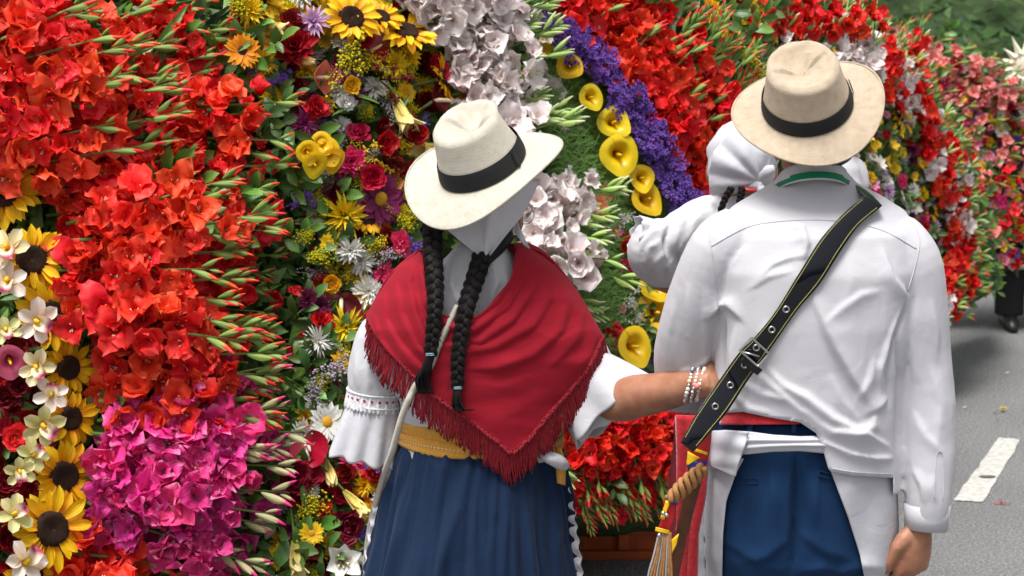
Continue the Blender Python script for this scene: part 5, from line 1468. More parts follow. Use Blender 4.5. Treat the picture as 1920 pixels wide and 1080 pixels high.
def hand_pieces(wrist, hdir, pdir, L, curl, spread=.1, thumb_side=1, fat=1.0, tcurl=.5):
    """wrist position, direction of the hand, direction the palm faces, hand length; returns palm, fingers, thumb"""
    z = hdir.normalized(); n = (pdir - z * pdir.dot(z)).normalized(); x = n.cross(z).normalized() * thumb_side
    out = []
    w = L * .43
    # palm: flattened loft
    pts = [wrist - z * L * .10, wrist, wrist + z * L * .16, wrist + z * L * .34, wrist + z * L * .50]
    V = []; nn = 16; ws = [.30, .31, .40, .45, .44]; ts = [.22, .21, .26, .25, .19]
    for p, a, t in zip(pts, ws, ts):
        for j in range(nn):
            ph = 2 * math.pi * j / nn
            V.append(p + x * (a * L / 2 * math.cos(ph)) + n * (t * L / 2 * math.sin(ph)))
    F = grid_faces(len(pts), nn, True); F.append(tuple(range(nn))); F.append(tuple(4 * nn + j for j in range(nn))[::-1])
    out.append((V, F))
    lens = [.40, .45, .42, .34]
    for i in range(4):
        u = (1.5 - i) / 3 * .36 * L
        base = wrist + z * L * (.44 + (.02, .035, .03, 0)[i]) + x * u
        ln = lens[i] * L; d = (z + x * (1.5 - i) * spread).normalized(); p = base - d * L * .08; pts = [p, base]; ang = 0
        c = curl[i] if isinstance(curl, (list, tuple)) else curl
        for seg, q in ((.45, c * .9), (.30, c * 1.2), (.25, c * .8)):
            ang += q
            dd = (d * math.cos(ang) + n * math.sin(ang)).normalized()
            for _ in range(2): pts.append(pts[-1] + dd * ln * seg / 2)
        r0 = L * .052 * fat * (1, 1.04, 1, .88)[i]
        rs = [r0 * q for q in (.95, 1.08, .98, 1.04, .93, .97, .86, .62)]
        out.append(tube(pts, rs, 10)[:2])
    # thumb from the side of the palm near the wrist
    b0 = wrist + z * L * .06 + x * L * .10; d1 = (z * .72 + x * .72 + n * .15).normalized()
    p1 = b0 + d1 * L * .24; d2 = (z * .95 + x * .12 + n * (.2 + tcurl * .4)).normalized(); p2 = p1 + d2 * L * .17; d3 = (z * .95 - x * .12 * tcurl + n * (.3 + tcurl * .5)).normalized(); p3 = p2 + d3 * L * .14
    out.append(tube([b0, b0 + d1 * L * .12, p1, (p1 + p2) / 2, p2, (p2 + p3) / 2, p3], [L * .075, L * .092, L * .066, L * .058, L * .06, L * .056, L * .036], 10)[:2])
    return out, (x, n, z)

def nails(parent, wrist, L):
    pass

MY = 3.62
man = empty('person', (P(1500, 1800, MY).x, MY, 0), label='man seen from behind in straw hat, white shirt and navy trousers with a black strap', cat='person')
MO = Vector(man.location)
def fixp(o):
    """child built in world coordinates, set under its person"""
    o.matrix_parent_inverse = Matrix.Translation(-Vector(o.parent.location if o.parent else (0, 0, 0)))
m_rows = [(300, 1480, 1574, 3.66, .05), (330, 1476, 1578, 3.66, .055), (352, 1462, 1594, 3.66, .06), (378, 1420, 1640, 3.65, .07), (405, 1385, 1675, 3.645, .08), (440, 1362, 1698, 3.62, .092), (520, 1362, 1696, 3.63, .095), (620, 1370, 1682, 3.63, .095), (720, 1370, 1664, 3.63, .09),
          (800, 1362, 1658, 3.63, .09), (880, 1345, 1668, 3.63, .10), (960, 1340, 1664, 3.64, .10), (1040, 1342, 1660, 3.64, .09), (1075, 1345, 1660, 3.63, .10)]
hn = Vector((-.24, -.60, .74)); 
HC = P(1524, 252, 3.68)
hp, HM = head_pieces(HC, Vector((-.05, -.12, 1)), Vector((-.25, 1, .05)), .096)
GY = 0.0
footL = Vector((P(1420, 1000, 3.6).x, 3.60, .06)); footR = Vector((P(1590, 1000, 3.66).x, 3.68, .06))
pieces = [rows(m_rows)] + hp
for hip, ft, sx in ((P(1420, 1050, 3.63), footL, -1), (P(1582, 1050, 3.63), footR, 1)):
    knee = hip.lerp(ft, .47) + Vector((0, .02, 0))
    pieces.append(tube(spline([hip, hip.lerp(knee, .5), knee, knee.lerp(ft, .35), ft + Vector((0, 0, .02))], 4), [.076 - .0018 * i for i in range(17)], 16))
    pieces.append(tube([ft + Vector((0, -.05, -.02)), ft + Vector((0, .05, -.015)), ft + Vector((0, .16, -.03)), ft + Vector((0, .2, -.035))], [.038, .04, .034, .02], 12))
pieces.append(tpx([(1382, 445, 3.62, 34), (1335, 510, 3.64, 38), (1305, 610, 3.67, 42), (1286, 700, 3.72, 36)]))
elb = P(1286, 705, 3.72)
pieces.append(tube([elb, elb + Vector((.01, .10, .02)), elb + Vector((.05, .2, .05))], [.036, .034, .027], 14))
hpz, _ = hand_pieces(elb + Vector((.05, .2, .05)), Vector((.35, .8, .2)), Vector((.8, -.3, -.2)), .18, .5)
pieces += hpz
pieces.append(tpx([(1680, 450, 3.62, 36), (1712, 530, 3.61, 40), (1734, 640, 3.61, 42), (1742, 740, 3.61, 36), (1738, 860, 3.59, 34), (1727, 985, 3.56, 25)]))
MW = P(1722, 982, 3.55)
mh, _ = hand_pieces(MW, Vector((-.08, .02, -1)), Vector((-.62, .75, .0)), .195, [.55, .62, .68, .72], spread=.02, thumb_side=1, fat=1.12, tcurl=.1)
pieces += mh
body = organic('body', pieces, .0042, 5, SKIN, man); fixp(body)
face_parts(man, HM)
for o in man.children:
    if o.name.startswith('eye'): fixp(o)
# hair at the back of the head
hv = []
v, f, uv = ball((0, 0, 0), .099, 20, (1.06, .85, 1.0))
g = Geo(); keep = [i for i, p in enumerate(v)]
g.add([HM @ Vector((p[0] - .016 if p[0] < .03 else min(p[0], .05) - .016, p[1], max(p[2], -.075) + .02)) for p in v], f, uv)
hr_ = g.build('hair', HAIR, man); fixp(hr_)

# shirt: torso and sleeves fused
s_rows = [(316, 1474, 1582, 3.665, .058), (342, 1452, 1606, 3.665, .07), (368, 1408, 1656, 3.662, .09), (392, 1370, 1694, 3.655, .108), (430, 1342, 1722, 3.638, .125), (500, 1334, 1724, 3.618, .132), (600, 1340, 1712, 3.61, .134), (700, 1338, 1696, 3.61, .134), (800, 1334, 1690, 3.61, .14), (870, 1326, 1690, 3.61, .146), (906, 1320, 1690, 3.61, .15)]
sl_l = tpx([(1392, 432, 3.61, 52), (1350, 470, 3.60, 62), (1316, 560, 3.63, 66), (1292, 650, 3.675, 66), (1286, 705, 3.72, 60), (1290, 745, 3.77, 46), (1300, 770, 3.84, 36)], 20)
sl_r = tpx([(1668, 440, 3.61, 55), (1703, 490, 3.60, 62), (1716, 570, 3.60, 62), (1724, 660, 3.60, 60), (1734, 760, 3.59, 58), (1739, 850, 3.57, 54), (1740, 930, 3.55, 45), (1739, 975, 3.545, 38), (1739, 985, 3.545, 36)], 20)
shirt = organic('shirt', [rows(s_rows, 56), sl_l, sl_r], .0048, 6, W_SHIRT, man); fixp(shirt)
hem = [(1200, 768), (1345, 775), (1395, 772), (1440, 782), (1500, 792), (1530, 812), (1545, 850), (1555, 884), (1600, 892), (1672, 896), (1690, 896)]
hx = [p[0] for p in hem]; hy = [p[1] for p in hem]
cut(shirt, lambda x, y, V: (y < np.interp(x, hx, hy)) | (x > 1676) | ((x < 1318) & (y < 776)), hem)
folds(shirt, [
 ([(1478, 423), (1504, 428), (1513, 457), (1506, 492)], .009, 12, -.5), ([(1425, 520), (1450, 496), (1478, 485), (1520, 480)], .004, 8, .5), ([(1400, 545), (1440, 520), (1490, 508)], .003, 8, .5),
 ([(1322, 596), (1346, 575), (1368, 571), (1392, 600)], .011, 10, .5), ([(1400, 460), (1372, 500), (1362, 560)], .004, 12, .5),
 ([(1358, 600), (1352, 640), (1350, 700), (1352, 750)], -.016, 8, 0), ([(1382, 610), (1372, 660), (1374, 720), (1392, 765)], .006, 14, .5),
 ([(1653, 462), (1672, 521), (1698, 556), (1700, 600)], .008, 13, -.5), ([(1702, 540), (1696, 590), (1676, 640), (1664, 700), (1668, 760)], -.014, 9, 0), ([(1690, 580), (1668, 640), (1650, 690), (1652, 740)], .008, 12, .5),
 ([(1522, 545), (1538, 590), (1564, 649), (1598, 709), (1636, 765)], .010, 16, .5), ([(1547, 604), (1581, 576), (1615, 552), (1650, 545)], .005, 12, -.5), ([(1640, 670), (1630, 710), (1606, 750)], .006, 12, .5), ([(1556, 700), (1580, 750), (1610, 790)], .005, 12, -.5),
 ([(1392, 716), (1424, 735), (1475, 750)], .006, 10, -.5), ([(1382, 742), (1407, 764), (1445, 774)], .006, 9, -.5), ([(1440, 690), (1470, 722), (1510, 743), (1559, 782), (1630, 817), (1668, 838)], .011, 13, -.5), ([(1410, 690), (1436, 712), (1500, 768), (1540, 790)], .006, 11, -.5),
 ([(1522, 786), (1560, 808), (1605, 812), (1634, 798), (1642, 770)], .010, 14, -.5), ([(1620, 778), (1650, 760), (1668, 740)], .006, 12, .5), ([(1530, 822), (1595, 849), (1640, 858), (1676, 858)], .009, 8, -.5),
 ([(1682, 620), (1688, 700), (1686, 780), (1684, 850), (1690, 920)], -.012, 7, 0), ([(1747, 690), (1763, 760), (1757, 840)], .005, 15, .5), ([(1712, 770), (1736, 817), (1768, 850)], .005, 12, -.5), ([(1722, 560), (1710, 640), (1716, 720)], .005, 16, .5), ([(1712, 880), (1728, 910), (1732, 945)], .005, 9, .5), ([(1752, 890), (1748, 915), (1756, 944)], .004, 8, -.5), ([(1745, 560), (1756, 620), (1756, 680)], .004, 12, -.5),
 ([(1288, 530), (1290, 610), (1300, 700)], .006, 14, .5), ([(1262, 560), (1256, 630), (1262, 700)], .005, 12, -.5), ([(1322, 540), (1322, 620), (1318, 700)], .006, 12, .5), ([(1270, 700), (1300, 690), (1335, 660)], .006, 9, -.5), ([(1268, 730), (1300, 735), (1330, 725)], .006, 8, -.5),
 ([(1590, 470), (1600, 520), (1590, 570)], .003, 22, .5), ([(1440, 600), (1426, 650), (1440, 690)], .004, 20, .5),
])
wrinkle(shirt, .0007, 17, 3, (1.2, 1, .6))
md = shirt.modifiers.new('thickness', 'SOLIDIFY'); md.thickness = .0016; md.offset = -1
sd = ell(s_rows, .0)
sbv = bvh([shirt])
def seam(name, pl, w=.0011, mat=None, off=.0006, parent=shirt, tree=None, k=8):
    pts = [P(p.x, p.y, hit(tree or sbv, p.x, p.y, sd(p.x, p.y), off)) for p in spline([Vector((a, c, 0)) for a, c in pl], k)]
    v, f, uv = tube(pts, w, 5); o = mk(name, v, f, mat or W_SHIRT, parent, uv)
    return o
seam('yoke_seam', [(1333, 462), (1395, 428), (1450, 416), (1530, 412), (1600, 418), (1660, 434), (1718, 466)])
seam('armhole_seam', [(1345, 395), (1330, 430), (1336, 480), (1344, 540), (1346, 600)]); seam('armhole_seam', [(1712, 415), (1724, 450), (1716, 500), (1702, 545)])
seam('hem_seam', [(1560, 878), (1600, 885), (1670, 889)]); 
# cuff with placket
cz = tube([P(1739, 944, 3.55), P(1738, 968, 3.548), P(1736, 992, 3.545)], [.0435, .0405, .0395], 28, False, .95)
cuff = mk('cuff', cz[0], cz[1], W_SHIRT, shirt, cz[2]); md = cuff.modifiers.new('thickness', 'SOLIDIFY'); md.thickness = .003
seam('placket_seam', [(1757, 850), (1762, 846), (1768, 856), (1770, 900), (1768, 938)], .0007, k=10); seam('placket_seam', [(1757, 850), (1754, 890), (1752, 935)], .0007, k=10)
# collar: stand and fall, with the green ribbon showing under it
def collar(name, y0, y1, r0, r1, mat, parent, sag=10, xc=1524, hw=70):
    V = []; nj = 40; ni = 5
    for i in range(ni):
        t = i / (ni - 1)
        for j in range(nj):
            a = math.pi * (-.05 + 1.1 * j / (nj - 1))
            rr_ = r0 + (r1 - r0) * t
            px = xc - math.cos(a) * (hw + (r1 / r0 - 1) * hw * t)
            c = P(px, 320, 3.65)
            yy = y0 + (y1 - y0) * t
            zc = P(1524, yy, 3.65 - rr_).z
            V.append((c.x, 3.65 - rr_ * math.sin(a), zc - .034 * (1 - math.sin(a))))
    o = mk(name, V, grid_faces(ni, nj), mat, parent); m = o.modifiers.new('thickness', 'SOLIDIFY'); m.thickness = .002
    return o
collar('collar', 303, 327, .060, .070, W_SHIRT, shirt, hw=62)
collar('green_ribbon', 322, 334, .0735, .078, GREENR, shirt, hw=66)
collar('collar_stand', 333, 337, .0775, .078, W_SHIRT, shirt, hw=66)

# trousers
t_rows = [(770, 1342, 1664, 3.62, .122), (830, 1332, 1672, 3.62, .130), (900, 1325, 1678, 3.625, .138), (970, 1322, 1680, 3.63, .14), (1030, 1322, 1682, 3.63, .132), (1065, 1326, 1680, 3.635, .12)]
tp = [rows(t_rows, 48)]
for cxp, ft, sg in ((1410, footL, -1), (1592, footR, 1)):
    hip = P(cxp, 1040, 3.635); knee = hip.lerp(ft, .47) + Vector((0, .015, 0))
    tp.append(tube(spline([hip, hip.lerp(knee, .5), knee, knee.lerp(ft, .5), ft + Vector((0, 0, .05))], 4), [.094 - .0014 * i for i in range(17)], 20))
trousers = organic('trousers', tp, .0065, 4, NAVY, man); fixp(trousers)
cut(trousers, lambda x, y, V: (y > 780) | (V[:, 2] < 1.0))
folds(trousers, [([(1492, 840), (1490, 930), (1488, 1000), (1482, 1080)], -.020, 12), ([(1470, 860), (1440, 950), (1420, 1060)], .005, 26), ([(1400, 900), (1400, 980), (1410, 1070)], -.006, 20), ([(1440, 860), (1452, 930), (1458, 1000)], .005, 10, .5), ([(1535, 860), (1530, 930), (1524, 1010)], .005, 10, -.5), ([(1500, 1000), (1540, 1030), (1600, 1050)], .006, 14, .5), ([(1478, 1010), (1440, 1040), (1390, 1056)], .006, 14, -.5), ([(1500, 850), (1530, 950), (1560, 1060)], .005, 26),
 ([(1570, 1075), (1620, 1060), (1660, 1070)], .008, 12), ([(1500, 1075), (1540, 1065), (1590, 1075)], .006, 11), ([(1340, 1000), (1400, 1040), (1460, 1070)], .004, 14)])
wrinkle(trousers, .002, 13, 1, (1, 1, .5))
tbv = bvh([trousers]); tdf = ell(t_rows, 0)
seam('seat_seam', [(1491, 850), (1490, 920), (1489, 990), (1486, 1050)], .0012, NAVY, .0004, trousers, tbv)
for nm, pl in (('pocket', [(1376, 898), (1420, 896), (1420, 906), (1376, 908), (1376, 898)]), ('pocket', [(1535, 882), (1568, 890), (1568, 900), (1535, 892), (1535, 882)])):
    pts = [P(a, c, hit(tbv, a, c, tdf(a, c), .0015)) for a, c in pl]
    v, f, uv = tube(pts, .0022, 5); mk(nm, v, f, NAVY, trousers, uv)
for a in (1402, 1484):
    sheet('belt_loop', [(a, 788), (a, 812)], [(a + 9, 788), (a + 9, 812)], 3, 6, lambda x, y: tdf(x, y) - .006, NAVY, trousers, .002)
for o in (footL, footR):
    g = Geo(); g.add(*tube([o + Vector((0, -.075, -.02)), o + Vector((0, -.04, -.015)), o + Vector((0, .06, -.012)), o + Vector((0, .15, -.025)), o + Vector((0, .205, -.035)), o + Vector((0, .225, -.04))], [.02, .042, .046, .045, .034, .012], 16))
    sh = g.build('shoe', plain('black_shoe', (.015, .013, .012), .4), man); fixp(sh)
# red sash strip above the trousers
sheet('red_sash', [(1352, 768), (1350, 797)], [(1498, 790), (1500, 795)], 30, 8, lambda x, y: tdf(x, y) - .012, REDW, man, .002); fixp(man.children[-1] if False else bpy.data.objects['red_sash'])
# white apron cloth: hip band with its hanging end, two side panels
def clothd(off, amp=.003, f=1.0, s=0):
    return lambda x, y: min(hit(tbv, x, y, tdf(x, y), 0), tdf(x, y) + .05) - off - amp * math.sin(x / 13 * f + s + y / 60) - amp * .6 * math.sin(x / 31 + y / 47 + s)
apr = sheet('apron_panel', [(1312, 845), (1300, 920), (1296, 1000), (1294, 1085), (1294, 1200), (1296, 1330)], [(1395, 860), (1380, 888), (1362, 940), (1356, 1000), (1354, 1085), (1356, 1330)], 26, 60, clothd(.012, .003), W_APRON, man)
fixp(apr)
apr2 = sheet('apron_panel', [(1555, 876), (1562, 895), (1590, 970), (1612, 1040), (1622, 1090), (1640, 1330)], [(1668, 880), (1680, 900), (1684, 980), (1682, 1050), (1678, 1090), (1672, 1330)], 30, 60, clothd(.012, .003, 1, 2), W_APRON, man)
fixp(apr2)
wb = sheet('apron_band', [(1326, 836), (1318, 850), (1316, 862), (1322, 880)], [(1555, 812), (1557, 822), (1558, 834), (1560, 846)], 60, 16, lambda x, y: tdf(x, y) - .020, W_APRON, man, .004, lambda s, t, x, y: .006 * math.sin(t * math.pi) + .0035 * math.sin(t * 15 + s * 3) * math.sin(t * math.pi))
# redo the band edges along its drawn shape
bpy.data.objects.remove(wb)
bd = sheet('apron_band', [(1330, 808), (1360, 806), (1405, 809), (1450, 815), (1500, 818), (1560, 816)], [(1326, 850), (1365, 852), (1400, 852), (1450, 847), (1500, 846), (1565, 852)], 16, 60, lambda x, y: tdf(x, y) - .017, W_APRON, man, .003,
            lambda s, t, x, y: .008 * math.sin(s * math.pi) + .0030 * math.sin(s * 17 + t * 5) * math.sin(s * math.pi)); fixp(bd)
kn = sheet('apron_flap', [(1340, 808), (1328, 818), (1324, 840), (1322, 862), (1335, 874), (1378, 892)], [(1405, 809), (1402, 822), (1398, 835), (1393, 850), (1386, 868), (1380, 892)], 20, 26, lambda x, y: tdf(x, y) - .026, W_APRON, man, .003,
            lambda s, t, x, y: .006 * math.sin(t * math.pi) + .004 * math.sin(t * 16 - s * 4) * (1 - t)); fixp(kn)
# small red tassel thread behind the right hip
g = Geo()
for k in range(16):
    x = 1676 + R.uniform(-3, 5); pts = [P(x + R.uniform(-2, 2) + 5 * math.sin(q * 1.3), 880 + 18 * q * R.uniform(.8, 1.1), 3.64) for q in range(4)]
    g.add(*tube(pts, .0011, 4))
o = g.build('red_fringe', CRIMF, man); fixp(o)

# hat
nn = Vector((-.22, -.56, .80))
mhat = hat(man, P(1514, 198, 3.62), nn, Vector((-.30, 1, .5)), .1455, .086, .096, STRAW_M, .030, lambda a: -.018 * math.cos(2 * a) - .006, STRAW_M, -.002, dent=1.0, seed=1)
fixp(mhat)

# ---------------------------------------------------- the machete sheath with its wide black strap
LEATH, nt, b = new_mat('patent_leather')
b.inputs['Base Color'].default_value = (.004, .005, .009, 1); b.inputs['Roughness'].default_value = .09; b.inputs['Specular IOR Level'].default_value = .45
tc = N(nt, 'ShaderNodeTexCoord'); nz = N(nt, 'ShaderNodeTexNoise'); nz.inputs['Scale'].default_value = 11; nz.inputs['Detail'].default_value = 1; nt.links.new(tc.outputs['Object'], nz.inputs[0])
bp = N(nt, 'ShaderNodeBump'); bp.inputs['Distance'].default_value = .012; bp.inputs['Strength'].default_value = .35; nt.links.new(nz.outputs[0], bp.inputs['Height']); nt.links.new(bp.outputs[0], b.inputs['Normal']); nt.links.new(bp.outputs[0], b.inputs['Coat Normal'])
STEEL = plain('steel', (.55, .54, .52), .28, metal=1)
THREAD = plain('yellow_thread', (.55, .50, .12), .7)
TAN = plain('tan_braid', (.36, .17, .06), .7, noise_s=120, noise_amt=.3, bump=.002, bump_s=500)
BRN = plain('brown_leather', (.10, .032, .014), .4, noise_s=30, noise_amt=.4)
sheath = empty('machete_sheath', tuple(P(1290, 1000, 3.5)), label='leather machete sheath with wide black patent strap across the man back and fringed end', cat='machete sheath')
def fix2(o): o.matrix_parent_inverse = Matrix.Translation(-Vector(sheath.location))
Lf = [(1612, 366), (1619, 368), (1576, 406), (1538, 449), (1495, 517), (1453, 585), (1415, 632), (1385, 662), (1351, 709), (1311, 767), (1292, 800), (1276, 830)]
Rt = [(1648, 374), (1653, 387), (1610, 423), (1576, 470), (1538, 530), (1495, 581), (1453, 641), (1427, 679), (1402, 713), (1364, 771), (1330, 812), (1299, 848)]
Lf = Lf[1:]; Rt = Rt[1:]
nS = 90
def resamp(pl, n):
    sp = spline([Vector((a, c, 0)) for a, c in pl], 12); ds = [0]
    for a, c in zip(sp, sp[1:]): ds.append(ds[-1] + (c - a).length)
    out = []; k = 0
    for i in range(n):
        s = ds[-1] * i / (n - 1)
        while k < len(sp) - 2 and ds[k + 1] < s: k += 1
        out.append(sp[k].lerp(sp[k + 1], (s - ds[k]) / max(1e-6, ds[k + 1] - ds[k])))
    return out
LL = resamp(Lf, nS); RRr = resamp(Rt, nS)
dep = []
for a, c in zip(LL, RRr):
    best = min(hit(sbv, a.x + (c.x - a.x) * q, a.y + (c.y - a.y) * q, 9, .004) for q in (0, .25, .5, .75, 1))
    dep.append(best)
base_d = [sd((a.x + c.x) / 2, (a.y + c.y) / 2) for a, c in zip(LL, RRr)]
dep = [d if d < 8 else bd_ - .01 for d, bd_ in zip(dep, base_d)]
for i in range(nS):
    if i > 66: dep[i] = min(dep[i], dep[66] - (i - 66) * .003, 3.462 if i > 78 else 9)
dep = [min(dep[max(0, i - 3):i + 4]) for i in range(nS)]
dep = [sum(dep[max(0, i - 4):i + 5]) / len(dep[max(0, i - 4):i + 5]) for i in range(nS)]
V = []; nw = 9; UV = []
def strap_pt(i, s, out=0.0):
    a, c = LL[i], RRr[i]; x = a.x + (c.x - a.x) * s; y = a.y + (c.y - a.y) * s
    return P(x, y, dep[i] - .002 * (1 - (2 * s - 1) ** 2) - out)
for i in range(nS):
    for j in range(nw): V.append(strap_pt(i, j / (nw - 1))); UV.append((j / (nw - 1), i / nS))
# over the shoulder and down the front
for k in range(1, 10):
    t = k / 9
    for j in range(nw):
        b0 = V[j]; V_ = Vector((b0.x - .01 * t * 2, b0.y + .03 + .17 * math.sin(t * 1.3), b0.z + .018 * math.sin(min(1, t * 2.2) * math.pi / 2) - .30 * max(0, t - .35)))
        UV.append((j / (nw - 1), -t)); V.append(V_)
F = grid_faces(nS, nw)
prev = [j for j in range(nw)]
for k in range(9):
    cur = [nS * nw + k * nw + j for j in range(nw)]
    F += [(cur[j], cur[j + 1], prev[j + 1], prev[j]) for j in range(nw - 1)]; prev = cur
st = mk('strap', V, F, LEATH, sheath, UV); fix2(st)
m = st.modifiers.new('thickness', 'SOLIDIFY'); m.thickness = .0028; m.offset = -1
m = st.modifiers.new('bevel', 'BEVEL'); m.width = .0008; m.segments = 2; m.limit_method = 'ANGLE'
g = Geo()
for s in (.10, .90):
    for i in range(1, nS - 2):
        for q in (0, .5):
            if i == nS - 3: continue
            p0 = strap_pt(i, s, .0034); p1 = strap_pt(i + 1, s, .0034)
            g.add(*tube([p0.lerp(p1, q + .06), p0.lerp(p1, q + .42)], .00065, 4))
o = g.build('stitching', THREAD, sheath); fix2(o)
for px, py in [(1474, 580), (1447, 618), (1418, 652), (1396, 684), (1369, 722), (1341, 762)]:
    i = min(range(nS), key=lambda q: abs((LL[q].y + RRr[q].y) / 2 - py) + abs((LL[q].x + RRr[q].x) / 2 - px)); c = P(px, py, dep[i] - .0062)
    pts = [c + Vector((.0056 * math.cos(a), -.0005, .0056 * math.sin(a))) for a in [2 * math.pi * k / 14 for k in range(15)]]
    v, f, uv = tube(pts, .0017, 6, False); o = mk('eyelet', v, f, STEEL, sheath, uv); fix2(o)
# buckle frame
fr = [(1408, 634), (1441, 664), (1420, 686), (1388, 656), (1408, 634)]
fr = [(1409, 633), (1442, 663), (1421, 687), (1387, 657), (1409, 633)]
pts = []
for a, c in zip(fr, fr[1:]):
    for k in range(5): pts.append(P(a[0] + (c[0] - a[0]) * k / 5, a[1] + (c[1] - a[1]) * k / 5, dep[int(nS * .55)] - .011))
pts.append(pts[0]); v, f, uv = tube(pts, .0024, 8, False); o = mk('buckle', v, f, STEEL, sheath, uv); fix2(o)
v, f, uv = tube([P(1393, 660, dep[50] - .012), P(1424, 668, dep[50] - .013)], .0018, 6); o = mk('buckle_tongue', v, f, STEEL, sheath, uv); fix2(o)
o = sheet('strap_keeper', [(1396, 664), (1430, 694)], [(1386, 678), (1420, 704)], 5, 8, lambda x, y: dep[52] - .012, LEATH, sheath, .002); fix2(o)
# sheath body hanging from it along the hip
sc = [(1308, 845, 3.50, 24), (1304, 890, 3.50, 16), (1290, 950, 3.50, 13), (1276, 1010, 3.50, 12), (1262, 1080, 3.50, 12), (1240, 1200, 3.5, 12), (1215, 1290, 3.5, 12)]
v, f, uv = tpx([(a, c, d, r) for a, c, d, r in sc], 14, 5, .35); o = mk('leather_sheath', v, f, BRN, sheath, uv); fix2(o)
# red painted throat with yellow and blue trim
PR = plain('red_paint_leather', (.45, .01, .012), .3); PY = plain('yellow_paint_leather', (.82, .50, .01), .35); PB = plain('blue_paint_leather', (.01, .03, .30), .3)
def slab(name, L, Rr, off, mat, D=3.478):
    o = sheet(name, L, Rr, 8, 8, lambda x, y: D - off + .0004 * abs(x - (L[0][0] + Rr[0][0]) / 2), mat, sheath, .0025); fix2(o); return o
slab('red_throat', [(1290, 800), (1288, 850), (1292, 872)], [(1334, 806), (1330, 850), (1322, 872)], 0, PR)
slab('yellow_triangle', [(1290, 846), (1288, 870)], [(1312, 858), (1290, 872)], .004, PY)
slab('blue_trim', [(1290, 866), (1288, 876)], [(1326, 864), (1322, 874)], .005, PB)
slab('yellow_trim', [(1302, 840), (1302, 845)], [(1326, 848), (1325, 853)], .005, PY)
# braided tan knot
for k in range(3):
    pts = []
    for i in range(34):
        t = i / 33; ph = t * 13 + k * 2.094
        cx = 1320 - 64 * t; cy = 876 + 62 * t
        w = 4 + 9 * math.sin(math.pi * (.12 + .76 * t)); pts.append(P(cx + w * math.sin(ph) * .75, cy + w * math.sin(ph) * .6, 3.468 - .010 * math.cos(ph)))
    v, f, uv = tube(pts, .0058, 8); o = mk('braid_strand', v, f, TAN, sheath, uv); fix2(o)
# second painted cuff
slab('painted_cuff', [(1252, 935), (1242, 970), (1232, 996)], [(1268, 944), (1264, 972), (1254, 998)], .012, PR)
slab('yellow_trim', [(1249, 938), (1238, 972)], [(1256, 940), (1246, 974)], .016, PY); slab('blue_trim', [(1252, 933), (1252, 939)], [(1270, 941), (1270, 947)], .016, PB); slab('yellow_trim', [(1230, 988), (1229, 995)], [(1255, 994), (1254, 1001)], .017, PY)
for px, py in ((1243, 962), (1250, 966), (1236, 1004)):
    v, f, uv = ball(tuple(P(px, py, 3.455)), .0045, 10); o = mk('stud', v, f, STEEL, sheath, uv); fix2(o)
slab('yellow_flap', [(1256, 1015), (1252, 1030), (1252, 1048)], [(1272, 1000), (1268, 1020), (1256, 1046)], .014, PY)
# leather strings
for k in range(9):
    x0 = 1236 + k * 2.6; x1 = 1214 + k * 5.6
    pts = [P(x0, 998, 3.466), P(x0 * .6 + x1 * .4 + R.uniform(-1, 1), 1040, 3.462), P(x1, 1090, 3.462), P(x1 - 6, 1180 + R.uniform(0, 40), 3.464)]
    v, f, uv = tube(spline(pts, 5), .0030 if k % 3 else .0022, 6); o = mk('leather_string', v, f, TAN if k % 3 else plain('grey_string', (.35, .34, .34), .5), sheath, uv); fix2(o)

# folded red wool cloth on the left hip
rp_ = empty('folded_poncho', tuple(P(1285, 1000, 3.56)), label='folded red wool poncho hanging at the left hip of the man', cat='poncho')
o = sheet('wool_fold', [(1270, 778), (1272, 850), (1270, 930), (1266, 1030), (1262, 1120), (1262, 1250)], [(1322, 780), (1326, 860), (1320, 930), (1306, 1000), (1304, 1100), (1304, 1250)], 20, 50, lambda x, y: 3.555 - .012 * math.sin((x - 1262) / 20), REDW, rp_, .006,
          lambda s, t, x, y: .003 * math.sin(s * 14 + t * 4)); o.matrix_parent_inverse = Matrix.Translation(-Vector(rp_.location))
# ---------------------------------------------------- the woman
WY = 3.80
wom = empty('person', (P(900, 1700, WY).x, WY, 0), label='woman from behind in white hat, crimson shawl and two black braids', cat='person')
w_rows = [(430, 868, 930, 3.775, .048), (470, 864, 936, 3.775, .052), (500, 835, 970, 3.78, .07), (535, 772, 1012, 3.79, .088), (580, 735, 1048, 3.80, .10), (650, 735, 1055, 3.80, .112), (740, 752, 1046, 3.80, .108), (810, 766, 1036, 3.80, .098), (870, 765, 1036, 3.80, .10), (960, 760, 1030, 3.82, .105), (1060, 760, 1030, 3.83, .10), (1120, 765, 1025, 3.83, .09)]
hp, HW_ = head_pieces(P(905, 395, 3.80), Vector((-.08, -.05, 1)), Vector((.25, 1, -.05)), .09)
pieces = [rows(w_rows)] + hp
wf = []
for cxp, sx in ((815, -1), (985, 1)):
    hip = P(cxp, 1090, 3.82); ft = Vector((hip.x + .0, 3.84, .055)); wf.append(ft)
    pieces.append(tube([hip, hip.lerp(ft, .25), hip.lerp(ft, .48), hip.lerp(ft, .62), hip.lerp(ft, .97)], [.082, .07, .053, .05, .034], 16))
    pieces.append(tube([ft + Vector((0, -.05, -.02)), ft + Vector((0, .05, -.015)), ft + Vector((0, .17, -.03))], [.034, .036, .022], 12))
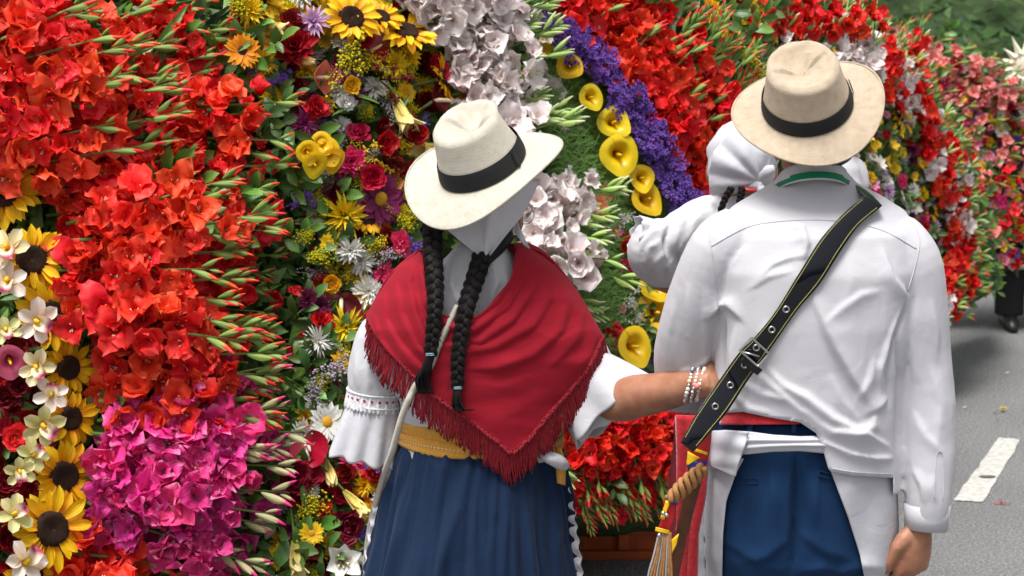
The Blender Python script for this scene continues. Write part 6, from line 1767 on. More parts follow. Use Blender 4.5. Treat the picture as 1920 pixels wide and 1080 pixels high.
# left arm bent forward, right arm reaching to the man
pieces.append(tpx([(775, 575, 3.80, 36), (722, 640, 3.81, 38), (698, 740, 3.80, 36), (688, 810, 3.80, 33), (700, 850, 3.88, 28), (730, 860, 4.0, 22)]))
hpz, _ = hand_pieces(P(735, 862, 4.02), Vector((.5, .8, .1)), Vector((.6, -.5, -.6)), .165, .6); pieces += hpz
pieces.append(tpx([(1010, 575, 3.80, 38), (1062, 620, 3.80, 44), (1110, 700, 3.77, 46), (1150, 746, 3.72, 44), (1200, 742, 3.68, 42), (1260, 731, 3.635, 36), (1310, 721, 3.592, 28), (1335, 718, 3.58, 27)], 20))
WR = P(1332, 718, 3.582)
hpz, _ = hand_pieces(WR, Vector((.60, .78, -.12)), Vector((-.75, .4, -.50)), .168, [.75, .85, .9, .8], spread=.02, thumb_side=-1, fat=1.0, tcurl=.2)
pieces += hpz
wbody = organic('body', pieces, .0045, 5, SKIN, wom); fixp(wbody)
face_parts(wom, HW_)
for o in wom.children:
    if o.name.startswith('eye'): fixp(o)
# fingertips that hook round the sleeve from below belong to the same hand
v, f, uv = ball((0, 0, 0), .094, 20, (1.05, .86, 1.0))
g = Geo(); g.add([HW_ @ Vector((min(p[0], .045) - .014, p[1], max(p[2], -.07) + .02)) for p in v], f, uv)
fixp(g.build('hair', HAIR, wom))

# blouse: body and left puff sleeve
b_rows = [(452, 862, 938, 3.775, .056), (485, 835, 968, 3.778, .075), (515, 790, 1003, 3.785, .092), (560, 745, 1042, 3.795, .108), (650, 735, 1058, 3.80, .121), (740, 748, 1052, 3.80, .119), (800, 756, 1046, 3.80, .112), (850, 748, 1050, 3.80, .115)]
bl = organic('blouse', [rows(b_rows, 56), tpx([(775, 570, 3.80, 42), (722, 625, 3.80, 50), (704, 690, 3.80, 53), (702, 738, 3.80, 50)], 22), tpx([(1010, 575, 3.80, 44), (1066, 630, 3.79, 54), (1098, 690, 3.77, 56), (1112, 715, 3.765, 54)], 22)], .0062, 4, W_BLOUSE, wom); fixp(bl)
bhem = [(600, 742), (760, 745), (761, 800), (1060, 845)]
folds(bl, [([(850, 480), (846, 530), (860, 580)], .006, 7, .5), ([(925, 490), (934, 530), (915, 575)], .006, 7, -.5), ([(870, 470), (900, 500), (940, 500)], .004, 6, .5), ([(880, 500), (860, 560), (880, 600)], .005, 9), ([(940, 490), (950, 540), (930, 580)], .005, 9), ([(900, 480), (905, 540), (900, 580)], -.005, 9), ([(700, 640), (690, 690), (690, 735)], .005, 9), ([(730, 650), (735, 700), (728, 738)], .005, 8), ([(670, 660), (668, 700), (672, 735)], .004, 8), ([(712, 660), (712, 735)], -.004, 6),
  ([(760, 790), (820, 780), (880, 800)], .006, 12), ([(790, 740), (800, 790), (850, 812)], .005, 12), ([(860, 780), (880, 800), (900, 815)], .005, 10)])
wrinkle(bl, .0012, 22, 5, (1.1, 1, .7))
md = bl.modifiers.new('thickness', 'SOLIDIFY'); md.thickness = .0016; md.offset = -1
bbv = bvh([bl]); bdf = ell(b_rows, 0)
# gathered band with lace and red ribbon on the left sleeve, then the flared ruffle
def ruffle(name, c0, c1, r0, r1, n, amp, parent, mat, ax1=None, th=.0016, nt=18, ry0=.9, ry1=.7, ph=0):
    """skirt of cloth from ring to ring, gathered in n waves"""
    V = []; UV = []; nj = 144
    d = (c1 - c0).normalized()
    a = d.cross(Vector((0, -1, 0))).normalized(); b2 = a.cross(d).normalized()
    rr_ = random.Random(n); k1 = [rr_.uniform(0, 6.28) for _ in range(4)]
    for i in range(nt):
        t = i / (nt - 1); c = c0.lerp(c1, t); r = r0 + (r1 - r0) * t ** .8; ry = ry0 + (ry1 - ry0) * t
        for j in range(nj):
            p = 2 * math.pi * j / nj
            w = amp * (.25 + t) * (math.sin(n * p + k1[0] + .6 * math.sin(2 * p + k1[1])) * .7 + .5 * math.sin(n * .5 * p * 2 // 1 * 1.0 + k1[2]) * 0 + .45 * math.sin((n // 2) * p + k1[3]))
            V.append(c + a * ((r + w) * math.cos(p)) + b2 * ((r * ry + w) * math.sin(p)) + d * (.004 * math.sin(n * p + k1[0]) * t)); UV.append((t, j / nj))
    o = mk(name, V, grid_faces(nt, nj, True), mat, parent, UV); m = o.modifiers.new('thickness', 'SOLIDIFY'); m.thickness = th
    return o
LACE = cloth_mat('lace_white', (.70, .69, .72), weave=420, wr=.003, crumple=60, cr=.004, amt=.12)
PUR = plain('crimson_ribbon', (.33, .01, .05), .5)
ca, cb, cc_ = P(702, 722, 3.80), P(700, 742, 3.80), P(698, 764, 3.80)
bnd1 = ruffle('lace_band', ca, cc_, .052, .056, 40, .0022, bl, LACE, nt=10, ry0=.95, ry1=.95)
for yy in (733, 756):
    pts = []
    for j in range(81):
        p = 2 * math.pi * j / 80; c = P(702, yy, 3.80); rr_ = .0565 + .0015 * math.sin(40 * p)
        pts.append(c + Vector((rr_ * math.cos(p), rr_ * .95 * math.sin(p), .0015 * math.sin(40 * p) - .006 * math.cos(p))))
    v, f, uv = tube(pts, .0022, 5, False); mk('lace_edge', v, f, LACE, bl, uv)
for j in range(46):
    if j % 4 == 3: continue
    p = 2 * math.pi * j / 46; c = P(702, 743, 3.80); rr_ = .0582
    q = [c + Vector((rr_ * math.cos(a), rr_ * .95 * math.sin(a), -.006 * math.cos(a) + dz_)) for a, dz_ in ((p, .0026), (p + .10, .0026), (p + .10, -.0026), (p, -.0026))]
    mk('ribbon_stitch', q, [(0, 1, 2, 3)], PUR, bl, smooth=False) if j % 2 == 0 else None
fl = ruffle('sleeve_ruffle', P(702, 758, 3.80), P(680, 862, 3.79), .053, .071, 9, .0055, bl, W_BLOUSE, nt=24, ry0=.9, ry1=.7)
# right sleeve flare, opening toward the forearm
fr_ = ruffle('sleeve_ruffle', P(1078, 690, 3.775), P(1152, 770, 3.725), .058, .104, 7, .007, bl, W_BLOUSE, nt=24, ry0=.8, ry1=.62)
fr2 = ruffle('sleeve_lining_ruffle', P(1082, 700, 3.78), P(1142, 790, 3.755), .052, .082, 8, .006, bl, W_BLOUSE, nt=18, ry0=.8, ry1=.6)
# turned edge of the right cuff
# lower part of the blouse is tucked: sash over it
sash_d = lambda off: (lambda x, y: ell([(800, 742, 1056, 3.80, .118), (880, 742, 1058, 3.80, .125)], off)(x, y))
def band_around(name, y0, y1, cx, hw, Yc, bb, mat, parent, th=.003, tilt=0, wav=.002, n=80, rowsn=8, lines=3):
    V = []; UV = []
    for i in range(rowsn):
        t = i / (rowsn - 1)
        for j in range(n):
            p = 2 * math.pi * j / n; c = P(cx + hw * math.cos(p), y0, Yc)
            z0 = P(cx, y0, Yc - bb).z; z1 = P(cx, y1, Yc - bb).z
            k = wav * math.sin(t * lines * 6.28 + p) 
            V.append((c.x + k * math.cos(p), Yc + (bb + k) * math.sin(p), z0 + (z1 - z0) * t + tilt * math.cos(p) + .002 * math.sin(5 * p + t * 3))); UV.append((j / n, t))
    o = mk(name, V, grid_faces(rowsn, n, True), mat, parent, UV); m = o.modifiers.new('thickness', 'SOLIDIFY'); m.thickness = th
    return o
sa = band_around('sash', 812, 842, 901, 151, 3.80, .121, OCHRE, wom, wav=.0018, tilt=-.004); fixp(sa)
sb_ = band_around('sash', 834, 862, 901, 153, 3.80, .124, OCHRE, wom, wav=.0015, tilt=-.006, lines=2); fixp(sb_)
CRM = plain('cream_weave', (.78, .62, .34), .8)
g = Geo()
for k in range(60):       # woven diamonds along the sash
    p = math.pi * (1.02 + .96 * k / 60); c = P(901 + 156 * math.cos(p), 846, 3.80)
    zc = P(901, 846, 3.80 - .126).z - .006 * math.cos(p)
    X = Vector((-math.sin(p), math.cos(p) * .8, 0)) * .0028; Zv = Vector((0, 0, .0042)); c2 = Vector((c.x, 3.80 + .1275 * math.sin(p), zc))
    g.add([c2 - X, c2 + Zv * .5, c2 + X, c2 - Zv * .5], [(0, 1, 2, 3)])
    g.add([c2 - X + Zv * .9, c2 + X + Zv * .9, c2 + X + Zv * 1.05, c2 - X + Zv * 1.05], [(0, 1, 2, 3)])
    g.add([c2 - X - Zv * .9, c2 + X - Zv * .9, c2 + X - Zv * 1.05, c2 - X - Zv * 1.05], [(0, 1, 2, 3)])
mk('woven_pattern', g.v, g.f, CRM, sa)
# white knot and ochre end at the right hip
g = Geo(); g.add(*tpx([(1012, 848, 3.70, 9), (1030, 857, 3.69, 13), (1048, 866, 3.70, 14), (1060, 874, 3.72, 9)], 14))
kt = g.build('white_knot', W_BLOUSE, wom); fixp(kt); folds(kt, [([(1015, 850), (1040, 862), (1060, 874)], .004, 4), ([(1020, 858), (1050, 876)], -.003, 3)])
o = sheet('sash_end', [(1032, 836), (1044, 870), (1046, 905)], [(1052, 840), (1060, 872), (1058, 910)], 10, 14, lambda x, y: 3.715 + .004 * math.sin(x / 3), OCHRE, wom, .003); fixp(o)

# skirt, gathered at the waist, to the ankles; lace petticoat edge at both sides
def skirt(name, L, n, amp, mat, parent, th=.002, nj=288, sd_=1):
    V = []; UV = []; rr_ = random.Random(sd_); k1 = [rr_.uniform(0, 6.28) for _ in range(6)]
    fine = []
    nr = 70
    for i in range(nr):
        t = i / (nr - 1)
        f_ = t * (len(L) - 1); k = min(int(f_), len(L) - 2); u = f_ - k
        q = [a + (c - a) * u for a, c in zip(L[k], L[k + 1])]
        fine.append((t, q))
    for t, q in fine:
        z, cx, hw, Yc, bb = q
        for j in range(nj):
            p = 2 * math.pi * j / nj
            big = math.sin(n * .32 * 1.0 // 1 * p + k1[0] + .8 * math.sin(3 * p + k1[1])) * .8 + .5 * math.sin(7 * p + k1[2])
            sm = math.sin(n * p + k1[3] + 1.2 * math.sin(2 * p))
            nzz = noise.noise(Vector((math.cos(p) * 5.5, math.sin(p) * 5.5, t * 1.2 + sd_))); nz2 = noise.noise(Vector((math.cos(p) * 13, math.sin(p) * 13, t * 2 + sd_)))
            w = amp * (sm * max(0, .55 - t * 1.6) + big * (.15 + min(.7, 1.2 * t)) + 3.4 * (1 - abs(nzz) * 2.4) * (.15 + min(1, 2.5 * t)) + 1.3 * nz2)
            V.append((cx + (hw + w) * math.cos(p), Yc + (bb + w) * math.sin(p), z)); UV.append((t, j / nj))
    o = mk(name, V, grid_faces(nr, nj, True), mat, parent, UV); m = o.modifiers.new('thickness', 'SOLIDIFY'); m.thickness = th
    return o
def Z(py, Y): return P(901, py, Y).z
mw = 3.80 / FPX
Lsk = [(Z(848, 3.68), P(899, 850, 3.8).x, 147 * mw, 3.80, .117), (Z(880, 3.67), P(898, 850, 3.8).x, 156 * mw, 3.80, .128), (Z(960, 3.655), P(893, 850, 3.8).x, 172 * mw, 3.81, .150), (Z(1050, 3.64), P(888, 850, 3.8).x, 185 * mw, 3.815, .17), (.62, P(884, 850, 3.8).x, 215 * mw, 3.83, .20), (.12, P(884, 850, 3.8).x, 265 * mw, 3.84, .26)]
sk = skirt('skirt', Lsk, 64, .0042, NAVYS, wom, sd_=4); fixp(sk)
wrinkle(sk, .0018, 11, 2, (1.3, 1, .4))
# apron seen as a frilled white edge at both sides, in front of her
PETT = cloth_mat('petticoat_white', (.72, .71, .74), weave=600, wr=.002, crumple=40, cr=.004, amt=.08)
for pl, dr in (([(752, 858), (735, 880), (716, 930), (703, 1000), (692, 1080), (680, 1180), (668, 1300)], -1), ([(1048, 868), (1054, 900), (1062, 940), (1070, 1000), (1078, 1060), (1086, 1180), (1094, 1300)], 1)):
    V = []; sp = resamp(pl, 110)
    for i, c in enumerate(sp):
        for j in range(6):
            s = j / 5
            wv = math.sin(i * .9 + .6 * math.sin(i * .23)) * s
            V.append(P(c.x + dr * (-4 + (17 + 2.2 * wv) * s), c.y + s * 3, 3.79 + .006 * wv))
    o = mk('apron_frill', V, grid_faces(110, 6), PETT, wom); m = o.modifiers.new('thickness', 'SOLIDIFY'); m.thickness = .0012; fixp(o)
# shoes
for ft in wf:
    g = Geo(); g.add(*tube([ft + Vector((0, -.07, -.025)), ft + Vector((0, -.03, -.02)), ft + Vector((0, .07, -.02)), ft + Vector((0, .15, -.03)), ft + Vector((0, .20, -.04))], [.02, .038, .04, .036, .012], 14))
    fixp(g.build('shoe', plain('black_shoe', (.015, .013, .012), .4), wom))

# kerchief under the hat
KD = lambda x, y: 3.712 + .00050 * abs(x - 900) ** 1.25 * .3 + (y - 400) * .0003
kc = sheet('kerchief', [(800, 360), (818, 396), (836, 428), (868, 456), (908, 489)], [(1012, 335), (996, 372), (978, 406), (950, 440), (912, 489)], 30, 26,
           lambda x, y: 3.684 + .055 * min(1, abs((x - 905) / 100)) ** 2, W_BLOUSE, wom, .0022, lambda s, t, x, y: .012 * math.exp(-((s - .55 - .05 * t) / .06) ** 2) + .004 * math.sin(s * 11 + 3 * t)); fixp(kc)
o = sheet('kerchief_tail', [(958, 412), (966, 436), (982, 460)], [(970, 412), (978, 436), (994, 466)], 6, 12, lambda x, y: 3.735 + .003 * math.sin(x / 3), W_BLOUSE, wom, .0022); fixp(o)
pts = [P(985 + 16.5 * math.cos(a), 402 + 18 * math.sin(a), 3.77 - .012 * math.cos(a)) for a in [2 * math.pi * k / 36 for k in range(37)]]
v, f, uv = tube(pts, .0010, 6, False); fixp(mk('hoop_earring', v, f, STEEL, wom, uv))

# braids
def braid(pl, w0, w1, depth, nturn):
    sp = resamp(pl, 200); out = []
    root = None
    for k in range(3):
        pts = []; rs = []
        for i, c in enumerate(sp):
            t = i / 199; ph = nturn * 2 * math.pi * t + k * 2.0944
            w = (w0 + (w1 - w0) * t ** 1.2)
            lx = math.sin(ph) * w * .52; ly = math.sin(2 * ph) * w * .30
            pts.append(P(c.x + lx, c.y, depth(c.y) - (ly * 1.0 + w * .2) * 3.75 / FPX)); rs.append(w * .50 * 3.75 / FPX * (1 + .05 * math.sin(i)))
        out.append((pts, rs))
    return out
def put_braid(pl, w0, w1, depth, nturn, tail):
    base_o = None
    for pts, rs in braid(pl, w0, w1, depth, nturn):
        v, f, uv = tube(pts, rs, 14, True, 1.0)
        uv = [(u * 14, w) for u, w in uv]
        o = mk('braid', v, f, HAIR, base_o or wom, uv)
        if base_o is None: base_o = o; fixp(o)
        else: o.name = 'hair_strand'
    # loose wisps along the braid
    g = Geo(); sp = resamp(pl, 60)
    for k in range(260):
        c = R.choice(sp); s = R.choice((-1, 1)); w = w0 * .8
        a = P(c.x + s * w * R.uniform(.3, .9), c.y, depth(c.y) - .02); l = R.uniform(.006, .018)
        g.add(*tube([a, a + Vector((s * l * .5, -.003, -l * .3)), a + Vector((s * l * R.uniform(.2, .9), -.004, -l * R.uniform(.2, 1)))], .00032, 3))
    mk('wisps', g.v, g.f, HAIR, base_o, g.uv)
    # elastic and tail
    e = sp[-1]
    for q in range(2):
        pts = [P(e.x + w1 * .68 * math.cos(a), e.y - 2 + q * 3, depth(e.y) - .008 - .006 * math.sin(a)) for a in [k * math.pi / 6 for k in range(13)]]
        v, f, uv = tube(pts, .0009, 5, False); mk('hair_tie', v, f, plain('pale_blue_tie', (.35, .55, .65), .4), base_o, uv)
    for k in range(26):
        ox = R.gauss(0, 3); 
        pts = spline([P(e.x + ox * .6, e.y, depth(e.y) - .008)] + [P(a + ox * (1 + .8 * math.sin(min(i, 2) * 1.1)) + R.gauss(0, 1.2), c, depth(c) - .012 + R.gauss(0, .004)) for i, (a, c) in enumerate(tail)], 4)
        n_ = len(pts); v, f, uv = tube(pts, [.0035 * (1 - .75 * i / n_) for i in range(n_)], 6); mk('hair_lock', v, f, HAIR, base_o, [(u * 5, w) for u, w in uv])
shd = lambda y: 3.665 + .00002 * abs(y - 640)
put_braid([(811, 418), (812, 470), (815, 520), (816, 570), (812, 620), (807, 665)], 20, 13, lambda y: lerp_table(y, [(418, 3.74), (460, 3.705), (520, 3.665), (580, 3.648), (680, 3.645), (740, 3.655)]), 4.6, [(800, 690), (792, 712), (798, 738)])
put_braid([(905, 478), (892, 520), (876, 570), (866, 620), (858, 680), (858, 728)], 20, 12, lambda y: lerp_table(y, [(418, 3.71), (480, 3.69), (520, 3.67), (580, 3.648), (700, 3.638), (800, 3.64)]), 4.8, [(856, 750), (862, 768), (880, 768)])
# hair from nape into braids
for L in ([(835, 400, 3.76, 20), (818, 420, 3.735, 20), (811, 440, 3.715, 17)], [(950, 440, 3.765, 16), (930, 462, 3.73, 18), (905, 485, 3.695, 17)]):
    v, f, uv = tpx(L, 16); fixp(mk('nape_hair', v, f, HAIR, wom, uv))

# shawl: two upper wings meeting in the V of the neck and the big triangle
sh_rows = [(460, 815, 985, 3.79, .060), (500, 748, 1040, 3.795, .100), (560, 706, 1096, 3.80, .132), (620, 676, 1138, 3.80, .146), (680, 662, 1160, 3.80, .150), (760, 690, 1120, 3.80, .148), (900, 720, 1080, 3.80, .148)]
shd_f = ell(sh_rows, 0)
top = [(702, 564), (720, 529), (747, 498), (775, 478), (792, 477), (796, 520), (803, 558), (824, 586), (850, 592), (885, 594), (911, 578), (940, 545), (959, 515), (967, 470), (990, 466), (1012, 470), (1044, 498), (1084, 552)]
bot = [(686, 590), (702, 622), (729, 660), (764, 695), (796, 730), (824, 752), (849, 768), (878, 790), (907, 810), (935, 832), (958, 850), (978, 838), (1000, 816), (1027, 782), (1067, 738), (1102, 692), (1118, 662), (1130, 632)]
nu, nv = 190, 84
T = resamp(top, nu); B = resamp(bot, nu)
# keep columns monotone: reparametrise by picture x of both lines
V = []; UV = []
rs_ = random.Random(3)
def shawl_depth(x, y, s, t):
    d = shd_f(x, y)
    return d
for i in range(nv):
    t = i / (nv - 1)
    for j in range(nu):
        s = j / (nu - 1)
        a, c = T[j], B[j]
        # lines fall from the shoulders and swing through the middle: curved rulings
        x = a.x + (c.x - a.x) * t; y = a.y + (c.y - a.y) * t
        sag = 0
        Y = shd_f(x, y)
        V.append([x, y, Y, s, t]); UV.append((s, t))
A = np.array(V)
x, y, Y, s, t = A.T
# swag folds: arcs hanging between the shoulders
def arc_fold(pl, h, w, sk=0):
    global Y
    d, tt, side = dist_poly(x, y, pl)
    ww = np.where(side > 0, w * (1 + sk), w * (1 - sk)); q = d / ww
    fade = np.clip(np.sin(np.pi * np.clip(tt * .96 + .02, 0, 1)), 0, 1) ** .45
    st = (side > 0).astype(float)
    wf = w * (.6 + .4 * fade)
    Y = Y - .8 * h * fade * (st * np.exp(-(d / (1.6 * wf)) ** 1.5) + (1 - st) * np.exp(-(d / (.6 * wf)) ** 2))
for pl, h, w, *sk in [
 ([(975, 470), (960, 520), (930, 565), (880, 600), (840, 590), (810, 550)], .011, 9, .3),
 ([(990, 475), (985, 520), (950, 575), (890, 618), (840, 612), (800, 570), (788, 500)], .012, 8, .4),
 ([(1005, 485), (1000, 540), (960, 600), (900, 640), (880, 640)], .011, 9, .4), ([(1020, 500), (1030, 560), (1000, 610), (930, 650), (880, 660)], .010, 9, .3),
 ([(1040, 520), (1065, 570), (1050, 620), (1000, 665), (930, 690), (880, 690)], .011, 10, .4), ([(1060, 545), (1090, 590), (1085, 630), (1040, 680)], .009, 10, .3), ([(1100, 590), (1115, 630), (1105, 665), (1070, 700)], .007, 10, .3),
 ([(780, 480), (768, 530), (780, 590), (800, 640), (806, 660)], .012, 8, .4), ([(760, 485), (742, 530), (752, 590), (780, 650), (800, 670)], .011, 9, .4), ([(740, 500), (720, 545), (722, 600), (750, 650), (790, 690)], .009, 10, .3),
 ([(715, 540), (700, 590), (715, 640), (750, 690)], .008, 11, .3), ([(730, 620), (770, 680), (800, 700)], .006, 10), ([(820, 640), (860, 655), (900, 650)], .006, 8),
 ([(880, 720), (940, 725), (1000, 705)], .004, 14), ([(860, 770), (920, 790), (980, 770)], .003, 18), ([(1000, 620), (1050, 640), (1090, 620)], .004, 10), ([(920, 600), (960, 560), (985, 500)], -.006, 6)]:
    arc_fold(pl, h, w, sk[0] if sk else 0)
Y = Y - .006
nz_ = np.array([noise.noise(Vector((a / 60, c / 28, 3))) for a, c in zip(x, y)]); Y = Y - .003 * nz_
V = [P(a, c, d) for a, c, d in zip(x, y, Y)]
shawl = mk('shawl', V, grid_faces(nv, nu), CRIM, wom, UV); fixp(shawl)
m = shawl.modifiers.new('smooth', 'SMOOTH'); m.iterations = 3; m.factor = .4
m = shawl.modifiers.new('thickness', 'SOLIDIFY'); m.thickness = .003; m.offset = -1
# the wings of the shawl carry on over the shoulders to the front
for pl in ([(785, 478, 3.72, 12), (795, 500, 3.745, 0), ], ):
    pass
for sx, L in ((-1, [(778, 478, 3.775), (747, 498, 3.79), (720, 529, 3.80), (702, 564, 3.80), (688, 590, 3.80)]), (1, [(967, 472, 3.76), (988, 467, 3.78), (1012, 471, 3.79), (1044, 499, 3.80), (1084, 553, 3.80), (1128, 630, 3.80)])):
    V = []; 
    for (a, c, d) in L:
        p0 = P(a, c, shd_f(a, c) - .006)
        for k in range(10):
            th_ = k / 9 * math.pi * .9
            V.append(p0 + Vector((-sx * .02 * (1 - math.cos(th_)), .115 * (1 - math.cos(th_)) / 2 * 1.3, .016 * math.sin(th_) - .05 * (k / 9) ** 2)))
    o = mk('shawl_front', V, grid_faces(len(L), 10), CRIM, wom); fixp(o)
    m = o.modifiers.new('sub', 'SUBSURF'); m.levels = 2; m.render_levels = 2; m = o.modifiers.new('thickness', 'SOLIDIFY'); m.thickness = .003
# hem cords along the lower edge
Bd = lambda a, c: shd_f(a, c) - .010
for k, off in enumerate((-7, -3, 1)):
    pts = [P(p.x * 1.0 + (0), p.y + off, Bd(p.x, p.y + off)) for p in B]
    v, f, uv = tube(pts, .0013, 5); mk('hem_cord', v, f, CRIMF, shawl, uv)
# knotted fringe
g = Geo(); Bf = resamp(bot, 250)
for i, p in enumerate(Bf):
    for q in range(2):
        jx = R.uniform(-2.0, 2.0)
        cx = p.x + jx; cy = p.y - 3 + R.uniform(-1, 2); ln = R.uniform(46, 66) * (1 if cx > 700 else .9)
        # strands lean outward from the middle
        lean = (cx - 930) / 260 * 13 + 5 * noise.noise(Vector((cx / 22, 0, 7))) * 2 + R.uniform(-3, 3)
        pts = []
        for k in range(7):
            t = k / 6
            xx = cx + lean * t + 2.2 * math.sin(k * 1.4 + i * .7) * t; yy = cy + ln * t
            pts.append(P(xx, yy, min(shd_f(max(668, min(1150, cx)), cy) - .010 + .012 * t, 3.80) - R.uniform(0, .002)))
        g.add(*tube(pts, .00125, 4, True))
        if q == 0:
            g.add(*tube([pts[0] + Vector((0, -.001, .002)), pts[1].lerp(pts[0], .4) + Vector((0, -.001, 0))], .0026, 5))
fo = g.build('fringe', CRIMF, shawl); fo['kind'] = 'stuff'

# hat and bracelet
wh = hat(wom, P(906, 312, 3.735), Vector((-.31, -.37, .88)), Vector((.45, .9, .6)), .164, .088, .104, STRAW_W, .037, lambda a: -.022 * math.cos(2 * a + .3) - .006, STRAW_W, -.004, dent=1.15, pinch=1.2, seed=2)
fixp(wh)
BEAD = [plain('pearl_bead', (.72, .68, .62), .2, coat=.5), plain('silver_bead', (.55, .54, .55), .25, metal=.8), plain('pink_bead', (.80, .25, .22), .35), plain('blue_bead', (.04, .08, .22), .3), plain('peach_bead', (.75, .48, .36), .3)]
br = empty('bracelet', tuple(P(1304, 722, 3.66)), label='triple strand bead bracelet of white, silver, pink and blue beads on the woman wrist', cat='bracelet')
for k, (cx, w) in enumerate(((1292, .0), (1303, .0), (1314, 0))):
    c = P(cx, 722.5 - k * 1.0, 3.602 - .004 * k); r = .0345 - .0015 * k
    for j in range(28):
        a = 2 * math.pi * j / 28
        p = c + Vector((.20 * r * math.sin(a) + .006 * math.cos(a * 1), r * math.cos(a) * 1.0, r * math.sin(a) * .98)) + Vector((R.uniform(-.0008, .0008), 0, 0))
        v, f, uv = ball(tuple(p), .0042 * R.uniform(.8, 1.2), 8)
        mt = BEAD[R.choices((0, 1, 2, 3, 4), (10, 8, .7, 1, 1))[0]]
        if k == 1 and j == 13: mt = BEAD[2]
        o = mk('bead', v, f, mt, br, uv); o.matrix_parent_inverse = Matrix.Translation(-Vector(br.location))
v, f, uv = ball(tuple(P(1307, 724, 3.598 - .040)), .0062, 12); o = mk('pink_rose_bead', v, f, BEAD[2], br, uv); o.matrix_parent_inverse = Matrix.Translation(-Vector(br.location))

# bag with its off white strap, carried at the left hip in front
bag = empty('shoulder_bag', tuple(P(715, 1000, 3.72)), label='off white cloth bag strap crossing the woman back to a bag at her left hip', cat='shoulder bag')
CAN = cloth_mat('canvas_strap', (.44, .40, .34), weave=600, wr=.001, crumple=14, cr=.002, amt=.1)
sl1 = resamp([(859, 573), (840, 610), (822, 650), (805, 690), (780, 722), (757, 772), (745, 812), (735, 848), (722, 884), (709, 930), (696, 980), (688, 1040), (682, 1130)], 80)
V = []; 
for i, p in enumerate(sl1):
    d = (sl1[min(i + 1, 79)] - sl1[max(i - 1, 0)]).normalized(); w = 5.0
    if p.y < 740: dd = shd_f(p.x, p.y) - .014
    else: dd = lerp_table(p.y, [(740, 3.655), (800, 3.672), (850, 3.70), (900, 3.77), (960, 3.80), (1100, 3.83)])
    for s in (-1, -.3, .3, 1):
        V.append(P(p.x + d.y * w * s * -1, p.y + d.x * w * s, dd - .003 * (1 - s * s) + .004 * (s > .9)))
dd_ = [v.y for v in V]
o = mk('bag_strap', V, grid_faces(80, 4), CAN, bag); o.matrix_parent_inverse = Matrix.Translation(-Vector(bag.location)); m = o.modifiers.new('thickness', 'SOLIDIFY'); m.thickness = .002; m.offset = 1
g = Geo(); v, f, uv = ball((0, 0, 0), .11, 16, (.5, 1.0, 1.1)); c = P(684, 1215, 3.72); g.add([Vector(p) + c for p in v], f, uv)
o = g.build('bag_body', CAN, bag); o.matrix_parent_inverse = Matrix.Translation(-Vector(bag.location))

# ---------------------------------------------------- woman in the white kerchief behind the man
KY = 4.35
kw = empty('person', (P(1400, 1500, KY).x, KY, 0), label='woman in white kerchief behind the man, lifting her left arm', cat='person')
k_rows = [(350, 1372, 1424, 4.34, .045), (372, 1360, 1440, 4.34, .055), (395, 1320, 1500, 4.35, .08), (430, 1300, 1525, 4.36, .095), (520, 1300, 1525, 4.36, .11), (640, 1315, 1510, 4.36, .10), (720, 1305, 1520, 4.36, .105), (840, 1300, 1530, 4.37, .12)]
hp, KM = head_pieces(P(1392, 312, 4.36), Vector((.02, -.15, 1)), Vector((.2, 1, -.05)), .084)
pc = [rows(k_rows)] + hp
for cxp in (1355, 1470):
    hip = P(cxp, 820, 4.37); ft = Vector((hip.x, 4.38, .05)); pc.append(tube([hip, hip.lerp(ft, .5), hip.lerp(ft, .97)], [.085, .055, .035], 14)); pc.append(tube([ft + Vector((0, -.05, -.02)), ft + Vector((0, .17, -.025))], [.036, .024], 10))
pc.append(tpx([(1340, 410, 4.36, 30), (1285, 440, 4.33, 32), (1235, 462, 4.30, 30), (1218, 500, 4.34, 28), (1262, 528, 4.42, 26), (1300, 520, 4.50, 20)], 16))
hpz, _ = hand_pieces(P(1302, 519, 4.5), Vector((.8, .4, .2)), Vector((0, .5, -.8)), .165, .5); pc += hpz
kb = organic('body', pc, .006, 4, SKIN, kw); fixp(kb)
face_parts(kw, KM)
for o in kw.children:
    if o.name.startswith('eye'): fixp(o)
kbr = [(362, 1368, 1430, 4.34, .055), (385, 1340, 1470, 4.345, .075), (410, 1306, 1515, 4.35, .098), (460, 1292, 1532, 4.36, .115), (560, 1295, 1530, 4.36, .12), (700, 1300, 1525, 4.36, .115), (760, 1300, 1525, 4.36, .115)]
kbl = organic('blouse', [rows(kbr, 44), tpx([(1370, 400, 4.34, 38), (1325, 412, 4.33, 46), (1282, 434, 4.31, 44), (1252, 450, 4.30, 37)], 20), tpx([(1262, 446, 4.30, 36), (1234, 452, 4.29, 44), (1222, 470, 4.29, 48), (1232, 492, 4.33, 46), (1262, 506, 4.40, 36)], 24)], .0065, 4, W_BLOUSE, kw); fixp(kbl)
folds(kbl, [([(1300, 385), (1275, 420), (1262, 470)], .004, 6), ([(1320, 390), (1295, 425), (1285, 475)], .006, 7), ([(1340, 400), (1320, 440), (1310, 480)], .006, 8), ([(1256, 418), (1246, 450), (1250, 482)], -.014, 6), ([(1240, 425), (1215, 440), (1200, 470)], .007, 6), ([(1240, 450), (1215, 465), (1208, 500)], .006, 6), ([(1248, 470), (1228, 490), (1225, 515)], .006, 6), ([(1265, 480), (1250, 500), (1252, 525)], .005, 6), ([(1285, 440), (1272, 470), (1275, 490)], .005, 5), ([(1225, 420), (1200, 425), (1190, 440)], .006, 5)])
wrinkle(kbl, .0015, 24, 8)
